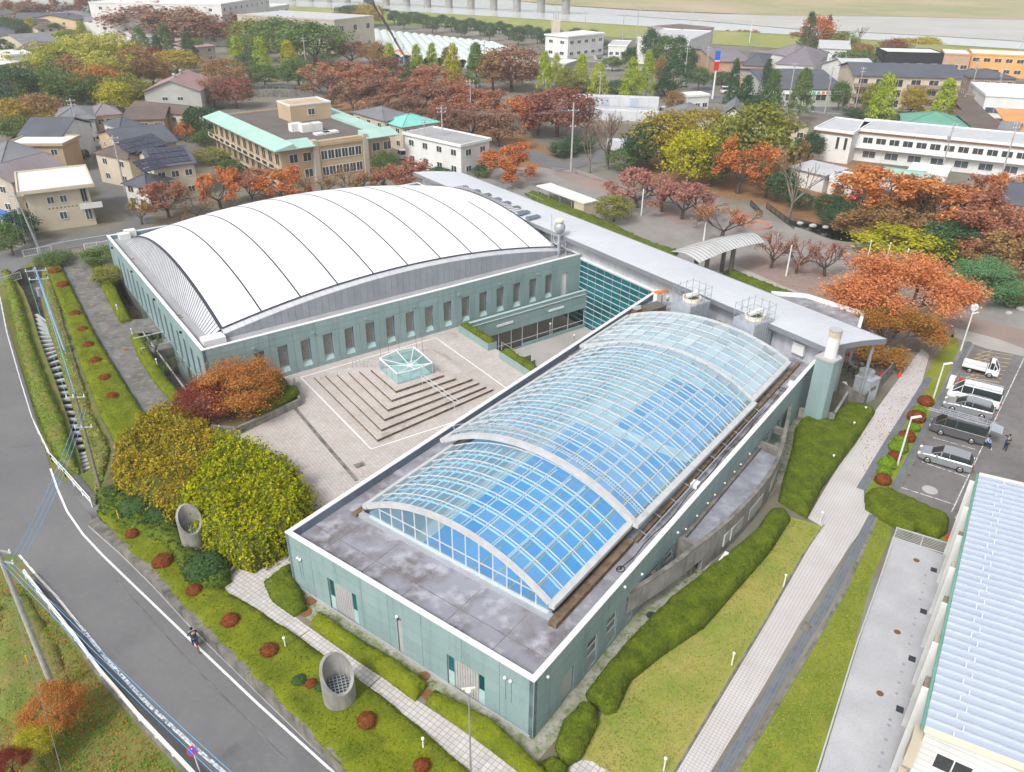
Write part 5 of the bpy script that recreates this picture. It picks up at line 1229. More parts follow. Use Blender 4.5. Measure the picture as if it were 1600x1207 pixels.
def template(kind,seed,nleaf,lsize):
 rg=np.random.default_rng(seed);segs=[];tips=[]
 if kind in('cherry','bare','pollard'):
  th=.2 if kind=='cherry' else.3;p=np.zeros(3);q=np.array([rg.normal(0,.02),rg.normal(0,.02),th]);segs.append((p,q,.034,.026))
  n0=5 if kind!='pollard' else 7
  for b in range(n0):
   az=2*math.pi*b/n0+rg.uniform(-.4,.4);el=rg.uniform(.5,.95)if kind=='cherry' and nleaf<20000 else rg.uniform(.35,1.35)if kind=='cherry' else rg.uniform(1.0,1.35)
   d=np.array([math.cos(az)*math.cos(el),math.sin(az)*math.cos(el),math.sin(el)])
   grow(rg,q,d,rg.uniform(.24,.34),.016,1,4 if kind!='pollard' else 3,.55 if kind=='cherry' else.38,3 if kind!='pollard' else 2,segs,tips,up=.06 if kind=='cherry' else.2)
  segs,tips=fit(segs,tips,1.0)
  T=np.array([t[0]for t in tips]);k=rg.integers(0,len(T),nleaf);keep=rg.random(len(T))<.85;k=k[keep[k]]
  P=T[k]+rg.normal(0,.032 if nleaf<20000 else.05,(len(k),3));Nn=np.tile([0,0,1.0],(len(k),1))+rg.normal(0,.5,(len(k),3))
 elif kind=='cone':
  segs=[((0,0,0),(0,0,.3),.02,.016),((0,0,.3),(0,0,.95),.016,.003)]
  nc=150;z=rg.uniform(.16,.98,nc)**.9;rr=.5*np.clip(1.02-z,0,1)**.62*np.clip((z-.08)/.12,0,1);az=rg.uniform(0,6.283,nc);f=rg.uniform(.6,1.05,nc)
  C=np.column_stack([np.cos(az)*rr*f,np.sin(az)*rr*f,z]);k=rg.integers(0,nc,nleaf);P=C[k]+rg.normal(0,1,(nleaf,3))*[.05,.05,.022]
  Nn=np.column_stack([np.cos(az[k]),np.sin(az[k]),np.full(nleaf,.6)])
 elif kind=='conifer':
  segs=[((0,0,0),(0,0,.97),.02,.003)];nc=170;z=rg.uniform(.1,.99,nc);rr=.5*(1.02-z)**.85;az=rg.uniform(0,6.283,nc);f=rg.uniform(.45,1.1,nc)
  C=np.column_stack([np.cos(az)*rr*f,np.sin(az)*rr*f,z-.12*rr*f]);k=rg.integers(0,nc,nleaf);P=C[k]+rg.normal(0,1,(nleaf,3))*[.04,.04,.016]
  Nn=np.column_stack([np.cos(az[k]),np.sin(az[k]),np.full(nleaf,.6)])
 elif kind=='bamboo':
  for b in range(9):
   az=rg.uniform(0,6.28);x,y=rg.normal(0,.12,2);top=np.array([x+.22*math.cos(az),y+.22*math.sin(az),rg.uniform(.8,1)])
   segs+=[((x,y,0),tuple(np.array([x,y,0])*.4+top*np.array([.6,.6,.62])),.009,.007),(tuple(np.array([x,y,0])*.4+top*np.array([.6,.6,.62])),tuple(top),.007,.002)]
   for j in range(16):t=rg.uniform(.3,1);tips.append((np.array([x,y,0])*(1-t)+top*t+rg.normal(0,.07,3)*[1,1,.6],0))
  C=np.array([t[0]for t in tips]);k=rg.integers(0,len(C),nleaf);P=C[k]+rg.normal(0,1,(nleaf,3))*[.05,.05,.03];Nn=rg.normal(0,1,(nleaf,3));Nn[:,2]+=.8
 else:
  th=.22;segs.append(((0,0,0),(0,0,th),.035,.027))
  for b in range(6):
   az=2*math.pi*b/6+rg.uniform(-.4,.4);el=rg.uniform(.6,1.2);d=np.array([math.cos(az)*math.cos(el),math.sin(az)*math.cos(el),math.sin(el)])
   grow(rg,np.array([0,0,th]),d,.3,.014,1,2,.5,3,segs,tips,up=.1)
  nc=110;d=rg.normal(0,1,(nc,3));d/=np.linalg.norm(d,axis=1)[:,None];d[:,2]=np.where(d[:,2]<-.75,-d[:,2],d[:,2])
  lump=1+.16*np.sin(d[:,0]*5+seed)*np.cos(d[:,1]*4+seed*2);rad=rg.uniform(.55,1.0,nc)**.5*lump
  C=d*rad[:,None]*[.47,.47,.40]+[0,0,.56];cs=rg.uniform(.04,.09,nc)
  k=rg.integers(0,nc,nleaf);o=rg.normal(0,1,(nleaf,3));P=C[k]+o*cs[k][:,None]*[1,1,.62];Nn=o+d[k]*1.2;Nn[:,2]+=.6
 P[:,2]=np.clip(P[:,2],.03,1.02)
 Nn/=np.linalg.norm(Nn,axis=1)[:,None]
 sv=RNG;v,f=flakes(P,Nn,lsize);V,F_=tube_np(segs)
 return np_mesh('trunk',V,F_,'bark' if kind not in('bare','pollard')else 'bark_pale',True),np_mesh('crown',v,f,'leaf_green')
for kind,ns,nl,ls in(('round',5,5200,.023),('cone',3,3600,.024),('conifer',2,3000,.020),('cherry',5,5600,.021),('thin',4,1700,.0145),('bare',2,260,.013),('pollard',2,60,.012),('bamboo',3,4600,.022),('finecherry',1,52000,.0100),('fineround',2,20000,.0125)):
 base={'thin':'cherry','finecherry':'cherry','fineround':'round'}.get(kind,kind)
 TPL[kind]=[template(base,11*i+len(kind)*7+ord(kind[0]),nl,ls)for i in range(ns)]
_tc=0
ORD=['first','second','third','fourth','fifth','sixth','seventh','eighth','ninth','tenth','eleventh','twelfth','thirteenth','fourteenth','fifteenth','sixteenth','seventeenth','eighteenth','nineteenth','twentieth','twenty first','twenty second','twenty third','twenty fourth','twenty fifth','twenty sixth','twenty seventh','twenty eighth']
def tree(x,y,h,w,kind,col,label,group=None,name='tree',z=0.0,cat='tree',wz=None):
 """(x, y) is where the top of the crown shows, h its height in metres, w its width in the picture"""
 global _tc
 p=at(x,y,z+h);depth=(p-Vector((0,0,CAM_H))).length;W_=w*depth/FPX*(1.12 if kind!='cone' else 1.05)
 mt,mc=TPL[kind][_tc%len(TPL[kind])];_tc+=1
 r=bpy.data.objects.new(name,None);COL.objects.link(r);r.location=(p.x,p.y,z);r.scale=(W_,W_,h);r.rotation_euler=(0,0,_tc*2.399)
 tag(r,label,cat,group);t=bpy.data.objects.new('trunk',mt);COL.objects.link(t);t.parent=r
 if col:
  c=bpy.data.objects.new('crown',mc);COL.objects.link(c);c.parent=r;c.material_slots[0].link='OBJECT';c.material_slots[0].material=MATS['leaf_'+col]
 return r
def trow(tmpl,group,name,rows,cat='tree'):
 rows=sorted(rows,key=lambda r:r[0])
 for i,(x,y,h,w,kind,col)in enumerate(rows):
  tree(x,y,h,w,kind,col,tmpl%(ORD[i]+' from the left' if i<len(rows)-1 else 'last on the right'),group,name,cat=cat)
trow('orange-red cherry tree along the street behind the sports hall, %s','cherry trees behind the sports hall','cherry_tree',[(212,308,4.5,46,'thin','ochre'),(252,284,6,74,'cherry','rustred'),(300,290,6,58,'thin','brown'),(335,267,6.5,78,'cherry','orange'),(385,264,6,66,'cherry','rustred'),(440,260,6.5,80,'cherry','orange'),(492,268,6,56,'thin','brown'),(545,262,6.5,74,'thin','brown'),(574,266,5.5,50,'cherry','rustred'),(622,248,7,78,'cherry','rustred'),(800,222,7.5,84,'cherry','orange')])
trow('red cherry tree in the grove behind the tan clinic, %s','cherry grove behind the tan clinic','cherry_tree',[(520,96,9,92,'cherry','rustred'),(505,112,8,60,'cherry','redbrown'),(562,100,9,70,'cherry','rustred'),(548,126,8,64,'cherry','redbrown'),(596,120,8.5,72,'cherry','redbrown'),(632,120,8.5,80,'cherry','rustred'),(620,146,8,66,'cherry','redbrown'),(676,102,9,76,'cherry','rustred'),(664,128,8.5,74,'cherry','redbrown'),(704,124,8.5,78,'cherry','rustred'),(700,152,8,70,'cherry','rustred'),(744,136,8.5,82,'cherry','rustred'),(738,164,8,78,'cherry','redbrown'),(784,142,8.5,84,'cherry','rustred'),(778,172,8,76,'cherry','redbrown'),(822,150,8.5,74,'cherry','orange'),(668,164,7.5,62,'thin','maroon'),(590,144,8,62,'cherry','redbrown')])
for x,y,h,w,k,c,l in((800,71,13,86,'round','redbrown','tall rounded rust brown tree behind the cherry grove'),(770,78,12,50,'round','brown','narrower orange brown tree left of the tall rust brown one'),(873,137,11,96,'round','maroon','big dark maroon tree above the street light mast'),(842,150,9,60,'cherry','maroon','dark maroon tree left of the big maroon one'),(918,158,8,62,'thin','redbrown','thin reddish tree in front of the stacked white containers'),(367,56,12,29,'cone','ginkgo','green pointed tree near the yellow ginkgo, leftmost of three'),(404,58,13,32,'cone','ginkgo','green pointed tree just left of the yellow ginkgo'),(447,63,11,31,'cone','yellow','bright yellow ginkgo behind the yellow truck'),(607,67,11,27,'cone','ginkgo','yellow-green pointed tree beside the orange excavator'),(650,70,11,27,'cone','ginkgo','yellow-green pointed tree right of the crane foot'),(674,68,11,24,'cone','ginkgo','slim yellow-green pointed tree in front of the vinyl tunnels'),(697,74,10,24,'cone','olive','olive pointed tree behind the yellow one'),(707,69,13,33,'cone','yellow','yellow pointed tree in front of the vinyl tunnels'),(743,67,14,36,'cone','green','tall green pointed tree in front of the vinyl tunnels'),(852,80,12.5,29,'cone','ginkgo','green pointed tree beside the rust brown tree'),(870,83,10,21,'cone','ginkgo','slim pointed tree in front of the waterworks office'),(910,85,11,29,'cone','ginkgo','green pointed tree right of the waterworks office'),(937,99,11,36,'cone','ginkgo','yellow-green pointed tree behind the containers, broader one'),(990,91,12.5,37,'cone','ginkgo','broad pointed tree behind the right end of the containers'),(1015,80,13.5,28,'cone','ginkgo','green pointed tree before the dark evergreens'),(816,98,7,22,'round','green','small green tree by the water tanks'),(886,105,8,26,'round','olive','light olive tree between the pointed trees'),(1021,45,13,29,'round','darkgreen','dark evergreen tree, top left of the evergreen clump'),(1043,55,13,33,'round','green','green tree in the middle of the evergreen clump'),(1065,56,12,22,'round','darkgreen','dark evergreen tree, top right of the evergreen clump'),(1078,74,10,26,'round','darkgreen','dark evergreen beside the pale tank building'),(1058,92,11,40,'round','darkgreen','dark evergreen beside the straight street, lower one'),(1036,88,9,20,'round','brown','brown tree in front of the evergreen clump'),(984,75,7,22,'round','darkgreen','small dark tree by the tennis court net'),(1055,142,6,28,'round','brown','brown-green tree at the street junction'),(1152,93,14,25,'cone','darkgreen','slim dark green pointed tree behind the blue and red sign pole'),(1170,118,11,33,'cone','darkgreen','dark green pointed tree beside the avenue, under the slim one'),(1203,92,12,22,'cone','darkgreen','slim dark green tree in front of the grey gable roofs'),(1213,110,12.5,39,'cone','green','green pointed tree on the avenue before the slate roof shop'),(1261,107,13,41,'cone','green','tall green pointed tree on the avenue before the shop sign'),(1318,126,8,24,'round','green','small round street tree beside the slate roof shop'),(1370,130,8.5,28,'round','olive','olive street tree in front of the three-storey apartments, left one'),(1391,116,13,43,'cone','ginkgo','tall yellow-green ginkgo in front of the three-storey apartments'),(1433,135,8,32,'round','ochre','orange-green street tree in front of the apartment balconies'),(1486,124,11.5,41,'cone','ginkgo','yellow-green ginkgo at the right end of the apartments'),(1095,104,7,26,'round','green','green tree behind the blue and red sign pole base'),(1015,195,9,70,'round','darkgreen','dark green tree at the left edge of the park wood'),(1045,176,11,92,'round','ochre','large ochre tree in the park wood'),(1100,170,9,70,'round','ochre','orange-topped tree behind the yellow one'),(1085,205,10,78,'round','yellow','bright yellow tree in the middle of the park wood'),(1120,215,9,60,'round','green','green tree right of the bright yellow one'),(1188,163,14,112,'round','olive','largest olive tree in the park wood'),(1140,185,10,60,'round','olive','olive tree left of the largest one'),(1165,216,10,84,'cherry','orange','orange cherry tree below the largest olive tree'),(1208,240,8,50,'cherry','brown','brown tree beside the bare pollard'),(1222,262,6,50,'round','darkgreen','dark green tree behind the bare pollard'),(1257,218,7,34,'cherry','brown','small rust tree above the pollard beside the white office'),(1270,207,6,38,'round','darkgreen','dark round tree at the corner of the white office'),(1252,232,12,70,'pollard','orange','bare pollarded tree standing beside the pond'),(926,190,10,46,'bare','brown','bare tree with upright limbs on the road island, left one'),(955,168,12,78,'bare','orange','bare tree with orange tufts on the road island, right one'),(975,232,4.5,46,'round','green','light green bush behind the road island trees'),(1000,214,6,42,'round','darkgreen','dark bush right of the road island'),(905,214,3,50,'round','darkgreen','dark bush at the base of the maroon tree'),(880,222,3,40,'round','darkgreen','dark bush beside the tall mast'),(1392,256,9.5,118,'cherry','orange','spreading orange cherry over the green-roofed stall'),(1475,276,9,118,'cherry','orange','orange cherry spreading over the parked white van'),(1447,274,8,60,'cherry','brown','brown cherry between the two spreading orange ones'),(1540,278,9,96,'cherry','rustred','rust orange cherry in front of the grey gable house'),(1596,268,8,80,'cherry','orange','orange tree at the right edge beside the gable house'),(1600,320,8,96,'cherry','rustred','rust tree at the right edge below the gable house'),(1545,330,7.5,110,'cherry','rustred','pinkish red maple above the green round tree'),(1590,368,7,100,'cherry','brown','brown orange tree right of the green round tree'),(1372,318,5.5,92,'cherry','brown','brownish bush-like tree overhanging the pond'),(1430,330,5,84,'cherry','brown','brown orange tree right of the pond'),(1500,350,5,86,'round','darkgreen','dark green mass behind the lime willow'),(1460,372,3.5,60,'round','darkgreen','low dark shrub behind the lime willow'),(1540,408,3,60,'round','green','green low shrub behind the rocks'),(1300,305,3.6,40,'round','darkgreen','dark shrub in front of the black van'),(1330,318,3.2,48,'round','darkgreen','dark shrub in front of the red van'),(1305,330,2.5,34,'round','darkgreen','low dark shrub on the pond bank'),(1590,455,1.8,46,'round','green','low green bush at the right edge beside the rocks'),(1252,300,3,36,'round','darkgreen','dark bush behind the pollard trunk'),(1425,362,4.0,118,'round','yellow','spreading lime yellow willow beside the pond'),(1549,410,5.4,80,'fineround','bluegreen','dense blue-green round tree beside the brick path'),(962,306,4.4,52,'round','olive','round olive-red tree beside the long concourse hedge'),(150,103,9,60,'round','mapleorange','orange tree in front of the bamboo grove'),(108,88,10,60,'round','brown','brownish tree behind the orange one in the grove'),(205,72,12,50,'round','brown','brown tree at the right side of the bamboo grove'),(232,92,8,50,'round','brown','brown tree left of the warehouse roof'),(270,78,8,60,'round','ochre','ochre tree behind the warehouse roof'),(235,74,8,34,'round','burgundy','small dark burgundy tree behind the bamboo'),(190,118,9,60,'round','olive','olive tree beside the grey warehouse wall'),(212,130,6,40,'round','olive','small olive tree touching the grey warehouse wall'),(175,128,8,46,'round','yellow','yellow-green tree right of the orange one'),(214,40,10,27,'cone','green','green conifer behind the bamboo, left of two'),(253,37,13,30,'cone','green','tall green conifer near the pink warehouse roof'),(241,54,10,20,'cone','darkgreen','slim dark conifer beside the tall green one'),(289,50,12,28,'cone','darkgreen','dark conifer left of the brown shed building'),(12,104,11,56,'round','darkgreen','dark tree at the left picture edge beside the beige hall'),(28,124,8,30,'cone','ginkgo','light green slim tree before the beige hall'),(4,155,9,50,'round','ochre','yellow-orange tree at the left picture edge'),(48,148,8,64,'round','brown','brown green tree left of the bamboo stems'),(26,182,6,44,'round','green','green tree above the dark grey gable house'),(66,172,5,50,'round','ochre','low ochre trees beside the bamboo stems'),(5,25,10,26,'round','darkgreen','dark tree at the top left corner, left one'),(24,30,10,24,'round','darkgreen','dark tree at the top left corner, right one'),(44,27,8,22,'cone','yellow','small yellow tree beside the dark ones at top left'),(2,60,8,22,'round','darkgreen','dark bush at the left edge beside blue goods'),(124,34,6,16,'cone','ginkgo','small lime tree before the yellow townhouses'),(166,40,6,15,'cone','yellow','tiny bright yellow tree behind the bamboo grove'),(84,36,6,20,'round','darkgreen','small dark tree before the yellow townhouses'),(92,48,6,24,'cone','ginkgo','lime green tree in front of the slate roof'),(345,91,9,60,'round','brown','brown tree behind the warehouse, upper one'),(328,120,8,42,'round','redbrown','reddish tree touching the warehouse roof'),(362,120,8,52,'round','maroon','maroon tree right of the warehouse'),(240,4,16,130,'round','redbrown','huge rust brown tree at the top left'),(290,10,15,110,'round','redbrown','second huge rust brown tree at the top left'),(335,18,13,90,'round','maroon','broad maroon tree before the white hospital'),(195,-2,14,60,'round','brown','brown tree left of the huge rust one'),(165,-4,14,44,'round','darkgreen','dark green tree left of the rust brown trees'),(225,30,8,34,'round','ochre','yellow-green tree under the huge rust brown one'),(130,-4,13,40,'cherry','maroon','maroon tree behind the yellow townhouses'),(70,0,12,60,'cherry','redbrown','reddish tree line behind the townhouse roofs, left part'),(30,-2,12,44,'cherry','redbrown','reddish tree at the top left edge'),(392,28,13,60,'round','olive','olive tree before the concrete building, leftmost'),(435,28,15,84,'round','green','large green tree before the concrete building, middle'),(486,34,15,92,'round','green','large green tree before the concrete building, rightmost'),(375,56,8,34,'round','green','green tree behind the left ginkgo'),(545,62,9,64,'cherry','redbrown','reddish tree at the foot of the concrete building'),(580,70,8,40,'cherry','brown','brown tree at the foot of the concrete building'),(590,66,9,30,'round','brown','brown tree left of the yellow-green pointed one'),(600,88,8,60,'cherry','redbrown','low reddish tree before the excavator'),(640,100,5,26,'round','darkgreen','dark bush under the crane'),(310,168,7,46,'round','darkgreen','dark round tree beside the clinic green roof'),(518,145,4,18,'cone','darkgreen','small dark conifer behind the clinic penthouse'),(284,190,4.5,30,'cherry','orange','small orange tree beside the blue-grey roof'),(322,205,3,40,'round','green','green bushes below the dark round tree'),(330,232,3,44,'round','olive','mixed bushes beside the clinic balcony'),(356,250,2.5,34,'round','green','low green bush below the clinic balcony'),(160,206,3.5,26,'cherry','burgundy','dark red bush at the head of the side street'),(172,210,3,16,'round','green','small green bush at the head of the side street'),(600,238,4.5,36,'round','green','green tree beside the clinic right wing'),(735,252,2.2,56,'round','darkgreen','dark hedge-like bush in front of the white flat office'),(752,268,1.2,20,'round','green','small clipped dome bush behind the concourse roof'),(690,262,1.6,40,'round','darkgreen','low dark bush beside the white office door'),(22,330,5,44,'round','darkgreen','dark tree beside the blue tin shed'),(6,352,4.5,34,'round','green','green bush at the left edge by the white fence'),(1270,19,16,36,'conifer','darkgreen','dark conifer by the river behind the orange tree'),(1298,24,14,22,'conifer','darkgreen','dark conifer right of the orange river tree'),(1282,24,14,40,'round','orange','bright orange tree by the river bank'),(1318,50,8,40,'round','olive','olive tree right of the orange river tree'),(1345,40,9,20,'bare','maroon','bare reddish tree by the river bank'),(1340,78,8,56,'round','green','green trees beside the black and orange building'),(1350,68,7,30,'round','brown','brown tree behind the black and orange building'),(1425,60,6,60,'round','ochre','ochre tree line behind the orange building'),(1450,58,6,36,'round','yellow','yellowish tree behind the orange building'),(1400,62,6,36,'round','maroon','maroon bush behind the black building'),(1250,50,6,30,'round','brown','brownish tree left of the orange river tree'),(1165,46,5,36,'cherry','rustred','red tree beside the levee grass'),(1130,46,5,28,'cherry','brown','brown tree beside the levee grass'),(570,128,3,60,'round','darkgreen','low dark shrubs under the ginkgo row, by the excavator'),(640,118,3,44,'round','darkgreen','low dark shrubs at the foot of the crane'),(725,118,3.5,40,'round','green','low shrubs between the yellow and tall green pointed trees'),(905,124,3.5,60,'round','darkgreen','dark low shrubs behind the top row containers, left part'),(965,126,4,50,'round','darkgreen','dark low shrubs behind the top row containers, right part'),(958,88,5,26,'round','green','green bush beside the clarifier basins'),(1000,72,5,40,'round','darkgreen','dark trees beside the tennis court'),(930,60,4,40,'round','darkgreen','dark bushes right of the waterworks office'),(1040,128,4,34,'round','darkgreen','dark bushes on the left side of the straight street'),(1130,112,4,34,'round','darkgreen','dark bushes beside the sign pole lot'),(1180,150,2.5,50,'round','darkgreen','low hedge-like bushes along the avenue'),(1360,172,2,60,'round','darkgreen','low clipped bushes in front of the apartments, left part'),(1440,178,2,60,'round','darkgreen','low clipped bushes in front of the apartments, right part'),(300,60,8,34,'round','green','green tree behind the brown shed building'),(180,22,8,40,'round','darkgreen','dark tree behind the grey roofed white house'),(110,46,6,40,'round','olive','olive trees below the yellow townhouses'),(20,52,6,50,'round','darkgreen','dark trees left of the slate roofed house'),(140,60,9,60,'round','olive','olive tree behind the upper bamboo clumps'),(410,100,7,40,'round','green','green tree between the ginkgos'),(462,90,9,50,'round','green','green tree right of the yellow ginkgo'),(385,84,8,40,'round','darkgreen','dark tree behind the gap of the left ginkgos'),(1010,268,0.1,1,'bare',None,'')):
 if l:tree(x,y,h,w,k,c,l)
trow('half-bare pink cherry tree beyond the concourse canopy, %s','pink cherry trees on the forecourt','cherry_tree',[(1000,266,6.5,92,'cherry','pinkbare'),(1040,272,6.5,78,'thin','pinkbare'),(1072,282,6.5,78,'cherry','pinkbare'),(1098,290,6,70,'thin','pinkbare'),(1135,318,5.5,92,'thin','orange')])
trow('nearly bare small cherry tree on the forecourt paving, %s','small bare cherry trees on the forecourt','cherry_tree',[(1214,364,5.2,66,'thin','rustred'),(1254,372,5.2,62,'thin','rustred'),(1300,374,5.4,74,'thin','rustred'),(1362,402,4.5,60,'thin','rustred')])
trow('feathery yellow-green bamboo clump, %s','bamboo clumps of the grove','bamboo',[(50,82,12,50,'bamboo','bamboo'),(72,62,13,54,'bamboo','bamboo'),(96,66,12,50,'bamboo','bamboo'),(122,52,13,52,'bamboo','bamboo'),(150,48,13,50,'bamboo','bamboo'),(176,58,12,46,'bamboo','bamboo'),(196,62,11,40,'bamboo','ochre'),(60,98,11,60,'bamboo','green'),(88,104,11,60,'bamboo','green'),(116,112,10,56,'bamboo','green'),(140,82,11,50,'bamboo','bamboo'),(168,88,10,46,'bamboo','bamboo')],cat='bamboo')
trow('dark evergreen tree in the line under the river levee, %s','evergreens under the levee','evergreen_tree',[(600+15*i,13+i*1.7+(i%3)*2,6+(i%3),19,'round','darkgreen')for i in range(19)]+[(545,8,9,40,'round','darkgreen'),(575,6,11,40,'round','ochre'),(900,44,7,22,'round','darkgreen'),(926,46,6,20,'round','darkgreen')])
# near trees, finer leaves
def near(x,y,h,w,kind,col,label,z=0.0):return tree(x,y,h,w,kind,col,label,z=z)
near(1428,396,9.6,176,'finecherry','salmon','big spreading orange-red tree between the forecourt and the car park')
near(1395,476,6.0,120,'finecherry','mapleorange','lower green-orange boughs beside the concourse tip, under the big tree')
near(370,574,4.4,112,'fineround','mapleorange','orange maple with green lower leaves in the raised bed',z=.4)
near(312,604,3.6,84,'fineround','burgundy','dark red maple beside the sports hall corner')
near(76,1088,2.2,70,'fineround','mapleorange','salmon pink maple bush at the foot of the concrete pole')
near(8,1178,1.6,40,'fineround','burgundy','dark red bush at the lower left picture edge')
near(48,1140,1.5,46,'fineround','yellow','small yellow bush in the lower left corner')
near(152,388,2.4,46,'round','green','leafy green shrub beside the gate end of the hall planter');near(168,418,2.2,42,'round','olive','leafy green shrub in the hall planter, below the first');near(236,524,2.4,34,'thin','green','sparse small tree in the planter south of the bridge');near(262,560,2.2,34,'thin','green','sparse small tree at the lower end of the hall planter')
near(80,396,1.6,44,'round','green','green shrub at the gate end of the long azalea bed')
# vine-covered pergola masses
ENV=[(180,716),(200,688),(238,650),(270,640),(302,656),(345,688),(385,702),(425,714),(466,748),(486,788),(474,824),(434,850),(392,872),(350,860),(316,832),(290,806),(262,792),(226,776),(190,760)]
hedge('vine_canopy','brownish yellow part of the long vine canopy, at its upper end','vine canopy',ENV[:6]+[(325,730),(300,770),(276,798)]+ENV[16:],2.3,s=.4,dens=115,leaf=.12,bm='vine_body',lm='vine_brown_leaf',edge=.9,rough=.5,fluff=.8,env=ENV)
hedge('vine_canopy','lush yellow-green part of the long vine canopy, nearest the pool hall','vine canopy',[(276,798),(300,770),(325,730)]+ENV[5:16],2.45,s=.4,dens=120,leaf=.12,bm='vine_body',lm='vine_leaf',edge=.9,rough=.55,fluff=.9,env=ENV)
def scatter(name,label,px,dens,size,lm,z=.03,low=False,cat='grass',patch=None):
 poly=[(atl(x,y)if low else at(x,y))for x,y in px];Pn=np.array([(p.x,p.y)for p in poly]);lo,hi=Pn.min(0),Pn.max(0);n=int((hi-lo).prod()*dens)
 P=RNG.uniform(lo,hi,(n,2));P=P[inside(P,Pn)]
 if patch:P=P[(wob(P[:,0]*.7,P[:,1]*.7)+RNG.normal(0,.35,len(P)))>patch]
 Z=np.array([low_z(y)for y in P[:,1]])if low else np.zeros(len(P));v,f=flakes(np.column_stack([P,Z+z]),np.tile([0,0,1.0],(len(P),1)),size)
 return link(name,np_mesh(name,v,f,lm),kind='stuff',label=label,cat=cat)
LW=[(915,1180),(930,1145),(955,1100),(990,1062),(1055,1012),(1165,905),(1238,812),(1280,826),(1250,868),(1192,967),(1046,1207),(1000,1280),(960,1225)]
VG=[(1388,812),(1376,806),(1326,925),(1246,1060),(1160,1207),(1130,1260),(1250,1260),(1268,1207),(1325,1030),(1358,905),(1386,838)]
LL=[(0,905),(38,915),(80,965),(150,1062),(210,1135),(290,1225),(340,1300),(-60,1300),(-60,905)]
scatter('lawn_grass','short dry and green grass blades of the pool lawn',LW,95,.045,'lawn_leaf');scatter('lawn_grass','greener tufts growing in patches on the pool lawn',LW,50,.05,'weed_green',patch=.45)
scatter('verge_grass','short grass of the verge beside the yard',VG,95,.045,'lawn_leaf');scatter('verge_grass','greener tufts on the verge beside the yard',VG,80,.05,'weed_green',patch=-.1)
scatter('lot_grass','rough green grass on the lower left lot',LL,70,.07,'weed_green',z=.05,low=True,patch=-.2);scatter('fallen_leaves','fallen orange and brown leaves on the lower left lot',LL,34,.06,'litter_leaf',z=.07,low=True,patch=.0,cat='leaves')
scatter('fallen_leaves','fallen orange leaves along the walkway near the big orange tree',[(1340,690),(1400,600),(1440,545),(1470,545),(1460,610),(1430,640),(1400,680),(1350,740)],9,.07,'litter_leaf',z=.03,cat='leaves')
scatter('fallen_leaves','fallen orange leaves on the forecourt paving',[(1160,400),(1250,405),(1350,440),(1480,450),(1530,500),(1440,520),(1330,500),(1200,445)],5,.09,'litter_leaf',z=.03,cat='leaves')
scatter('gravel_weeds','green weeds growing in the gravel round the pool hall',[(470,925),(640,1038),(790,1140),(838,1170),(960,1000),(1040,925),(1130,850),(1150,870),(1040,952),(920,1075),(860,1170),(800,1165),(640,1060),(500,965)],60,.06,'weed_green',z=.05,patch=.2)
# ------------------------------------------------------------------ town buildings
def bframe(L,M,R,z):
 m,l,r=at(*M,z),at(*L,z),at(*R,z);d=r-m;a=d.length;F=Frame(m,math.degrees(math.atan2(d.y,d.x)));q=l-m;b=Vector((q.x,q.y)).dot(F.v)
 return F,a,abs(b)if b else 6
def win(t,wf,u,z,w,h,fm='white_trim',pm='window_dark',mull=True):
 f=MB();e=.07;f.fbox(wf,u-w/2,u+w/2,-.09,-.003,z-e,z);f.fbox(wf,u-w/2,u+w/2,-.07,-.003,z+h,z+h+e);f.fbox(wf,u-w/2,u-w/2+e,-.07,-.003,z,z+h);f.fbox(wf,u+w/2-e,u+w/2,-.07,-.003,z,z+h)
 if mull:f.fbox(wf,u-.03,u+.03,-.065,-.042,z,z+h)
 fo=f.build('window',fm,t);p=MB();p.fbox(wf,u-w/2+e+.002,u+w/2-e-.002,-.04,-.002,z+.002,z+h-.002);p.build('pane',pm,fo)
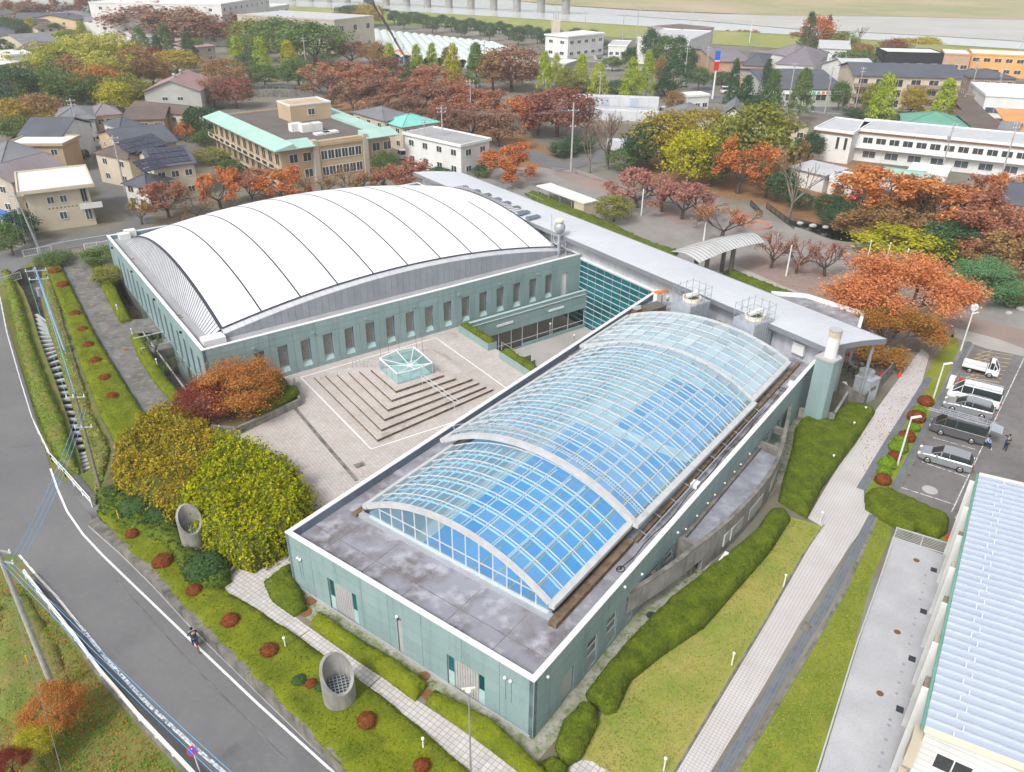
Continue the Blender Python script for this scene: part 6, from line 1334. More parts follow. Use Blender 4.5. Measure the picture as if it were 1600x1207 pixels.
def house(label,L,M,R,z,roof,wm,rm,rise=1.8,ridge='u',over=.45,nu=0,nv=0,fl=2,w=1.5,hh=1.1,cat='house',name='house',base=0.0,z0s=None,awn=None,group=None,fm='white_trim',pm='window_dark'):
 F,a,b=bframe(L,M,R,z);c=F(a/2,b/2,base);t=thing(name,c,label,cat,group);o=over
 mb=MB();mb.fbox(F,o,a-o,o,b-o,base,z-.02);mb.build('wall',wm,t)
 if roof=='flat':
  mb=MB();mb.fbox(F,0,a,0,b,z,z+.18);mb.build('roof',rm,t)
  cap_ring(F,-.04,a+.04,-.04,b+.04,.25,z-.1,z+.42).build('parapet','white_trim' if wm=='wall_white' else wm,t)
 elif roof=='shed':
  mb=MB();mb.hexa([F(0,0,z),F(a,0,z),F(a,b,z+rise),F(0,b,z+rise),F(0,0,z+.15),F(a,0,z+.15),F(a,b,z+rise+.15),F(0,b,z+rise+.15)]);mb.build('roof',rm,t)
 else:
  hp=min(a,b)/2 if roof=='hip' else 0
  if ridge=='u':r0,r1=F(hp,b/2,z+rise),F(a-hp,b/2,z+rise);c4=[F(0,0,z),F(a,0,z),F(a,b,z),F(0,b,z)];fs=[(0,1,5,4),(2,3,4,5),(1,2,5),(3,0,4)];
  else:r0,r1=F(a/2,hp,z+rise),F(a/2,b-hp,z+rise);c4=[F(0,0,z),F(a,0,z),F(a,b,z),F(0,b,z)];fs=[(0,1,4),(2,3,5),(1,2,5,4),(3,0,4,5)]
  if roof=='hip':mb=MB();mb.add(c4+[r0,r1],fs+[(3,2,1,0)]);mb.build('roof',rm,t)
  else:
   up=Vector((0,0,.16));sl=[f for f in fs if len(f)==4];gb=[f for f in fs if len(f)==3];vs=c4+[r0,r1]
   for f in sl:q=[vs[i]for i in f];mb=MB();mb.hexa([*q,*[x+up for x in q]]);mb.build('roof',rm,t)
   ov=[F(o,o,z-.02),F(a-o,o,z-.02),F(a-o,b-o,z-.02),F(o,b-o,z-.02)];k=1-2*o/(b if ridge=='u' else a)
   e=[r0.lerp(r1,o/max((r1-r0).length,.1))-Vector((0,0,.12+rise*(1-k)*.9)),r1.lerp(r0,o/max((r1-r0).length,.1))-Vector((0,0,.12+rise*(1-k)*.9))]
   for f in gb:q=[(ov+e)[i]for i in f];mb=MB();mb.add(q,[(0,1,2)]);mb.build('gable',wm,t)
  mb=MB();mb.bar(r0+Vector((0,0,.12)),r1+Vector((0,0,.12)),.22,.14);mb.build('ridge',rm,t)
  if roof=='hip':
   for i,q in enumerate(c4):
    e=(r0,r1,r1,r0)[i]if ridge=='u' else(r0,r0,r1,r1)[i];mb=MB();mb.bar(q+Vector((0,0,.05)),e+Vector((0,0,.08)),.16,.10);mb.build('hip_ridge',rm,t)
 fh=(z-base)/fl;wu=Frame(F(o,o),F.deg);wv=Frame(F(o,b-o),F.deg-90)
 for k in range(fl):
  zz=base+fh*k+fh*.36
  for i in range(nu):win(t,wu,(a-2*o)*(i+.5)/nu,zz,min(w,(a-2*o)/nu*.8),hh,fm,pm)
  for i in range(nv):win(t,wv,(b-2*o)*(i+.5)/nv,zz,min(w,(b-2*o)/nv*.8),hh,fm,pm)
 t['_a']=a;t['_b']=b
 return t,F,a,b
H=house
t,F,a,b=H('cream two-storey clubhouse with a broad white flat roof at the street corner',(19,273),(27,305),(147,291),6.3,'flat','wall_cream','roof_white',over=.9,cat='building')
wf_=Frame(F(.9,.9),F.deg)
for u,z,w,h in((3.2,4.2,1,1),(5.0,4.2,1,1),(9.3,3.9,.9,2.0),(10.6,3.9,.9,2.0),(4.4,1.6,1.1,1.1),(11.2,1.0,1.0,2.2)):win(t,wf_,min(u,a-2.6),z,w,h,pm='window_blue')
for i in range(8):mb=MB();mb.fbox(wf_,2.6+i*.55,2.8+i*.55,-.03,-.002,3.3,3.5);mb.build('vent_slot','interior_dark',t)
mb=MB();mb.fbox(wf_,a-3.6,a-.4,-1.3,-.01,3.0,3.15);mb.fbox(wf_,a-3.6,a-.4,-1.3,-1.18,3.15,3.9);mb.build('balcony','wall_white',t)
for args in(('mauve hipped roof house behind the cream clubhouse',(4,262),(18,288),(108,262),5.6,'gable','wall_beige','roof_mauve',2.0,'u'),('blue-grey pyramid roof house at the left edge',(-14,236),(0,258),(84,243),5.6,'hip','wall_grey','roof_grey',2.6,'u'),('tan house with a pale flat roof and green eaves',(26,214),(6,228),(98,228),5.6,'flat','wall_tan','roof_white',1,'u'),('dark slate gable house above the pale flat roof',(70,192),(26,214),(98,214),5.8,'gable','wall_white','roof_slate',2.3,'u'),('wide grey hip roof house behind the dark slate gable',(112,168),(80,190),(150,186),5.8,'hip','wall_grey','roof_grey',1.8,'u'),('pale yellow house with a grey hip roof, at the street head',(176,166),(146,182),(192,178),5.8,'hip','wall_yellow','roof_mauve',1.7,'u'),('low brown roofed house behind the street head',(205,163),(198,172),(285,180),5.5,'gable','wall_cream','roof_brown',1.4,'u'),('brown corrugated roof house right of the yellow one',(196,172),(190,189),(258,187),5.2,'gable','wall_tan','roof_brown',1.5,'u'),('small blue-slate roof house between brown and big navy roofs',(200,186),(186,202),(228,196),5.6,'hip','wall_white','roof_slate',1.5,'u'),('large navy slate roof house with a skylight beside the side street',(172,206),(188,234),(280,222),5.8,'gable','wall_tan','roof_slate',2.0,'u'),('brown-grey hip roof house left of the solar roof',(212,224),(200,250),(275,232),5.4,'hip','wall_cream','roof_brown',2.0,'u'),('cream house with solar panels on its dark roof',(226,240),(236,265),(308,256),5.8,'gable','wall_cream','roof_slate',1.9,'u'),('small grey hip roof house in front of the solar roof house',(214,280),(228,294),(272,280),4.0,'hip','wall_white','roof_slate',1.3,'u')):
 t,F,a,b=H(*args[:8],rise=args[8],ridge=args[9],nu=3,nv=2,w=1.3,hh=1.0)
 if 'skylight' in args[0]:p=F(a*.45,b*.22,6.75);mb=MB();mb.fbox(Frame(p,F.deg),-.5,.5,-.45,.45,6.55,7.0);mb.build('skylight','window_blue',t)
 if 'solar' in args[0]:
  for i in range(6):
   for j in range(3):
    u0,u1=a*(.10+.135*i),a*(.10+.135*(i+1))-.06;k0,k1=.12+.28*j,.12+.28*(j+1)-.03
    q=[F(u,b/2*k,5.8+1.9*k+.24)for u,k in((u0,k0),(u1,k0),(u1,k1),(u0,k1))];mb=MB();mb.hexa(q+[x+Vector((0,0,.05))for x in q]);mb.build('solar_panel','solar',t)
t,F,a,b=H('grey warehouse with a faded pink gable roof and two roof vents',(222,143),(313,143),(341,122),6.0,'flat','wall_grey','roof_pink',over=.1,cat='warehouse')if False else(None,)*4
m0,m1,m2=at(222,144,5.6),at(314,143,5.6),at(345,119,5.6);t=thing('warehouse',(m0+m1)/2-Vector((0,0,5.6)),'grey warehouse with a faded pink gable roof and two roof vents','warehouse')
d=m1-m0;F=Frame(m0,math.degrees(math.atan2(d.y,d.x)));a=d.length;b=19.0
mb=MB();mb.fbox(F,.3,a-.3,.3,b-.3,0,5.58);mb.build('wall','wall_grey',t)
for s0,s1 in((0,a/2),(a,a/2)):
 q=[F(s0,-.3,5.55),F(s1,-.3,8.3),F(s1,b,8.3),F(s0,b,5.55)];q=q if s0 else q[::-1];mb=MB();mb.hexa(q+[x+Vector((0,0,.15))for x in q]);mb.build('roof','roof_pink',t)
mb=MB();mb.add([F(.3,.3,5.5),F(a-.3,.3,5.5),F(a/2,.3,8.25)],[(0,1,2)]);mb.build('gable','wall_grey',t)
for u in(a*.36,a*.62):win(t,Frame(F(0,.3),F.deg),u,3.4,1.5,.8)
for v in(5,12):p=F(a/2,v,8.4);mb=MB();mb.tube(p,p+Vector((0,0,.7)),.35,.35,10);mb.tube(p+Vector((0,0,.7)),p+Vector((0,0,1.0)),.55,.3,10);mb.build('roof_vent','grey_metal',t)
# tan clinic with mint eaves
t,F,a,b=H('tan clinic with mint green eaves, brown roof deck and a tan penthouse',(331,184),(432,238),(618,212),6.6,'none' if False else 'flat','wall_tan','roof_deck_brown',over=1.0,nu=0,nv=0,cat='clinic',name='clinic')
for(u0,u1,v0,v1)in((-.6,3.2,-.6,b+.4),(3.2,a*.30,-.6,3.0),(a*.74,a+.6,-.6,3.4),(a-3.0,a+.6,3.4,b)):
 mb=MB();q=[F(u0,v0,6.75),F(u1,v0,6.75),F(u1,v1,6.75),F(u0,v1,6.75)];r=[F(u0+(.0 if u0>0 else 0),v0,6.9),F(u1,v0,6.9+(.9 if u1<4 else 0)),F(u1,v1,7.8),F(u0,v1,7.8 if u0>0 else 6.9)];mb.hexa(q+r);mb.build('mint_eaves','roof_mint',t)
mb=MB();mb.fbox(F,a*.31,a*.73,.2,1.4,.02,7.4);mb.build('centre_bay','wall_tan',t)
for u in(a*.31,a*.73):mb=MB();mb.fbox(F,u-.5,u+.5,-.1,1.3,.01,7.7);mb.build('pier','wall_beige',t)
wc=Frame(F(a*.31,.2),F.deg);L=a*.42
for k in range(2):
 for i in range(6):win(t,wc,1.6+(L-3.2)*i/5,4.0 if k else 1.0,L/7.6,1.6)
wu=Frame(F(1,1),F.deg)
for u in(a*.10,a*.21,a*.80,a*.9):win(t,wu,u,4.0,1.7,1.5);win(t,wu,u,1.0,1.7,1.5)
wv=Frame(F(1,b-1),F.deg-90);n=11
for k in range(2):
 for i in range(n):win(t,wv,(b-2)*(i+.5)/n,3.6 if k else.5,(b-2)/n*.55,2.0,'wall_cream')
 mb=MB();mb.fbox(wv,0,b-2,-1.4,-.1,3.1*k+.05,3.1*k+.2);mb.fbox(wv,0,b-2,-1.4,-1.3,3.1*k+.2,3.1*k+.95);mb.build('balcony','wall_cream',t)
 for i in range(n):mb=MB();mb.fbox(wv,(b-2)*i/n+.9,(b-2)*(i+1)/n-.3,-1.43,-1.402,3.1*k+.3,3.1*k+.9);mb.build('balcony_grille','black_metal',t)
P0=F.inv(475,163,9.6);mb=MB();mb.fbox(F,P0[0]-4.6,P0[0]+4.6,P0[1]-3.4,P0[1]+3.4,6.8,10.0);mb.build('penthouse','wall_tan',t)
cap_ring(F,P0[0]-4.65,P0[0]+4.65,P0[1]-3.45,P0[1]+3.45,.3,10.0,10.3).build('penthouse_cap','white_trim',t)
win(t,Frame(F(P0[0]-4.6,P0[1]-3.4),F.deg),4.6,8.0,1.6,1.2)
for i,(x,y)in enumerate(((462,200),(478,201),(493,199),(503,205),(515,203))):
 p=at(x,y,7.4);mb=MB();mb.cbox((p.x,p.y,6.8),2.3 if i<3 else 3.2,1.8,1.5 if i<3 else.35,F.rot);mb.build('rooftop_unit','white_paint',t)
for args,kw in((('grey hip roof house attached to the turquoise roofed one',(572,172),(600,190),(648,183),5.8,'hip','wall_cream','roof_grey'),dict(rise=1.8,nu=3,nv=3)),(('house with a bright turquoise hip roof beside the tan clinic',(606,188),(628,200),(688,191),5.2,'hip','wall_cream','roof_turquoise'),dict(rise=1.6,nu=4,nv=2)),(('white two-storey office with a pale flat roof near the concourse',(652,205),(720,230),(768,219),6.2,'flat','wall_white','deck_grey'),dict(over=.3,nu=2,nv=4,cat='office')),(('slate roofed house among the far left houses',(45,55),(36,70),(97,66),6,'gable','wall_cream','roof_grey'),dict(rise=2.0,nu=4)),(('yellow townhouse with a dark gable roof, leftmost of three',(68,24),(82,31),(98,27),6.5,'gable','wall_yellow','roof_slate'),dict(rise=2,ridge='v',nu=2,nv=2)),(('yellow townhouse with a dark gable roof, middle of three',(88,22),(100,31),(118,27),6.5,'gable','wall_yellow','roof_slate'),dict(rise=2,ridge='v',nu=2,nv=2)),(('yellow townhouse with a dark gable roof, rightmost of three',(106,22),(118,32),(146,28),6.5,'gable','wall_yellow','roof_slate'),dict(rise=2,nu=3,nv=2)),(('dark roofed yellow house left of the townhouse row',(32,22),(22,33),(62,32),6,'gable','wall_yellow','roof_slate'),dict(rise=1.8,nu=3)),(('dark roofed cream house behind the townhouse row',(0,15),(-8,25),(30,22),6,'gable','wall_cream','roof_slate'),dict(rise=1.8,nu=3)),(('second dark roofed house behind the townhouse row',(52,22),(44,34),(78,33),6,'gable','wall_cream','roof_slate'),dict(rise=1.8,nu=3)),(('long blue-grey roofed house right of the townhouses',(140,14),(146,26),(178,22),6,'hip','wall_white','roof_grey'),dict(rise=1.8,nu=3)),(('grey roofed white house in front of the rust brown trees',(156,26),(164,36),(204,33),6,'hip','wall_white','roof_grey'),dict(rise=1.8,nu=3,nv=2)),(('red-brown roofed low house among the far left houses',(58,38),(58,46),(100,44),4,'hip','wall_cream','roof_brown'),dict(rise=1.4,nu=3)),(('reddish roofed low house under the grey roofed white one',(188,40),(190,48),(222,46),4.5,'hip','wall_cream','roof_pink'),dict(rise=1.3,nu=2)),(('beige hall with a pale roof at the left edge',(-30,88),(-20,108),(36,98),8,'flat','wall_beige','roof_white'),dict(over=.2,cat='hall')),(('white flat roofed shed left of the bamboo grove',(10,80),(10,88),(52,85),5,'flat','wall_white','roof_white'),dict(over=.2,cat='shed')),(('brown shed building beside the slim dark conifer',(278,66),(298,76),(338,72),5.5,'shed','wall_pink','roof_pink'),dict(rise=1.2,nu=2,nv=1)),(('white hospital block at the top left',(300,-14),(345,8),(420,-4),16,'flat','wall_white','roof_white'),dict(over=.1,nu=9,nv=6,fl=4,w=1.6,cat='hospital')),(('lower white hospital wing in front of the main block',(335,0),(375,20),(452,8),9,'flat','wall_white','roof_white'),dict(over=.1,nu=8,fl=2,w=1.8,cat='hospital')),(('stained concrete school-like block left of the vinyl tunnels',(455,16),(522,33),(584,26),13,'flat','wall_beige','roof_palegrey'),dict(over=.1,nu=3,nv=7,fl=2,w=2.4,hh=2.0,cat='building')),(('white waterworks office with a red roof edge and small tower',(860,54),(888,59),(946,53),8,'flat','wall_white','roof_white'),dict(over=.4,nu=5,nv=2,w=2.2,cat='office')),(('pale tank building beside the straight street',(1038,46),(1078,64),(1112,50),9,'flat','wall_white','roof_palegrey'),dict(over=.1,cat='building')),(('pinkish flat building behind the pale tank building',(1048,40),(1066,48),(1116,44),9,'flat','wall_pink','roof_deck_brown'),dict(over=.1,cat='building')),(('purple-grey roofed shop block beyond the sign pole',(1122,76),(1118,97),(1176,97),5,'gable','wall_salmon','roof_purple'),dict(rise=1.8,cat='shop')),(('dark blue hip roof shop with a brick front',(1164,84),(1158,102),(1196,104),5,'hip','wall_salmon','roof_slate'),dict(rise=2.2,nu=3,fl=1,cat='shop')),(('grey gable roofed shop, the left one of the pair',(1200,72),(1194,82),(1238,90),5,'hip','wall_white','roof_purple'),dict(rise=3.2,cat='shop')),(('grey pyramid roofed shop behind the slate roof store',(1222,78),(1210,100),(1272,104),5,'hip','wall_white','roof_purple'),dict(rise=4.0,cat='shop')),(('pale grey roofed hall left of the three-storey apartments',(1290,88),(1282,100),(1330,116),5,'gable','wall_white','roof_palegrey'),dict(rise=3,ridge='v',cat='hall')),(('grey roofed low shop with white canopies beside the pointed trees',(1158,108),(1156,122),(1200,124),4,'flat','wall_salmon','roof_grey'),dict(over=.3,nu=4,fl=1,cat='shop')),(('small white two-level office at the street junction',(1078,146),(1074,152),(1110,150),4.5,'flat','wall_white','roof_white'),dict(over=.2,nu=3,fl=1,cat='office')),(('grey hip roof house behind the ochre park tree',(1076,168),(1066,182),(1120,178),4.5,'hip','wall_white','roof_grey'),dict(rise=2.0,nu=3)),(('white gable house at the edge of the park wood',(1150,166),(1128,180),(1162,182),5,'gable','wall_white','roof_grey'),dict(rise=2.0,ridge='v',nu=1,nv=2,fl=1)),(('brown hip roof house left of the long white office',(1230,184),(1216,196),(1268,197),4.2,'hip','wall_cream','roof_brown'),dict(rise=1.8,nu=2,fl=1)),(('green hip roof building behind the long white office',(1440,180),(1412,194),(1516,201),5.4,'hip','wall_white','roof_green'),dict(rise=2.0,cat='building')),(('brown roofed house right of the green hip roof, upper one',(1524,164),(1518,190),(1556,192),5.2,'shed','wall_tan','roof_brown'),dict(rise=1.6)),(('brown roofed house right of the green hip roof, lower one',(1530,184),(1522,204),(1578,206),5.2,'shed','wall_tan','roof_brown'),dict(rise=1.4)),(('house with a bright orange roof at the right edge',(1588,186),(1582,210),(1680,216),5,'shed','wall_cream','roof_orange'),dict(rise=2.0)),(('white flat roofed store at the right edge with a red sign strip',(1546,132),(1540,150),(1690,158),6.5,'flat','wall_white','roof_white'),dict(over=.2,nu=4,fl=1,w=5,hh=1.4,pm='window_blue',cat='store')),(('brown house with a dark slate hip roof above the white store',(1528,112),(1516,122),(1592,124),6,'hip','wall_mocha','roof_slate'),dict(rise=1.8,nu=4,nv=2)),(('grey gable house with white bargeboards at the right edge',(1572,296),(1560,318),(1640,330),5,'gable','wall_mocha','roof_slate'),dict(rise=2.2,nu=3,fl=2)),(('white shed with a ribbed roof above the orange cherry',(1420,256),(1418,268),(1480,276),3.5,'flat','wall_white','roof_white'),dict(over=.1,cat='shed')),(('white stall sheds in front of the long white office, left one',(1236,246),(1232,262),(1290,276),3.2,'shed','wall_white','roof_palegrey'),dict(rise=.3,cat='shed')),(('white prefab box beside the stall sheds',(1300,268),(1296,278),(1334,284),3.0,'flat','wall_white','roof_palegrey'),dict(over=.05,cat='shed')),(('green metal roofed stall under the orange cherry',(1390,262),(1370,280),(1450,290),3.6,'hip','wall_white','roof_mint'),dict(rise=1.0,nu=3,fl=1,cat='stall')),(('small green pyramid roofed kiosk beside the parked white van',(1428,296),(1422,310),(1450,316),3,'hip','wall_brown','roof_mint'),dict(rise=1.4,cat='kiosk')),(('brown fenced house wall behind the pond shrubs',(1350,292),(1344,306),(1404,318),2.6,'flat','wall_mocha','roof_brown'),dict(over=.05,nu=3,fl=1,cat='building')),(('white house with a dark roof behind the far left townhouses',(108,8),(102,16),(138,13),6,'hip','wall_white','roof_slate'),dict(rise=1.8,nu=3)),(('beige house with a grey roof at the top left corner',(-10,2),(-20,12),(22,10),6,'gable','wall_beige','roof_grey'),dict(rise=1.8,nu=3)),(('cream house with a brown roof below the slate roofed far left house',(30,66),(20,80),(62,80),5,'gable','wall_cream','roof_brown'),dict(rise=1.6,nu=3)),(('white house with a slate roof at the far left edge',(-20,44),(-30,56),(24,54),6,'hip','wall_white','roof_slate'),dict(rise=1.8,nu=3)),(('grey roofed long shed behind the warehouse',(204,50),(206,60),(262,57),4.5,'gable','wall_white','roof_palegrey'),dict(rise=1.2,nu=4,fl=1)),(('small white house with a purple roof left of the brown hip roof house',(1180,178),(1172,188),(1206,190),4.5,'hip','wall_white','roof_purple'),dict(rise=1.5,nu=2)),(('grey roofed low building between the apartments and the white store',(1514,134),(1508,148),(1534,152),4.5,'flat','wall_mocha','roof_grey'),dict(over=.2,nu=2,fl=1)),(('white warehouse behind the green tank trucks',(1286,66),(1280,76),(1330,78),5,'gable','wall_white','roof_palegrey'),dict(rise=1.8,nu=3,fl=1)),(('pale pump house beside the tennis court',(952,64),(950,72),(980,73),5,'flat','wall_white','roof_palegrey'),dict(over=.2,nu=3,fl=1)),(('low grey control building by the clarifier basins',(858,92),(856,100),(884,102),3.5,'flat','wall_grey','roof_white'),dict(over=.2,nu=3,fl=1)),(('beige house with a grey roof behind the orange roofed one',(1560,196),(1556,206),(1590,210),5,'gable','wall_beige','roof_grey'),dict(rise=1.5,nu=2)),(('white roofed carport beside the parked vans at the right',(1500,306),(1494,318),(1548,326),2.6,'flat','wall_grey','roof_white'),dict(over=.1)),(('blue tin shed behind the cream clubhouse',(18,318),(34,352),(56,346),2.6,'shed','wall_grey','car_blue'),dict(rise=.4,cat='shed'))):
 H(*args,**kw)
 # apartments: three floors of balconies
t,F,a,b=H('three-storey cream apartments with a slate roof and mocha balconies',(1350,104),(1334,119),(1508,124),8.4,'gable','wall_cream','roof_slate',rise=2.2,over=.6,cat='apartments',name='apartment_block')
wu=Frame(F(.6,.6),F.deg);n=6
for k in range(3):
 for i in range(n):
  u=(a-1.2)*(i+.5)/n;win(t,wu,u,.4+2.7*k,2.6,1.9)
  if i in(0,1,3,4,5):mb=MB();mb.fbox(wu,u-2.2,u+2.2,-1.2,-.1,.2+2.7*k,1.1+2.7*k);mb.build('balcony','wall_mocha',t)
  # black, salmon and orange long building
for lab,M,R_,wm,nu in(('black-clad part of the long building by the river, with four windows',(1386,83),(1475,85),'wall_black',4),('salmon clad middle part of the long building by the river',(1475.5,85),(1518,87),'wall_salmon',3),('orange rendered long building at the upper right edge',(1518.5,85),(1660,92),'wall_orange',8)):
 H(lab,(M[0]-8,M[1]-7),M,R_,7.0,'flat',wm,'roof_white',over=.1,nu=nu,fl=2 if nu>4 else 1,w=2.2,hh=1.2,cat='building')
 # slate roofed store with a lettered sign
t,F,a,b=H('long slate roofed store with a colourful sign strip on the avenue',(1205,108),(1200,140),(1324,141),4.6,'gable','wall_grey','roof_slate',rise=2.4,nu=5,fl=1,w=3,hh=1.8,cat='store',name='store')
mb=MB();mb.fbox(Frame(F(.45,.45),F.deg),.2,a-1,-.3,-.1,3.3,4.3);mb.build('sign_strip','sign_white',t)
for i,c in enumerate(('green_paint','green_paint','orange_paint','red_paint','blue_paint','green_paint','green_paint')):mb=MB();u=a*.55+i*1.3;mb.fbox(Frame(F(.45,.45),F.deg),u,u+.9,-.36,-.301,3.45,4.15);mb.build('sign_letter',c,t)
# waterworks tower
p=at(868,54,7);t=thing('waterworks_tower',Vector((p.x,p.y,0)),'narrow cream tower at the left end of the waterworks office','tower');mb=MB();mb.cbox((p.x,p.y,0),3.2,3.2,12.5,.1);mb.build('shaft','wall_cream',t);mb=MB()
for i,j in((-1,-1),(1,-1),(1,1),(-1,1)):mb.tube((p.x+i,p.y+j,12.5),(p.x+i,p.y+j,15),.15,.15,5)
mb.tube((p.x,p.y,12.5),(p.x,p.y,18),.2,.1,6);mb.build('mast_frame','galv',t,kind='stuff')
# long white office
t,F,a,b=H('long white two-storey office with a maroon roof edge, right of the park',(1352,188),(1340,204),(1690,238),6.2,'flat','wall_white','roof_palegrey',over=.2,cat='office',name='office')
wu=Frame(F(.2,.2),F.deg)
for i in range(14):win(t,wu,2.2+i*(a-4)/14,3.8,2.0,1.15)
for i in range(8):win(t,wu,3+i*(a-5)/8,.9,2.6,1.3,pm='window_blue')
mb=MB();mb.fbox(F,-.15,a,-.12,-.05,5.75,6.05);mb.build('maroon_edge','leaf_maroon' if False else 'rust',t)
mb=MB();mb.fbox(wu,0,a-1,-1.3,-.05,2.9,3.05);mb.build('canopy','white_paint',t)
t,F,a,b=H('white left wing of the long office, with two slit windows',(1292,184),(1272,202),(1334,210),6.2,'flat','wall_white','roof_palegrey',over=.2,cat='office',name='office')
wu=Frame(F(.2,.2),F.deg);win(t,wu,a*.62,2.8,.7,2.4,mull=False);win(t,wu,a*.82,2.8,.7,2.4,mull=False)
mb=MB();mb.fbox(F,-.15,a,-.12,-.05,5.75,6.05);mb.build('maroon_edge','rust',t)
# stacked containers
def container(F,u,v,z,L,label,m='container_white',door=False,group='white storage containers'):
 t=thing('storage_container',F(u+L/2,v+1.2,z),label,'container',group);mb=MB();mb.fbox(F,u+.02,u+L-.02,v,v+2.4,z,z+2.5);mb.build('shell',m,t);mb=MB()
 for i in range(int(L/.6)):mb.fbox(F,u+.15+i*.6,u+.45+i*.6,v-.05,v-.002,z+.1,z+2.4)
 mb.build('corrugations',m,t,kind='stuff')
 if door:mb=MB();mb.fbox(F,u+.3,u+L-.3,v-.09,v-.052,z+.1,z+2.3);mb.build('shutter_door','sign_blue' if door==1 else 'sky_roof',t)
p0,p1=at(893,149,5),at(1030,154,5);d=p1-p0;F=Frame(p0,math.degrees(math.atan2(d.y,d.x)));n=9;L=d.length/n
for k in range(2):
 for i in range(n):container(F,i*L,0,k*2.55,L,'white storage container in the %s row of the stack, %s from the left'%(('bottom','top')[k],ORD[i]),door=2 if(i,k)in((2,1),(3,1),(6,1))else False)
F2=Frame(at(928,172,2.5),F.deg)
for i in range(3):container(F2,i*5.6,0,0,5.5,['long white container in front of the stack, left one','long white container in front of the stack, middle one','long white container in front of the stack, right one'][i])
F2=Frame(at(950,220,2.5),F.deg+8)
container(F2,0,0,0,5.5,'white container behind the bare island tree');container(F2,5.8,-2.0,0,5.5,'white container at the lower end of the container yard')
# vinyl tunnels
k=0
for i in range(16):
 a0=at(588+i*12.0,47+i*1.3,2.4);a1=at(600+i*17.5,86+i*1.4,2.4)
 t=thing('vinyl_tunnel',(a0+a1)/2-Vector((0,0,2.4)),'white vinyl growing tunnel in the field beyond the ginkgos, %s from the left'%ORD[i],'greenhouse','vinyl tunnels');d=a1-a0;F=Frame(a0,math.degrees(math.atan2(d.y,d.x)));L=d.length;W_=5.4
 mb=MB();n=8;vs=[]
 for x in np.linspace(0,L,6):
  for j in range(n+1):th=math.pi*j/n;vs.append(F(x,-W_/2*math.cos(th),3.0*math.sin(th)))
 mb.add(vs,[(x*(n+1)+j,x*(n+1)+j+1,(x+1)*(n+1)+j+1,(x+1)*(n+1)+j)for x in range(5)for j in range(n)]);mb.build('cover','vinyl',t,smooth=True)
 mb=MB()
 for x in np.linspace(0,L,12):
  for j in range(n):mb.bar(F(x,-W_/2*math.cos(math.pi*j/n),3.03*math.sin(math.pi*j/n)),F(x,-W_/2*math.cos(math.pi*(j+1)/n),3.03*math.sin(math.pi*(j+1)/n)),.12,.05)
 mb.build('hoops','galv',t,kind='stuff')
 # crane and excavator
cr=thing('crawler_crane',at(634,92),'dark blue crane boom leaning over the vinyl tunnels','crane');a0,a1=at(634,90,2),at(634,90,2)+Vector((-14,3,24));q=at(583,4,30)
mb=MB();c=a0;mid=c.lerp(q,.5);mb.bar(c,mid,.7,.7);mb.bar(mid,q,.45,.45);mb.build('boom','window_blue',cr);mb=MB();mb.bar(q,q+Vector((-1.6,0,.5)),.9,.9);mb.build('boom_head','roof_slate',cr);mb=MB();mb.cbox((a0.x,a0.y,0),4,2.6,2.2,.3);mb.build('body','roof_slate',cr)
ex=thing('excavator',at(624,97),'orange excavator arm beside the crane foot','excavator');p=at(624,97);mb=MB();mb.bar(p+Vector((2.5,0,1)),p+Vector((0,0,4.2)),.7,.7);mb.bar(p+Vector((0,0,4.2)),p+Vector((-4.2,0,2.6)),.6,.6);mb.build('arm','orange_paint',ex);mb=MB();mb.cbox((p.x+3,p.y,.8),3,2.6,1.8,.1);mb.build('cab','orange_paint',ex)
# blue and red sign pole
sg=thing('sign_pole',at(1113,155),'tall white pole with a blue and red sign box beside the avenue','sign');p=at(1113,155);mb=MB();mb.tube(p,p+Vector((0,0,8)),.3,.25,12);mb.build('pole','white_paint',sg)
for z0,z1,m_ in((8,10.4,'red_paint'),(10.42,10.7,'sign_white'),(10.72,13.2,'sign_blue')):mb=MB();mb.cbox((p.x,p.y,z0),1.25,.8,z1-z0,.1);mb.build('sign_box',m_,sg)
# river bridge
br=thing('river_bridge',at(700,2,5),'grey road bridge on round piers across the river, at the top edge','bridge');a0,a1=at(440,-27,12),at(905,-9,12);mb=MB();mb.bar(a0,a1,12,1.6);mb.build('deck','concrete_pale',br)
for i in range(14):p=a0.lerp(a1,(i+.5)/14);mb=MB();mb.tube((p.x,p.y,-1),(p.x,p.y,11.2),2.6,2.6,12);mb.build('pier','concrete',br)
# levee
for nm,px,w,z in(('levee',[(430,22),(600,30),(760,40),(900,50),(1040,60),(1200,70),(1400,84),(1700,110)],26,4.5),):
 P=[at(x,y)for x,y in px];mb=MB()
 for a_,b_ in zip(P,P[1:]):
  d=(b_-a_).normalized();nn=Vector((-d.y,d.x,0));q=[]
  for o,h in((-w/2,.1),(-3,z),(3,z),(w/2,.1)):q.append((a_+nn*o+Vector((0,0,h)),b_+nn*o+Vector((0,0,h))))
  for(p1,p2),(p3,p4)in zip(q,q[1:]):mb.quad(p1,p2,p4,p3)
 mb.build('river_levee','levee_grass',kind='structure')
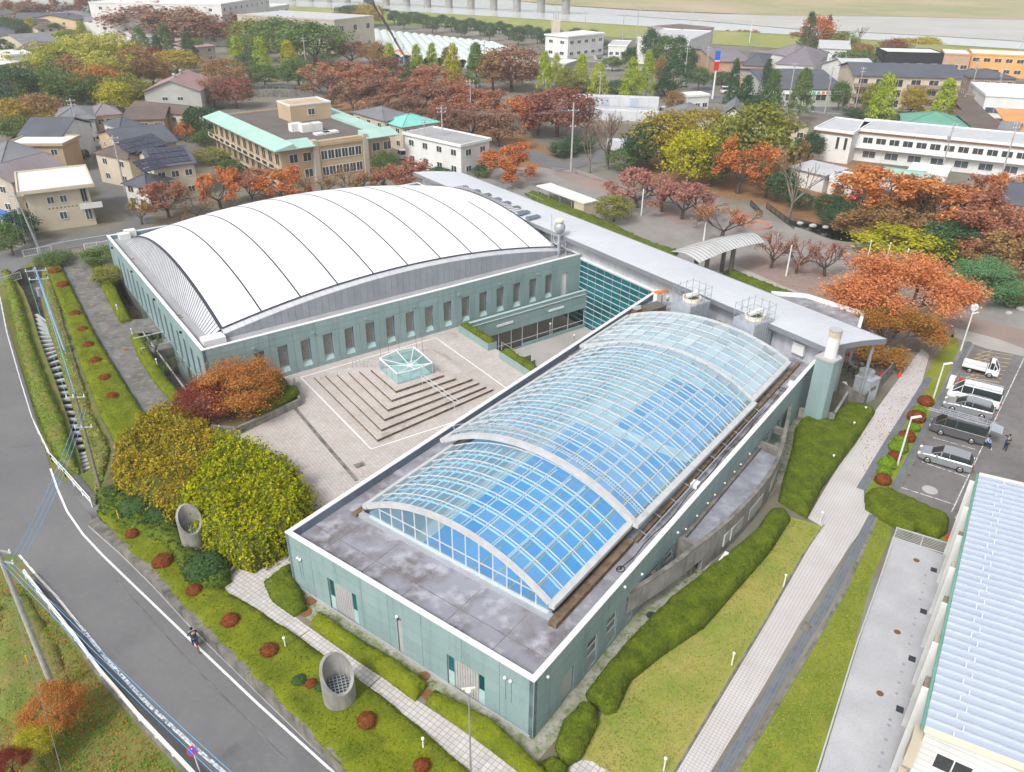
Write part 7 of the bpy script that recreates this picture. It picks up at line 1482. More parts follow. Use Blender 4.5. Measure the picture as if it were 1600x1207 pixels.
 # ------------------------------------------------------------------ near right building
m_,l_=at(1445,1136,7.0),at(1530,742,7.0);d=l_-m_;F=Frame(m_,math.degrees(math.atan2(d.y,d.x))-90)
RL=Vector((d.x,d.y)).length;RW=26.0
rb=thing('ribbed_roof_building',F(RW/2,RL/2,0),'cream building with a pale blue ribbed metal roof at the lower right','building')
def rz(u):return 7.0+.07*u
mb=MB();mb.hexa([F(0,0,6.9),F(RW,0,rz(RW)-.1),F(RW,RL,rz(RW)-.1),F(0,RL,6.9),F(0,0,7.0),F(RW,0,rz(RW)),F(RW,RL,rz(RW)),F(0,RL,7.0)]);mb.build('roof','sky_roof',rb)
rm_=MB();rm_.bar(F(0,0,0),F(RW,0,.07*RW),.06,.12);rme=rm_.mesh('roof_rib',F(0,0,0));rme.materials.append(MATS['galv'])
n=int(RL/.62)
for i in range(1,n):
 o=bpy.data.objects.new('roof_rib',rme);COL.objects.link(o);o.parent=rb;o.location=F(0,RL*i/n,7.05)-rb.location
for i in range(0,n,1):
 mb=MB();mb.bar(F(1.2+.35*(i%2),RL*i/n-.16,rz(1.2)+.2),F(1.2+.35*(i%2),RL*i/n+.16,rz(1.2)+.2),.05,.10);mb.build('snow_stop','white_trim',rb)
mb=MB();mb.bar(F(-.09,-.1,6.9),F(-.09,RL+.1,6.9),.14,.16);mb.build('gutter','green_paint' if False else 'roof_green',rb)
for v in(-.08,RL+.08):mb=MB();mb.bar(F(0,v,6.95),F(RW,v,rz(RW)-.05),.16,.3);mb.build('verge_trim','cream_trim',rb)
mb=MB();mb.hexa([F(.12,.05,0),F(RW,.05,0),F(RW,RL-.05,0),F(.12,RL-.05,0),F(.12,.05,6.88),F(RW,.05,rz(RW)-.12),F(RW,RL-.05,rz(RW)-.12),F(.12,RL-.05,6.88)]);mb.build('wall','wall_white',rb)
wv=Frame(F(.12,RL),F.deg-90);k=int(RL/3.4)
for i in range(k):
 u=RL*(i+.5)/k
 for z in(.9,4.2):
  win(rb,wv,u,z,1.5,1.6,'white_trim','window_dark');mb=MB();mb.fbox(wv,u+.85,u+1.9,-.45,-.01,z-.2,z+1.8);mb.build('pilaster_panel','wall_mocha' if i%2 else 'wall_cream',rb)
 mb=MB();mb.fbox(wv,u-.95,u-.82,-.6,-.01,0,6.85);mb.build('fin','wall_white',rb)
wg=Frame(F(.12,.05),F.deg);win(rb,wg,1.55,4.7,1.7,1.0,'white_trim','window_dark')
mb=MB()
for i in range(18):mb.fbox(wg,0,RW-1,-.012,-.002,.4*i,.4*i+.02)
mb.build('siding_joints','wall_grey',rb,kind='stuff')
p=wg(4.2,-.25,6.2);t=thing('satellite_dish',p,'small satellite dish on a bent bracket at the ribbed roof building gable','satellite dish');mb=MB();mb.path([wg(4.0,-.02,5.7),wg(4.0,-.35,5.7),wg(4.3,-.4,7.3)],.03,6);mb.build('bracket','green_paint',t);mb=MB();mb.ellipsoid(wg(4.4,-.5,7.4),.35,.12,.35,14,8);mb.build('dish','white_paint',t,smooth=True)
# yard: fences, kerb, covers
def fence(label,px,h,mat_,bars='v',step=.25,post=2.0,cat='fence',low=False,r=.022,z=0.0,name='fence',wpts=None,rails=(.08,1.0)):
 P=wpts or[(atl(x,y)if low else at(x,y,z))for x,y in px];t=thing(name,P[0],label,cat)
 for a,b in zip(P,P[1:]):
  L=(b-a).length;n=max(1,round(L/post))
  for i in range(n+1):p=a.lerp(b,i/n);mb=MB();mb.bar(p,p+Vector((0,0,h)),r*2.6,r*2.6);mb.build('post',mat_,t)
  for k in rails:mb=MB();mb.bar(a+Vector((0,0,h*k)),b+Vector((0,0,h*k)),r*2.4,r*2.4);mb.build('rail',mat_,t)
  mb=MB()
  if bars=='v':
   for i in range(int(L/step)):p=a.lerp(b,(i+.5)*step/L);mb.bar(p+Vector((0,0,h*.08)),p+Vector((0,0,h*.98)),r,r)
   mb.build('bars',mat_,t,kind='stuff')
  elif bars=='h':
   for i in range(int(h/step)):mb=MB();z_=(i+1)*step;mb.bar(a+Vector((0,0,z_)),b+Vector((0,0,z_)),r,r);mb.build('bar',mat_,t)
  elif bars=='x':
   for i in range(int(L/step)):p=a.lerp(b,i*step/L);q=a.lerp(b,min(1,(i+1)*step/L));mb.bar(p+Vector((0,0,h*.1)),q+Vector((0,0,h*.95)),r*.7,r*.7);mb.bar(q+Vector((0,0,h*.1)),p+Vector((0,0,h*.95)),r*.7,r*.7)
   mb.build('mesh',mat_,t,kind='stuff')
 return t
fence('pale green rail fence across the top of the yard',[(1396,842),(1480,868)],1.1,'mullion_white','h',.14,2.2)
mb=MB();pts=[at(1394,838),at(1362,900),at(1333,1020),at(1278,1207),at(1258,1270)];pts=[at(1394,850,.6),at(1338,1008,.6),at(1276,1207,.6),at(1256,1268,.6)]
rail('yard_handrail','long white handrail along the yard edge beside the verge',pts,.05,[(pts[0].lerp(pts[1],t),0)for t in(0,.33,.66)]+[(pts[1].lerp(pts[2],t),0)for t in(0,.25,.5,.75,1)])
wallbox('yard_kerb','low concrete wall round the top of the yard',[(1398,830),(1488,858)],0,.35,.2,'concrete_dark')
def disc(name,px,py,r,m,label=None,z=.016,n=18,sq=None):
 p=at(px,py);mb=MB()
 if sq:mb.cbox((p.x,p.y,.005),sq[0],sq[1],z,R(sq[2]))
 else:mb.tube((p.x,p.y,.002),(p.x,p.y,z),r,r,n)
 return tag(mb.build(name,m),label,'manhole cover' if not sq else 'drain cover')
for i,(x,y)in enumerate(((1432,876),(1402,988),(1375,1084))):disc('manhole_cover',x,y,.22,'rust','round rusty manhole cover in the yard, %s from the fence'%ORD[i])
for i,(x,y)in enumerate(((1459,891),(1443,956),(1425,1030),(1406,1109))):disc('drain_cover',x,y,0,'seam_dark','square dark drain cover along the yard wall, %s from the fence'%ORD[i],sq=(.5,.42,60))
for i,(x,y)in enumerate(((1446,899),(1444,912),(1441,926),(1438,937),(1430,966),(1428,976),(1424,994),(1421,1007),(1412,1038),(1409,1050),(1405,1067),(1401,1084),(1391,1125),(1389,1134),(1384,1156),(1379,1177),(1374,1198))):disc('drain_cover',x,y,.1,'grey_metal','small round drain cap in the row along the yard wall, %s from the fence'%ORD[i],n=10)
disc('manhole_cover',1453,766,.62,'concrete_pale','ringed manhole cover in the empty parking bay',z=.02)
for i,(x,y)in enumerate(((466,921),(486,939),(478,957))):disc('manhole_cover',x,y,.42,'rust',['rusty manhole cover by the pool hall corner hedge, topmost','rusty manhole cover by the pool hall corner hedge, middle','rusty manhole cover on the slab beside the front path'][i],z=.05)
disc('manhole_cover',663,1057,.38,'rust','manhole cover against the pool hall plinth');disc('manhole_cover',668,1085,.38,'rust','manhole cover between the two front hedges');disc('manhole_cover',1018,962,.36,'seam_dark','dark manhole cover on the gravel by the curved wall');disc('manhole_cover',198,547,.3,'rust','manhole cover on the service walk');disc('drain_cover',562,727,0,'concrete_dark','square grey drain cover on the plaza near the parapet',sq=(.9,.7,36))
disc('drain_cover',1260,980,0,'concrete_dark','dark grating across the walkway gutter',sq=(.9,.6,55),z=.03)
# bollard lamps
for i,(x,y,l)in enumerate(((447,1016,'beside a red shrub in the front garden'),(662,1174,'at the lower end of the front garden'),(1224,917,'on the pool lawn near the walkway'),(1143,1040,'on the pool lawn, halfway down the walkway'),(1037,1205,'at the bottom of the pool lawn'),(1281,818,'where the lawn meets the walkway'),(1299,728,'in the big azalea mound, lowest'),(1331,676,'in the big azalea mound, middle'),(1349,652,'in the big azalea mound, farthest'),(185,490,'in the azalea strip by the hall pit'),(208,528,'at the head of the lower azalea strip'),(247,576,'in the lower azalea strip'))):
 ball_lamp(at(x,y,0),1.1,'short white bollard lamp '+l,'white bollard lamps',r=.10,body='white_paint')
 # lamp posts and flag poles
def post(name,label,px,py,h,r,mat_='white_paint',cat='lamp post',head=None,group=None,z=0.0):
 p=at(px,py,z);t=thing(name,p,label,cat,group);mb=MB();mb.tube(p,p+Vector((0,0,h)),r,r*.7,10);mb.build('pole',mat_,t);q=p+Vector((0,0,h))
 if head=='arm':mb=MB();mb.bar(q,q+Vector((.9,.2,.05)),.22,.10);mb.build('lamp_head','lamp_lens',t)
 if head=='clock':mb=MB();mb.tube(q+Vector((0,-.12,.1)),q+Vector((.02,.12,.15)),.42,.42,20);mb.build('clock_face','sign_white',t);mb=MB();mb.bar(q+Vector((0,-.13,.12)),q+Vector((0,-.13,.38)),.04,.02);mb.bar(q+Vector((0,-.13,.12)),q+Vector((.16,-.13,.2)),.04,.02);mb.build('clock_hand','black_metal',t,kind='stuff');mb=MB();mb.bar(q-Vector((0,0,.6)),q+Vector((.7,.1,-.5)),.2,.08);mb.build('lamp_head','lamp_lens',t)
 if head=='twin':mb=MB();mb.ellipsoid(q,.16,.16,.12,10,6);mb.build('globe','lamp_lens',t);mb=MB();mb.bar(q+Vector((-.35,0,.12)),q+Vector((.35,.1,.12)),.08,.06);mb.build('cross_arm','cream_trim',t)
 if head=='ball':mb=MB();mb.ellipsoid(q+Vector((0,0,.08)),.12,.12,.12,8,6);mb.build('finial',mat_,t)
 return t
post('lamp_post','white lamp post leaning in view over the ball shrubs by the car park',1402,727,4.9,.09,head='arm');post('lamp_post','white lamp post beside the concourse end of the car park',1458,624,4.0,.09,head='arm')
post('clock_post','clock on a white lamp post at the car park corner',1501,548,5.2,.10,head='clock');post('lamp_post','thin dark lamp post with a small twin head on the front path',736,1215,7.0,.055,'grey_metal',head='twin')
for i,(x,y,y0)in enumerate(((1341,463,379),(1379,431,384),(1405,446,390))):post('flag_pole','white flag pole on the forecourt, %s of three'%('leftmost','middle','rightmost')[i],x,y,(7.4,4.6,5.0)[i],.08,cat='flag pole',head='ball',group='flag poles')
post('marker_post','white post among the pink cherries on the forecourt',1002,337,4.5,.14,cat='post');post('marker_post','white post beside the canopy end',1099,378,3.0,.14,cat='post');post('marker_post','white post between two small bare cherries',1228,432,4.5,.13,cat='post')
post('lamp_post','tall white floodlight post by the river levee',1170,72,10,.18,head='arm')
for i,(x,y,h)in enumerate(((994,68,14),(1080,42,10),(914,46,9),(972,70,12))):post('floodlight_mast','tennis court floodlight mast beyond the waterworks, %s'%('tallest','rightmost','leftmost','second tallest')[i],x,y,h,.2,'galv',cat='floodlight',head='arm')
post('street_lamp','curved street lamp before the container stack',1008,142,7,.12,head='arm')
# utility poles with wires
def upole(px,py,h,label,arms=((.7,1.6),(1.6,1.4)),tf=0,low=False,mat_='pole_concrete',lean=(0,0),ang=0.3,r=.17,blue=False):
 p=atl(px,py)if low else at(px,py);t=thing('utility_pole',p,label,'utility pole');top=p+Vector((lean[0],lean[1],h));mb=MB();mb.tube(p-Vector((0,0,.2)),top,r,r*.65,12);mb.build('pole',mat_,t);d=Vector((math.cos(ang),math.sin(ang),0));L=[]
 for dz,w in arms:
  c=top.lerp(p,dz/h);mb=MB();mb.bar(c-d*w/2,c+d*w/2,.09,.09);mb.build('cross_arm','galv',t)
  for s in(-.45,-.1,.45):q=c+d*w*s;mb=MB();mb.tube(q,q+Vector((0,0,.25)),.06,.04,8);mb.build('insulator','sign_white',t);L.append(q+Vector((0,0,.2)))
 for i in range(tf):c=top.lerp(p,2.6/h)+d*(.45 if i%2 else-.45);mb=MB();mb.tube(c-Vector((0,0,.5)),c+Vector((0,0,.4)),.24,.24,12);mb.build('transformer','grey_metal',t)
 for i in range(int(h/1.2)-2):mb=MB();q=p.lerp(top,(2.2+i*1.2)/h);s=d*(.26 if i%2 else-.26);mb.bar(q,q+s,.025,.025);mb.build('step_bolt','galv',t)
 return t,top,L
def wire(a,b,sag,label,m='grey_wire',r=.02,n=14,group='overhead wires'):
 P=[a.lerp(b,i/n)-Vector((0,0,sag*4*(i/n)*(1-i/n)))for i in range(n+1)];mb=MB();mb.path(P,r,4);return tag(mb.build('overhead_wire',m,loc=a),label,'wire',group)
pa,ta,la=upole(88,1086,12.2,'concrete utility pole on the lower left lot, standing over the road',((.5,1.9),(1.3,1.7)),0,True,ang=-.25,r=.2)
pb,tb,lb=upole(161,783,8.3,'weathered utility pole at the end of the canal',((.3,1.5),(2.6,1.4)),0,True,'bark_pale',lean=(-1.7,3.2),ang=.1,r=.15)
pc,tc_,lc=upole(103,552,9.5,'silver utility pole beside the canal with a blue cable wound on it',((.4,2.2),(1.3,2.0)),1,False,'galv',lean=(-1.5,1.5),ang=.2,r=.14)
pd,td,ld=upole(64,396,9.0,'dark utility pole in front of the cream clubhouse corner',((.6,2.0),),1,False,'grey_metal',lean=(-1.2,0),ang=.2)
pe,te,le=upole(892,268,13.2,'tall white utility mast behind the concourse with a curved lamp',((1.5,2.2),(4.5,1.2)),0,ang=.2,r=.22)
pf,tf_,lf=upole(693,262,12.0,'utility pole in front of the white flat office, with twin forked tips',((.5,2.0),(1.2,1.8)),0,ang=.2,mat_='galv')
pg,tg,lg=upole(666,264,9.5,'slim utility pole left of the forked tip one',((.5,1.6),),0,ang=.2);ph_,th_,lh=upole(736,206,12,'utility pole standing in the cherry grove right side',((.5,2.0),(1.2,1.8)),0,ang=.3)
for i,(x,y,h,l)in enumerate(((196,300,10,'utility pole beside the parked cars on the side street'),(128,228,10,'utility pole at the head of the side street with a box'),(1336,170,11,'tall utility pole on the corner of the three-storey apartments'),(1288,178,12,'utility pole with many insulators on the avenue'),(1229,178,13,'blue-grey steel pole on the avenue among the pointed trees'),(1512,160,12,'utility pole at the right end of the apartments'),(1424,105,12,'utility pole before the black-clad building'),(1322,97,11,'utility pole left of the black-clad building'),(1583,114,15,'tall utility pole before the orange building'),(1552,165,11,'utility pole beside the brown slate house'),(1560,290,12,'utility pole in front of the long white office right part'),(1466,285,11,'utility pole in front of the long white office middle'),(1068,138,12,'utility pole on the left side of the straight street'),(1102,128,11,'utility pole on the right side of the straight street'),(935,180,11,'utility pole behind the container stack'),(632,110,9,'utility pole beside the crane'),(480,118,12,'utility pole with boxes behind the yellow ginkgo'),(757,100,9,'utility pole in front of the vinyl tunnels'),(1250,75,12,'utility pole by the river trees'))):
 upole(x,y,h,l,((.5,1.8),(1.3,1.6)),i%2,ang=.2+.1*(i%3))
C3=['leftmost','middle','rightmost']
for i in range(3):
 wire(ta.lerp(at(88,1086),.12)+Vector((.3*i,0,-.1)),at(392+i*16,1262,6.6),.5,'blue covered cable sagging along the road edge toward the bottom, %s'%C3[i],'blue_wire',.016)
 wire(ta.lerp(at(88,1086),.14)+Vector((.2+.3*i,.1*i,0)),tb.lerp(at(161,783),.14)+Vector((.3*i,0,0)),.6,'blue covered cable crossing the road to the canal pole, %s'%C3[i],'blue_wire',.016)
 wire(lb[i],lc[i],.4,'cable between the canal end pole and the silver pole, %s'%C3[i],'grey_wire' if i else 'green_cable',.022);wire(lc[i],ld[i],.4,'cable between the silver pole and the clubhouse pole, %s'%C3[i],'grey_wire',.02)
 wire(la[i],at(500+i*45,1250,9),.7,'thin grey wire over the road toward the bottom edge, %s'%C3[i],'grey_wire',.012);wire(lf[i],lg[i%3],.3,'wire between the two poles before the white office, %s'%C3[i],'grey_wire',.02)
 wire(lf[i],le[i],1.0,'wire from the forked pole to the white mast, %s'%C3[i],'grey_wire',.022)
wire(tb,tc_,.3,'blue cable wound along the silver canal pole','blue_wire',.035);wire(tc_,at(103,552,.5),.0,'blue cable running down the silver canal pole','blue_wire',.035)
wire(la[0],at(-60,380,9),1.0,'thin wire leaving the concrete pole to the upper left','grey_wire',.014);wire(ta.lerp(at(88,1086),.1),at(120,1290,5),.2,'dark service wire dropping down from the concrete pole','grey_wire',.015)
# road guard rail, fences, gate
def guard(label,px,h=.75):
 P=[atl(x,y)for x,y in px];t=thing('guard_rail',P[0],label,'guard rail')
 for a,b in zip(P,P[1:]):
  L=(b-a).length;n=max(1,round(L/2.0));up=Vector((0,0,h))
  for i in range(n):p=a.lerp(b,i/n);q=a.lerp(b,(i+.995)/n);mb=MB();mb.bar(p+up,q+up,.16,.30);mb.build('rail_panel','white_trim',t);mb=MB();mb.bar(p,p+up,.1,.1);mb.build('post','white_paint',t)
guard('white guard rail along the lower left side of the road',[(42,905),(80,955),(120,1005),(160,1060),(220,1130),(300,1215),(370,1290)])
wallbox('guard_rail_kerb','dark stained kerb under the lower left guard rail',[(44,912),(120,1012),(160,1068),(220,1138),(300,1224),(370,1300)],0,.25,.35,'concrete_dark',low=True)
fence('white rail fence along the road beside the canal',[(2,470),(14,530),(34,600),(54,665),(82,722),(103,745),(145,793)],.9,'white_paint','n',low=True,r=.03,rails=(.5,1.0))
fence('white picket fence at the top end of the canal',[(0,447),(34,436)],1.0,'white_paint','v',.2);fence('white picket fence beside the silver pole foot',[(38,402),(82,394)],1.0,'white_paint','v',.2);fence('white picket fence in front of the blue tin shed',[(4,392),(38,385)],1.0,'white_paint','v',.2);fence('white picket fence by the sports hall rear corner',[(133,392),(172,386)],1.0,'white_paint','v',.2)
fence('arched brown steel gate closing the service walk',[(90,402),(112,400),(132,397)],1.1,'rust','v',.3,cat='gate',name='service_gate',post=3)
fence('low white rail around the road island',[(862,268),(900,272),(960,292),(1010,312)],.7,'grey_metal','n',rails=(.5,1.0),post=2.5);fence('green rail fence above the retaining wall behind the clinic',[(395,140),(480,141)],1.1,'mullion_white','v',.5)
wallbox('retaining_wall','dark retaining wall behind the tan clinic',[(380,152),(490,153)],0,2.0,.5,'concrete_dark');fence('dark bridge railing beside the pond, longer one',[(1197,326),(1240,358)],1.0,'black_metal','v',.18,r=.03);fence('dark bridge railing beside the pond, shorter one',[(1172,322),(1190,340)],1.0,'black_metal','v',.18,r=.03)
fence('white fence behind the bicycle shed',[(760,288),(800,300),(850,322)],1.0,'grey_metal','n',rails=(1.0,))
# canal struts, hall pit slats, small bridge
cs=thing('canal_struts',atl(100,620),'row of concrete struts across the narrow canal','canal beams');L0=[at(x,y,-.6)for x,y in((50,552),(62,590),(78,628),(92,664),(108,700),(124,738))];
n=26
for i in range(n):
 t=i/(n-1);a=atl(50+76*t,555+180*t);c=(Vector(canal[4]).lerp(Vector(canal[8]),t)+Vector(canal[10]).lerp(Vector(canal[9]),t)*0);
ctrl=[(at(56,488),at(72,500)),(at(60,522),at(78,522)),(at(71,556),at(88,550)),(atl(88,600),atl(103,598)),(atl(105,650),atl(119,650)),(atl(122,705),atl(135,702)),(atl(129,735),atl(141,730))]
for a_,b_ in zip(ctrl,ctrl[1:]):
 for k in range(5):
  p,q=a_[0].lerp(b_[0],k/5),a_[1].lerp(b_[1],k/5);ex_=(q-p).normalized()*.25;mb=MB();mb.bar(p-ex_+Vector((0,0,-.45)),q+ex_+Vector((0,0,-.45)),.42,.22);mb.build('strut','concrete_pale',cs)
ps=thing('pit_slat_roof',gym(-1.6,26,-1.5),'dark timber slats stepping down in the pit beside the sports hall','slatted cover')
for i in range(26):mb=MB();v=19.0+i*.55;mb.fbox(gym,-3.1,-.06,v,v+.28,-1.9,-1.75);mb.build('slat','timber_dark',ps)
bg=thing('entrance_bridge',gym(-1.6,15.2,0),'small concrete bridge over the pit to the sports hall side door','footbridge');mb=MB();mb.fbox(gym,-3.3,-.06,13.7,16.7,-.3,.03);mb.build('slab','old_drive',bg)
for v in(13.62,16.72):mb=MB();mb.fbox(gym,-3.3,-.06,v,v+.1,.72,.82);mb.build('handrail','mullion_white',bg)
wallbox('pit_kerb','low concrete wall along the lower hall pit',[(222,520),(290,612)],0,.18,.14,'concrete')
# arched canopy off the concourse
ca=thing('arched_canopy',at(1120,400),'curved ribbed metal canopy reaching from the concourse over the forecourt','canopy');A0,A1,B0,B1=at(1046,396,4.2),at(1092,413,4.2),at(1168,364,4.2),at(1195,379,4.2);n=22;m2=8
def cpt(t,s,dz=0):a=A0.lerp(B0,t);b=A1.lerp(B1,t);p=a.lerp(b,s);p.z=4.2+.9*math.sin(math.pi*s)*.55+.5*math.sin(math.pi*min(t*.9+.1,1))+dz;return p
for i in range(n):
 mb=MB();vs=[cpt((i+k)/n-(0 if k==0 else.004),j/m2)for k in(0,1)for j in range(m2+1)];mb.add(vs,[(j,j+1,j+m2+2,j+m2+1)for j in range(m2)]);mb.build('roof_sheet','canopy_metal',ca,smooth=True)
 mb=MB()
 for j in range(m2):mb.bar(cpt(i/n,j/m2,.03),cpt(i/n,(j+1)/m2,.03),.06,.05)
 mb.build('roof_rib','grey_metal',ca)
for t in(.25,.62):
 for s in(.3,.7):p=cpt(t,s);mb=MB();mb.bar((p.x,p.y,0),(p.x,p.y,p.z-.05),.5,.5);mb.build('column','concrete_dark',ca)
lr=thing('entrance_lower_roof',at(1290,480),'dark flat entrance roof with a white edge beyond the concourse tip','roof');q=[at(x,y,4.4)for x,y in((1205,460),(1260,464),(1348,492),(1340,520),(1300,520))];mb=MB();mb.prism(q,4.0,4.3);mb.build('deck','deck_stained',lr)
for a_,b_ in((0,1),(1,2),(2,3)):mb=MB();mb.bar(q[a_]+Vector((0,0,.1)),q[b_]+Vector((0,0,.1)),.35,.45);mb.build('white_edge','white_trim',lr)
for x,y in((1340,515),(1262,470)):p=at(x,y,4.0);mb=MB();mb.tube((p.x,p.y,0),(p.x,p.y,4.0),.14,.14,8);mb.build('column','grey_metal',lr)
bs=thing('bicycle_shed',at(880,300),'long white flat roofed shed beside the concourse hedge','shed');a_,b_=at(838,290,2.4),at(912,318,2.4);d=b_-a_;Fb=Frame(a_,math.degrees(math.atan2(d.y,d.x)));L=d.length;mb=MB();mb.fbox(Fb,0,L,0,3.2,2.2,2.4);mb.build('roof','white_paint',bs)
for i in range(5):
 for v in(.2,3.0):mb=MB();mb.fbox(Fb,.2+(L-.5)*i/4,.3+(L-.5)*i/4,v,v+.1,0,2.2);mb.build('post','galv',bs)
mb=MB();mb.fbox(Fb,L*.8,L-.1,.15,3.0,0,2.19);mb.build('end_cabin','wall_cream',bs)
# rings and stones on the forecourt
for i,(x,y,r,m_)in enumerate(((1187,354,1.9,'hoop_brick'),(1379,421,1.5,'concrete_pale'))):p=at(x,y);mb=MB();mb.ring((p.x,p.y,0),r-.35,r,.0,.4);tag(mb.build('ring_bench',m_),('round terracotta ring bench on the forecourt','round pale stone ring beside the flag poles')[i],'ring bench')
for i,(x,y,s)in enumerate(((1508,427,1.1),(1500,420,.9),(1492,414,.8),(1480,408,.8),(1516,434,.7),(1580,478,.7),(1597,484,.9),(1576,490,.5),(1270,354,.7),(1290,356,.6),(1250,350,.6))):
 p=at(x,y);mb=MB();mb.ellipsoid((p.x,p.y,s*.15),s,s*.7,s*.5,8,5);o=mb.build('boulder','concrete_dark' if i<5 else 'concrete_pale',smooth=True);o.rotation_euler=(0,0,0);tag(o,'grey boulder '+('by the pond outlet, %s' if i<5 else 'near the blue-green tree, %s' if i<8 else 'in the pond, %s')%('largest','second largest','left one','leftmost','right one','left one','largest','smallest','middle one','right one','left one')[i],'boulder','boulders')
 # roof equipment
def cooling(px,py,label):
 c=at(px,py,7.5);F=Frame(c,36);t=thing('cooling_tower',Vector((c.x,c.y,4.16)),label,'cooling tower');mb=MB();mb.fbox(F,-1.5,1.5,-1.3,1.3,4.16,7.5);mb.build('casing','galv',t)
 for i in range(8):
  for s,v in((-1,-1.33),(1,1.3)):mb=MB();mb.fbox(F,-1.45+i*.37,-1.2+i*.37,v,v+.03,4.3,7.35);mb.build('louvre','zinc',t)
 mb=MB();mb.ring(F(.1,0,7.5),.85,.98,0,.35);mb.build('fan_ring','cream_trim',t);mb=MB();mb.tube(F(.1,0,7.51),F(.1,0,7.6),.84,.84,18);mb.build('fan_well','interior_dark',t);mb=MB();mb.bar(F(-.6,.2,7.9),F(.7,-.2,8.3),.4,.25);mb.build('fan_motor','white_paint',t)
 for i in range(4):
  for j in range(4):
   if i in(0,3)or j in(0,3):mb=MB();mb.tube(F(-1.5+i,-1.3+j*.867,7.5),F(-1.5+i,-1.3+j*.867,9.2),.03,.03,5);mb.build('cage_post','grey_metal',t)
 for z in(8.2,9.0):
  for(a,b),(c2,d2)in zip(((-1.5,-1.3),(1.5,-1.3),(1.5,1.3),(-1.5,1.3)),((1.5,-1.3),(1.5,1.3),(-1.5,1.3),(-1.5,-1.3))):mb=MB();mb.tube(F(a,b,z),F(c2,d2,z),.02,.02,4);mb.build('cage_rail','grey_metal',t)
cooling(1080,469,'grey rooftop cooling tower, the left one of two');cooling(1178,497,'grey rooftop cooling tower, the right one of two')
def boxthing(name,label,cat,px,py,z,sx,sy,sz,m_,ang=36,extra=None):
 p=at(px,py,z);t=thing(name,p,label,cat);Fq=Frame(p,ang);mb=MB();mb.fbox(Fq,-sx/2,sx/2,-sy/2,sy/2,z,z+sz);mb.build('casing',m_,t);mb=MB();mb.fbox(Fq,-sx/2-.04,sx/2+.04,-sy/2-.04,sy/2+.04,z+sz+.002,z+sz+.07);mb.build('lid',extra or m_,t);return t,Fq,p
boxthing('rooftop_cabinet','brown flat topped box on the pool roof behind the glass vault','cabinet',1020,492,4.16,2.4,1.5,1.0,'timber_dark',extra='roof_deck_brown');boxthing('rooftop_cabinet','white cabinet with an orange top on the pool roof, left one','cabinet',1026,474,4.16,.7,.6,1.3,'white_paint',extra='orange_paint');boxthing('rooftop_cabinet','white cabinet with an orange top on the pool roof, right one','cabinet',1036,470,4.16,.7,.6,1.1,'white_paint',extra='orange_paint');boxthing('rooftop_cabinet','cream tall cabinet beside the left cooling tower','cabinet',1051,466,4.16,.8,.5,2.2,'wall_cream');boxthing('rooftop_pump','rusty pipe cluster at the vault corner','pump',996,492,4.16,1.2,.8,.8,'rust',extra='galv')
boxthing('wall_box','white double box on the concourse wall above the pool roof','electric box',1247,553,4.9,1.3,.45,1.1,'white_paint',ang=-54);boxthing('rooftop_cabinet','brown weathered slab between the two cooling towers','cabinet',1135,508,4.16,2.0,1.4,.3,'timber_dark')
for i,(x,y)in enumerate(((1249,560),(1254,563))):p=at(x,y,4.2);mb=MB();mb.ellipsoid((p.x,p.y,4.4),.22,.22,.24,10,6);tag(mb.build('paint_pail','roof_turquoise' if i else 'white_paint',smooth=True),['white pail left on the pool roof corner','turquoise pail left on the pool roof corner'][i],'pail')
# chimney shaft
c=at(1296,560,7.0);F=Frame(c,36);t=thing('chimney_shaft',Vector((c.x,c.y,-1)),'teal tiled chimney shaft with a white round flue beside the pool hall','chimney');mb=MB();mb.prism([F(x,y)for x,y in((-.85,-.5),(-.5,-.85),(.5,-.85),(.85,-.5),(.85,.8),(-.85,.8))],-1.0,7.0);mb.build('shaft','teal_tile',t);mb=MB();mb.prism([F(x,y)for x,y in((-.93,-.55),(-.55,-.93),(.55,-.93),(.93,-.55),(.93,.88),(-.93,.88))],7.002,7.2);mb.build('cap','concrete_pale',t)
mb=MB();mb.tube(F(.05,0,7.2),F(.05,0,9.2),.55,.55,20);mb.build('flue','white_paint',t,smooth=False);mb=MB();mb.ring(F(.05,0,9.2),.42,.54,0,.6,16);mb.build('flue_vent','timber_dark',t)
for i in range(5):mb=MB();mb.ring(F(.05,0,9.25+i*.11),.55,.585,0,.05,16);mb.build('vent_ring','cream_trim',t)
mb=MB();mb.tube(F(.05,0,9.81),F(.05,0,9.9),.59,.59,20);mb.build('flue_lid','concrete_pale',t)
wallbox('light_well','concrete box walls around the chimney foot',[(1246,652),(1302,661),(1326,622)],0,1.0,.22,'concrete');wallbox('equipment_enclosure','concrete screen walls round the outdoor machines by the walkway',[(1310,618),(1345,640),(1398,580),(1382,572)],0,1.5,.15,'concrete_dark','enclosure')
t,Fq,p=boxthing('outdoor_chiller','pale cylindrical topped chiller unit inside the concrete enclosure','chiller',1348,622,0,1.7,1.7,2.4,'galv');mb=MB();mb.tube(Fq(.1,.3,2.48),Fq(.1,.3,3.0),.75,.75,16);mb.build('fan_drum','grey_metal',t);mb=MB();mb.fbox(Fq,-.5,.3,-.89,-.852,1.3,1.7);mb.build('panel','window_dark',t)
ac_unit(at(1318,612),80,'white pump unit beside the chimney foot walls',1.3)
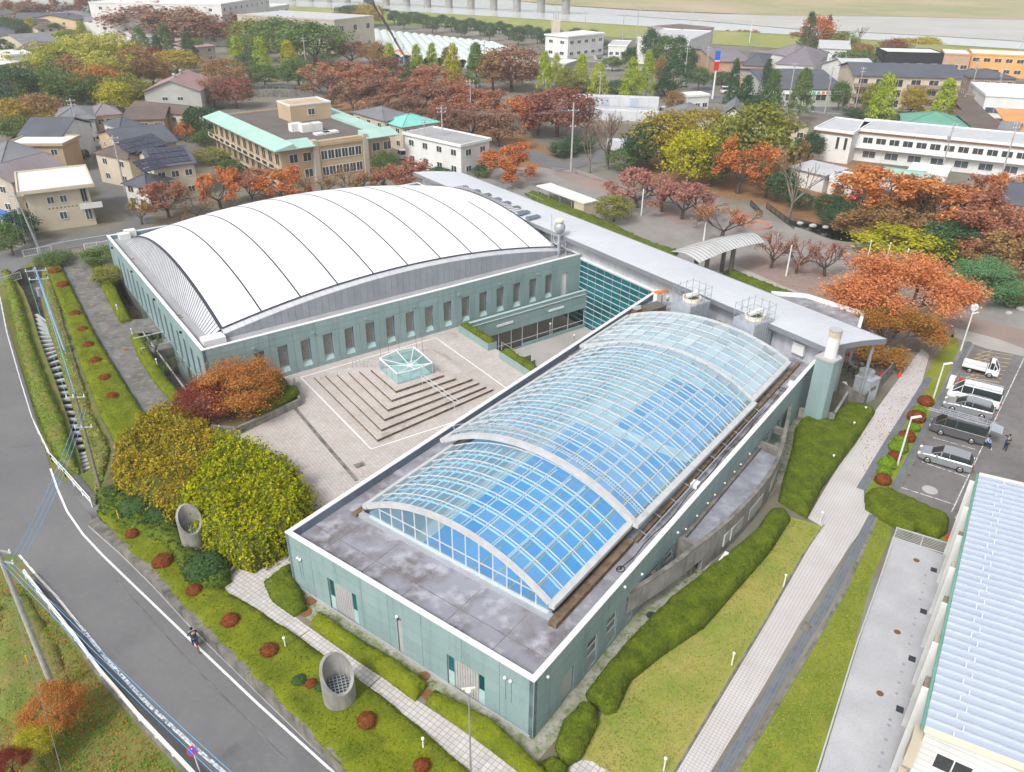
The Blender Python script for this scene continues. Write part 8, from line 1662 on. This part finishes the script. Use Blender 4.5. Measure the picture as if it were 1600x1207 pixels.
# items under the concourse tip
def cone(px,py,label,z=0.0,s=1.0,group='red traffic cones',w=False):
 p=at(px,py,z);t=thing('traffic_cone',p,label,'traffic cone',group);mb=MB();mb.cbox((p.x,p.y,p.z),.38*s,.38*s,.04,.3);mb.build('base','cone_red',t);mb=MB();mb.tube(p+Vector((0,0,.04)),p+Vector((0,0,.7*s)),.15*s,.03*s,14);mb.build('body','cone_red',t)
 if w:mb=MB();mb.tube(p+Vector((0,0,.3*s)),p+Vector((0,0,.45*s)),.112*s,.084*s,14);mb.build('stripe','sign_white',t)
for x,y,l in((1405,588,'red traffic cone by the walkway under the orange tree'),(1375,588,'red traffic cone beside the concrete enclosure'),(1340,712-30,'small red cone lying in the azalea mound edge'),(1481,842,'red traffic cone behind the yard fence corner'),(134,408,'red and white cone at the service gate'),(1501,478,'red traffic cone on the path near the round tree'),(1325,558,'red cone under the concourse tip, front'),(1341,547,'red cone under the concourse tip, middle'),(1348,562,'red cone beside the bicycles')):cone(x,y,l,w='white' in l)
t=thing('tarpaulin_pile',at(1348,548),'blue tarpaulin folded over a pile under the concourse tip','tarpaulin');p=at(1348,548);mb=MB();mb.ellipsoid((p.x,p.y,.3),1.6,.7,.5,12,6);mb.build('sheet','blue_sheet',t);mb=MB();mb.cbox((p.x+1.4,p.y+.2,0),1.5,.4,.3,.3);mb.build('plank','wood_box',t)
for i,(x,y)in enumerate(((1328,552),(1334,546),(1340,538))):p=at(x,y);mb=MB();mb.cbox((p.x,p.y,0),1.0,.6,.7,.9);tag(mb.build('barrier_block','sign_white' if i%2==0 else 'cone_red'),['white plastic barrier block by the concourse wall','red plastic barrier block between two white ones','white plastic barrier block nearest the tarpaulin'][i],'barrier')
# ------------------------------------------------------------------ bicycles, cars, people (built at the origin, then set down)
def bicycle(label,p,ang,fm='black_metal',lean=0.0):
 t=thing('bicycle',(0,0,0),label,'bicycle')
 for x in(-.52,.52):
  mb=MB();P=[(x+.33*math.cos(a),0,.33+.33*math.sin(a))for a in np.linspace(0,2*math.pi,17)];mb.path(P,.022,5);w=mb.build('wheel','rubber',t);mb=MB()
  for a in np.linspace(0,math.pi,5)[:-1]:mb.bar((x-.31*math.cos(a),0,.33-.31*math.sin(a)),(x+.31*math.cos(a),0,.33+.31*math.sin(a)),.008,.008)
  mb.build('spokes','galv',w)
 mb=MB();bb,st,hd=(-.08,0,.3),(-.2,0,.8),(.36,0,.82)
 for a,b in((bb,st),(bb,hd),((-.18,0,.72),hd),((-.52,0,.33),bb),((-.52,0,.33),(-.18,0,.72)),(hd,(.52,0,.33)),(hd,(.33,0,1.0))):mb.tube(a,b,.018,.018,6)
 mb.build('frame',fm,t);mb=MB();mb.tube((.33,-.28,1.0),(.33,.28,1.0),.015,.015,6);mb.build('handlebar','galv',t);mb=MB();mb.ellipsoid((-.22,0,.85),.14,.08,.05,8,5);mb.build('saddle','rubber',t);mb=MB();mb.box(.42,-.16,.72,.72,.16,.95);mb.build('basket','grey_metal',t)
 t.location=p;t.rotation_euler=(lean,0,ang);return t
for i,(x,y,a)in enumerate(((1318,577,.4),(1324,583,.9),(1332,588,1.2),(1336,580,.2))):bicycle('parked bicycle under the concourse tip, %s'%('leftmost','second','nearest the enclosure','behind the others')[i],at(x,y),a,lean=.1)
def loft(mb,st,close=True):
 n=len(st[0]);vs=[p for s in st for p in s];fs=[(k*n+i,k*n+(i+1)%n,(k+1)*n+(i+1)%n,(k+1)*n+i)for k in range(len(st)-1)for i in range(n)]
 fs+=[tuple(range(n-1,-1,-1)),tuple(range((len(st)-1)*n,len(st)*n))];return mb.add(vs,fs)
def ring8(x,hw,z0,z1,c=.12,top=None):tw=top if top is not None else hw-c;return[(x,-hw+.05,z0),(x,hw-.05,z0),(x,hw,z0+.15),(x,hw,z1-c),(x,tw,z1),(x,-tw,z1),(x,-hw,z1-c),(x,-hw,z0+.15)]
def car(kind,paint,p,ang,label,group=None,rack=False,ladder=False,open_back=False):
 t=thing('parked_'+('truck' if kind=='truck' else 'van' if kind=='van' else 'car'),(0,0,0),label,'truck' if kind=='truck' else 'van' if kind=='van' else 'car',group)
 L,W,wb={'wagon':(4.4,.85,1.3),'van':(4.7,.85,1.3),'truck':(3.5,.74,.95),'mini':(3.4,.74,1.2)}[kind];h=L/2
 if kind=='wagon':B=[(-h,.6,.35,.85),(-h+.08,.8,.25,.95),(-h+.5,W,.2,.98),(.7,W,.2,.95),(1.15,W,.2,.92),(1.8,W-.04,.22,.82),(h-.1,W-.12,.25,.7),(h,.58,.32,.6)];cab=[(-h+.12,.72,.95,1.05,.55),(-h+.45,.76,.97,1.44,.62),(-.3,.78,.95,1.5,.66),(.35,.78,.93,1.46,.64),(1.2,.72,.92,.95,.62)]
 elif kind in('van','mini'):H2=1.95 if kind=='van' else 1.8;B=[(-h,W-.1,.3,1.1),(-h+.06,W,.25,1.15),(0,W,.22,1.15),(h-.9,W,.22,1.12),(h-.35,W-.02,.24,1.0),(h-.05,W-.1,.28,.8),(h,W-.2,.34,.65)];cab=[(-h+.02,W-.08,1.12,H2-.12,W-.18),(-h+.15,W-.03,1.12,H2,W-.15),(.2,W-.03,1.12,H2,W-.14),(h-1.2,W-.03,1.1,H2-.04,W-.15),(h-.38,W-.06,1.0,1.1,W-.14)]
 else:B=[(.55,W,.35,1.0),(.6,W,.3,1.05),(1.5,W,.3,1.0),(h-.04,W-.04,.3,.85),(h,W-.12,.35,.7)];cab=[(.57,W-.04,1.03,1.72,W-.12),(.75,W-.03,1.03,1.8,W-.1),(1.15,W-.03,1.0,1.77,W-.12),(h-.12,W-.06,.9,.98,W-.14)]
 mb=MB();loft(mb,[ring8(*b,c=.08)for b in B]);body=mb.build('body',paint,t,smooth=False)
 mb=MB();loft(mb,[[(x,-hw,z0-.02),(x,hw,z0-.02),(x,(hw+tw)/2+.01,(z0+z1)/2),(x,tw,z1-.03),(x,-tw,z1-.03),(x,-(hw+tw)/2-.01,(z0+z1)/2)]for x,hw,z0,z1,tw in cab]);mb.build('windows','car_glass',t)
 mb=MB();cc=cab[1:-1];vs=[(x,s*(tw+.015),z1-.06+k*.07)for x,hw,z0,z1,tw in cc for k in(0,1)for s in(-1,1)];st=[[vs[4*i],vs[4*i+1],vs[4*i+3],vs[4*i+2]]for i in range(len(cc))];loft(mb,st);mb.build('roof',paint,t)
 for s in(-1,1):
  mb=MB()
  for i,(x,hw,z0,z1,tw)in enumerate(cab[:-1]):
   if i==1 and kind!='truck':continue
   mb.bar((x+.03,s*(hw+.01),z0-.03),(x+.03,s*(tw+.02),z1-.02),.09 if i else.12,.05)
  a,b=cab[-2],cab[-1];mb.bar((a[0],s*(a[4]+.01),a[3]-.03),(b[0],s*(b[4]+.03),b[3]-.02),.07,.05);mb.build('pillars',paint,t,kind='stuff')
  mb=MB();mb.box(h-.22,s*(W-.26)-.13,.58,h-.02+.03,s*(W-.26)+.13,.74);mb.build('headlight','lamp_lens',t)
  if kind!='truck':mb=MB();mb.box(-h-.03,s*(W-.12)-.09,.75,-h+.06,s*(W-.12)+.09,1.0);mb.build('tail_light','tail_red',t)
  mb=MB();mb.box(cab[-2][0]+.25,s*(W+.08)-.07,1.0,cab[-2][0]+.4,s*(W+.08)+.07,1.14);mb.build('mirror',paint,t)
  for x in(-wb,wb if kind!='truck' else.95):
   mb=MB();mb.tube((x,s*(W-.17),.3),(x,s*(W+.015),.3),.3,.3,18);w=mb.build('wheel','rubber',t);mb=MB();mb.tube((x,s*(W+.016),.3),(x,s*(W+.03),.3),.19,.17,14);mb.build('rim','hubcap',w)
 if kind=='truck':
  mb=MB();mb.box(-h,-W,.62,.5,W,.7);mb.build('bed_floor','container_white',t)
  for q in((-h,-W,.5,-W+.04),(-h,W-.04,.5,W),(-h,-W+.05,-h+.04,W-.05),(.46,-W+.05,.5,W-.05)):mb=MB();mb.box(q[0],q[1],.71,q[2],q[3],1.0);mb.build('bed_side','white_paint',t)
  mb=MB();mb.box(-h+.1,-.4,.35,.6,.4,.61);mb.build('chassis','black_metal',t)
 rz=cab[2][3]+.12
 if rack or ladder:
  for i in range(5):x=cab[1][0]+.2+i*(cab[-2][0]-cab[1][0]-.2)/4;mb=MB();mb.bar((x,-.68,rz),(x,.68,rz),.05,.04);mb.build('rack_bar','galv',t)
  for s in(-.68,.68):mb=MB();mb.bar((cab[1][0],s,rz+.05),(cab[-2][0],s,rz+.05),.04,.04);mb.build('rack_rail','galv',t)
 if ladder:
  for k,y0 in enumerate((-.45,.25)):
   mb=MB();x0,x1=-h-(.1 if k else-.6),h+(.5 if k else-.4)
   for y in(y0,y0+.38):mb.bar((x0,y,rz+.14),(x1,y,rz+.14),.05,.08)
   for i in range(int((x1-x0)/.3)):mb.bar((x0+.15+i*.3,y0,rz+.14),(x0+.15+i*.3,y0+.38,rz+.14),.03,.03)
   mb.build('ladder','galv',t)
 if open_back:mb=MB();mb.hexa([(-h-1.05,-.72,1.75),(-h,-.76,1.9),(-h,.76,1.9),(-h-1.05,.72,1.75),(-h-1.05,-.72,1.81),(-h,-.76,1.96),(-h,.76,1.96),(-h-1.05,.72,1.81)]);mb.build('raised_tailgate','galv',t);mb=MB();mb.box(-h-.03,-.7,.5,-h-.005,.7,1.75);mb.build('open_load_bay','interior_dark',t)
 t.location=p;t.rotation_euler=(0,0,ang)
 return t
b0,b1=at(1408,762),at(1492,789);BA=math.atan2((b0-b1).y,(b0-b1).x)
car('wagon','car_silver',at(1475,724),BA,'silver estate car parked nearest the ribbed roof building');car('van','car_grey',at(1494,681),BA,'dark grey van with ladders on its roof and its tailgate up',ladder=True,open_back=True)
car('wagon','car_silver',at(1511,644),BA,'silver estate car with a roof rack, beside the white van',rack=True);car('van','car_white',at(1519,628),BA,'white van with roof bars, behind the silver roof-rack car',rack=True);car('truck','car_white',at(1530,583),BA+math.pi,'small white pickup truck on the yellow hatching')
car('van','car_black',at(1310,306),4.2,'black van parked beyond the pond shrubs');car('mini','car_red',at(1336,312),4.0,'red van parked beyond the pond shrubs')
for x,y,a,k,m_,l in((1478,332,4.0,'van','car_white','white van parked under the orange cherries, left one'),(1510,352,4.0,'mini','car_white','white van parked under the orange cherries, right one'),(1536,322,3.9,'wagon','car_white','white car behind the orange cherries'),(170,225,1.4,'wagon','car_white','white car at the head of the side street'),(180,270,1.8,'mini','car_white','white van in the middle of the side street, upper one'),(188,280,1.8,'wagon','car_black','dark car beside the white van on the side street'),(132,248,1.7,'mini','car_black','black van by the tan house wall'),(640,248,.5,'van','car_white','white van beside the clinic right wing, upper one'),(655,258,.5,'wagon','car_white','white car beside the clinic right wing, lower one'),(1038,178,1.1,'van','car_white','white van at the end of the container stack'),(1138,146,0,'van','car_white','white van beside the sign pole'),(884,140,0,'van','car_blue','blue van left of the container stack, left one'),(898,142,0,'van','car_blue','blue van left of the container stack, right one'),(610,126,.2,'van','car_white','white vehicle seen between the cherry crowns, left one'),(735,138,.2,'van','car_white','white vehicle seen between the cherry crowns, right one'),(1512,158,1.2,'van','car_white','white truck-like van beside the apartment end'),(1238,162,3.3,'wagon','car_white','white car on the avenue'),(422,128,.1,'truck','yellow_paint','yellow flatbed truck behind the retaining wall fence'),(857,76,.1,'truck','orange_paint','orange truck beside the waterworks office'),(1280,82,.3,'van','green_paint','green tank truck by the river trees, left one'),(1312,84,.3,'van','green_paint','green tank truck by the river trees, right one')):
 car(k,m_,at(x,y),a,l)
def person(label,p,ang,joints,bones,rad,clothes,head,hair=True,hold=None):
 """one skinned body; clothes are children grown from the same bones a little thicker"""
 t=thing('person',p,label,'person')
 def skin(name,bs,m_,k=1.0,rr=None):
  names=sorted({a for b in bs for a in b});idx={a:i for i,a in enumerate(names)};me=bpy.data.meshes.new(name);me.from_pydata([joints[a]for a in names],[(idx[a],idx[b])for a,b in bs],[]);me.materials.append(MATS[m_])
  o=bpy.data.objects.new(name,me);COL.objects.link(o);o.parent=t;sm=o.modifiers.new('skin','SKIN');
  for a in names:r=(rr or rad).get(a,.05)*k;v=me.skin_vertices[0].data[idx[a]];v.radius=(r,r);v.use_root=(a==names[0]if 'pelvis' not in idx else a=='pelvis')
  ss=o.modifiers.new('sub','SUBSURF');ss.levels=1;ss.render_levels=2;return o
 skin('body',bones,'skin')
 for name,bs,m_,k in clothes:skin(name,bs,m_,k)
 h=Vector(joints[head]);mb=MB();mb.ellipsoid(h+Vector((0,0,.02)),.085,.095,.12,12,8);hd=mb.build('head','skin',None);hd.parent=t;hd.location=h;hd.data.transform(Matrix.Translation(hd.matrix_local.translation*0));hd.location=(h.x,h.y,h.z-.10)
 if hair:mb=MB();mb.ellipsoid(h+Vector((-.012,0,.05)),.098,.105,.115,12,8);hr=mb.build('hair','hair_black',None);hr.parent=t;hr.location=(h.x-.012,h.y,h.z-.065)
 t.rotation_euler=(0,0,ang);return t
RD=dict(pelvis=.12,chest=.14,neck=.055,head=.07,sl=.06,sr=.06,el=.042,er=.042,hl=.032,hr=.032,fl=.03,fr=.03,pl=.085,pr=.085,kl=.06,kr=.06,al=.04,ar=.04,tl=.04,tr=.04)
BN=[('pelvis','chest'),('chest','neck'),('neck','head'),('chest','sl'),('sl','el'),('el','hl'),('hl','fl'),('chest','sr'),('sr','er'),('er','hr'),('hr','fr'),('pelvis','pl'),('pl','kl'),('kl','al'),('al','tl'),('pelvis','pr'),('pr','kr'),('kr','ar'),('ar','tr')]
TOP=[('pelvis','chest'),('chest','neck'),('chest','sl'),('sl','el'),('el','hl'),('chest','sr'),('sr','er'),('er','hr')];TOP2=[('pelvis','chest'),('chest','sl'),('sl','el'),('chest','sr'),('sr','er')];LEG=[('pelvis','pl'),('pl','kl'),('kl','al'),('pelvis','pr'),('pr','kr'),('kr','ar')];SHO=[('al','tl')];SHO2=[('ar','tr')]
st_=dict(pelvis=(0,0,.92),chest=(.02,0,1.28),neck=(.02,0,1.47),head=(.03,0,1.6),sl=(0,.2,1.4),el=(-.02,.36,1.18),hl=(.12,.22,1.02),fl=(.18,.16,.98),sr=(0,-.2,1.4),er=(.2,-.38,1.42),hr=(.2,-.2,1.6),fr=(.17,-.12,1.66),pl=(0,.1,.86),kl=(.04,.12,.48),al=(-.02,.13,.08),tl=(.12,.15,.04),pr=(0,-.1,.86),kr=(.05,-.12,.48),ar=(.02,-.13,.08),tr=(.16,-.15,.04))
person('person in dark teal clothes standing by the grey van, hand raised to the face',at(1570,704),3.2,st_,BN,RD,[('shirt',TOP2,'cloth_teal',1.22),('trousers',LEG,'cloth_navy',1.2),('shoe',SHO,'rubber',1.3),('shoe',SHO2,'rubber',1.3)],'head')
si=dict(pelvis=(0,0,.52),chest=(.08,0,.9),neck=(.16,0,1.06),head=(.2,0,1.18),sl=(.1,.2,1.0),el=(.26,.24,.78),hl=(.44,.12,.7),fl=(.5,.08,.68),sr=(.1,-.2,1.0),er=(.26,-.24,.78),hr=(.44,-.12,.7),fr=(.5,-.08,.68),pl=(.02,.1,.5),kl=(.44,.14,.5),al=(.5,.14,.1),tl=(.64,.15,.05),pr=(.02,-.1,.5),kr=(.46,-.14,.48),ar=(.56,-.14,.1),tr=(.7,-.15,.05))
person('person in a pale blue shirt and navy trousers sitting on the open van tail',at(1537,699),5.6,si,BN,RD,[('shirt',TOP,'cloth_sky',1.22),('trousers',LEG,'cloth_navy',1.2),('shoe',SHO,'cloth_white',1.3),('shoe',SHO2,'cloth_white',1.3)],'head')
cyp=atl(307,1012);cya=R(128);cy=dict(pelvis=(-.2,0,.95),chest=(.02,0,1.3),neck=(.1,0,1.46),head=(.14,0,1.58),sl=(.04,.2,1.38),el=(.18,.3,1.14),hl=(.34,.26,1.04),fl=(.38,.24,1.01),sr=(.04,-.2,1.38),er=(.18,-.3,1.14),hr=(.34,-.26,1.04),fr=(.38,-.24,1.01),pl=(-.18,.1,.9),kl=(.16,.14,.68),al=(-.02,.13,.3),tl=(.1,.13,.26),pr=(-.18,-.1,.9),kr=(.2,-.14,.6),ar=(-.06,-.13,.22),tr=(.06,-.13,.18))
person('person in a dark coat riding a red bicycle down the left road',cyp,cya,cy,BN,RD,[('coat',TOP,'cloth_navy',1.3),('trousers',LEG,'cloth_navy',1.2),('scarf',[('chest','neck')],'cloth_white',.9),('shoe',SHO,'rubber',1.3),('shoe',SHO2,'rubber',1.3)],'head')
bicycle('red bicycle ridden by the person on the left road',cyp,cya,'red_paint')
# no-parking sign
p=atl(316,1216);t=thing('no_parking_sign',p,'round blue sign with a red ring and slash beside the guard rail','road sign');q=p+Vector((-.1,0,2.4));mb=MB();mb.tube(p,q+Vector((0,0,.2)),.035,.035,8);mb.build('pole','white_paint',t);dr=Vector((.3,-.85,.42)).normalized();mb=MB();mb.tube(q-dr*-.04,q+dr*.06,.3,.3,22);mb.build('disc','red_paint',t);mb=MB();mb.tube(q+dr*.06,q+dr*.07,.22,.22,20);mb.build('face','blue_paint',t)
s_=dr.orthogonal().normalized();s2=(s_+dr.cross(s_)).normalized();mb=MB();mb.bar(q+dr*.075-s2*.22,q+dr*.075+s2*.22,.06,.02);mb.build('slash','red_paint',t)
for i,(x,y)in enumerate(((1516,598),(1488,606))):
 pass
p=at(1484,606);t=thing('service_cabinet',p,'white cabinet and a red bucket stand beside the white van','cabinet');mb=MB();mb.cbox((p.x,p.y,0),.8,.5,1.3,.9);mb.build('body','sign_white',t);mb=MB();mb.cbox((p.x+.75,p.y-.2,0),.3,.3,1.2,.9);mb.build('bucket_stand','red_paint',t)
t=thing('survey_stakes',atl(48,1035),'yellow marker stake on the lower left lot','stake');p=atl(46,1040);mb=MB();mb.tube(p,p+Vector((0,0,.9)),.04,.04,6);mb.build('stake','yellow_paint',t);post('cable_guard','yellow guyed cable guard in the garden by the road wall',188,818,1.3,.05,'yellow_paint',cat='cable guard')
for i,(x,y)in enumerate(((1420,742),(1428,725),(1436,708),(1444,690),(1410,757),(1415,772))):p=at(x,y);mb=MB();mb.cbox((p.x,p.y,.005),.5,.14,.11,BA+math.pi/2);tag(mb.build('wheel_stop','concrete_dark'),'concrete wheel stop at the head of an empty parking bay, %s'%ORD[i],'wheel stop','wheel stops')
# haze
hz=MB();hz.box(-1500,-60,-6,1500,1400,48);o=hz.build('haze','white_paint',kind='stuff',loc=Vector((0,0,0)));hm=bpy.data.materials.new('haze');hm.use_nodes=True;hn=hm.node_tree;hn.nodes.clear();ho=hn.nodes.new('ShaderNodeOutputMaterial');hv=hn.nodes.new('ShaderNodeVolumePrincipled');hv.inputs['Color'].default_value=(.97,.985,1,1);hv.inputs['Density'].default_value=.0003;hv.inputs['Anisotropy'].default_value=.2;hn.links.new(hv.outputs[0],ho.inputs['Volume']);o.data.materials.clear();o.data.materials.append(hm)
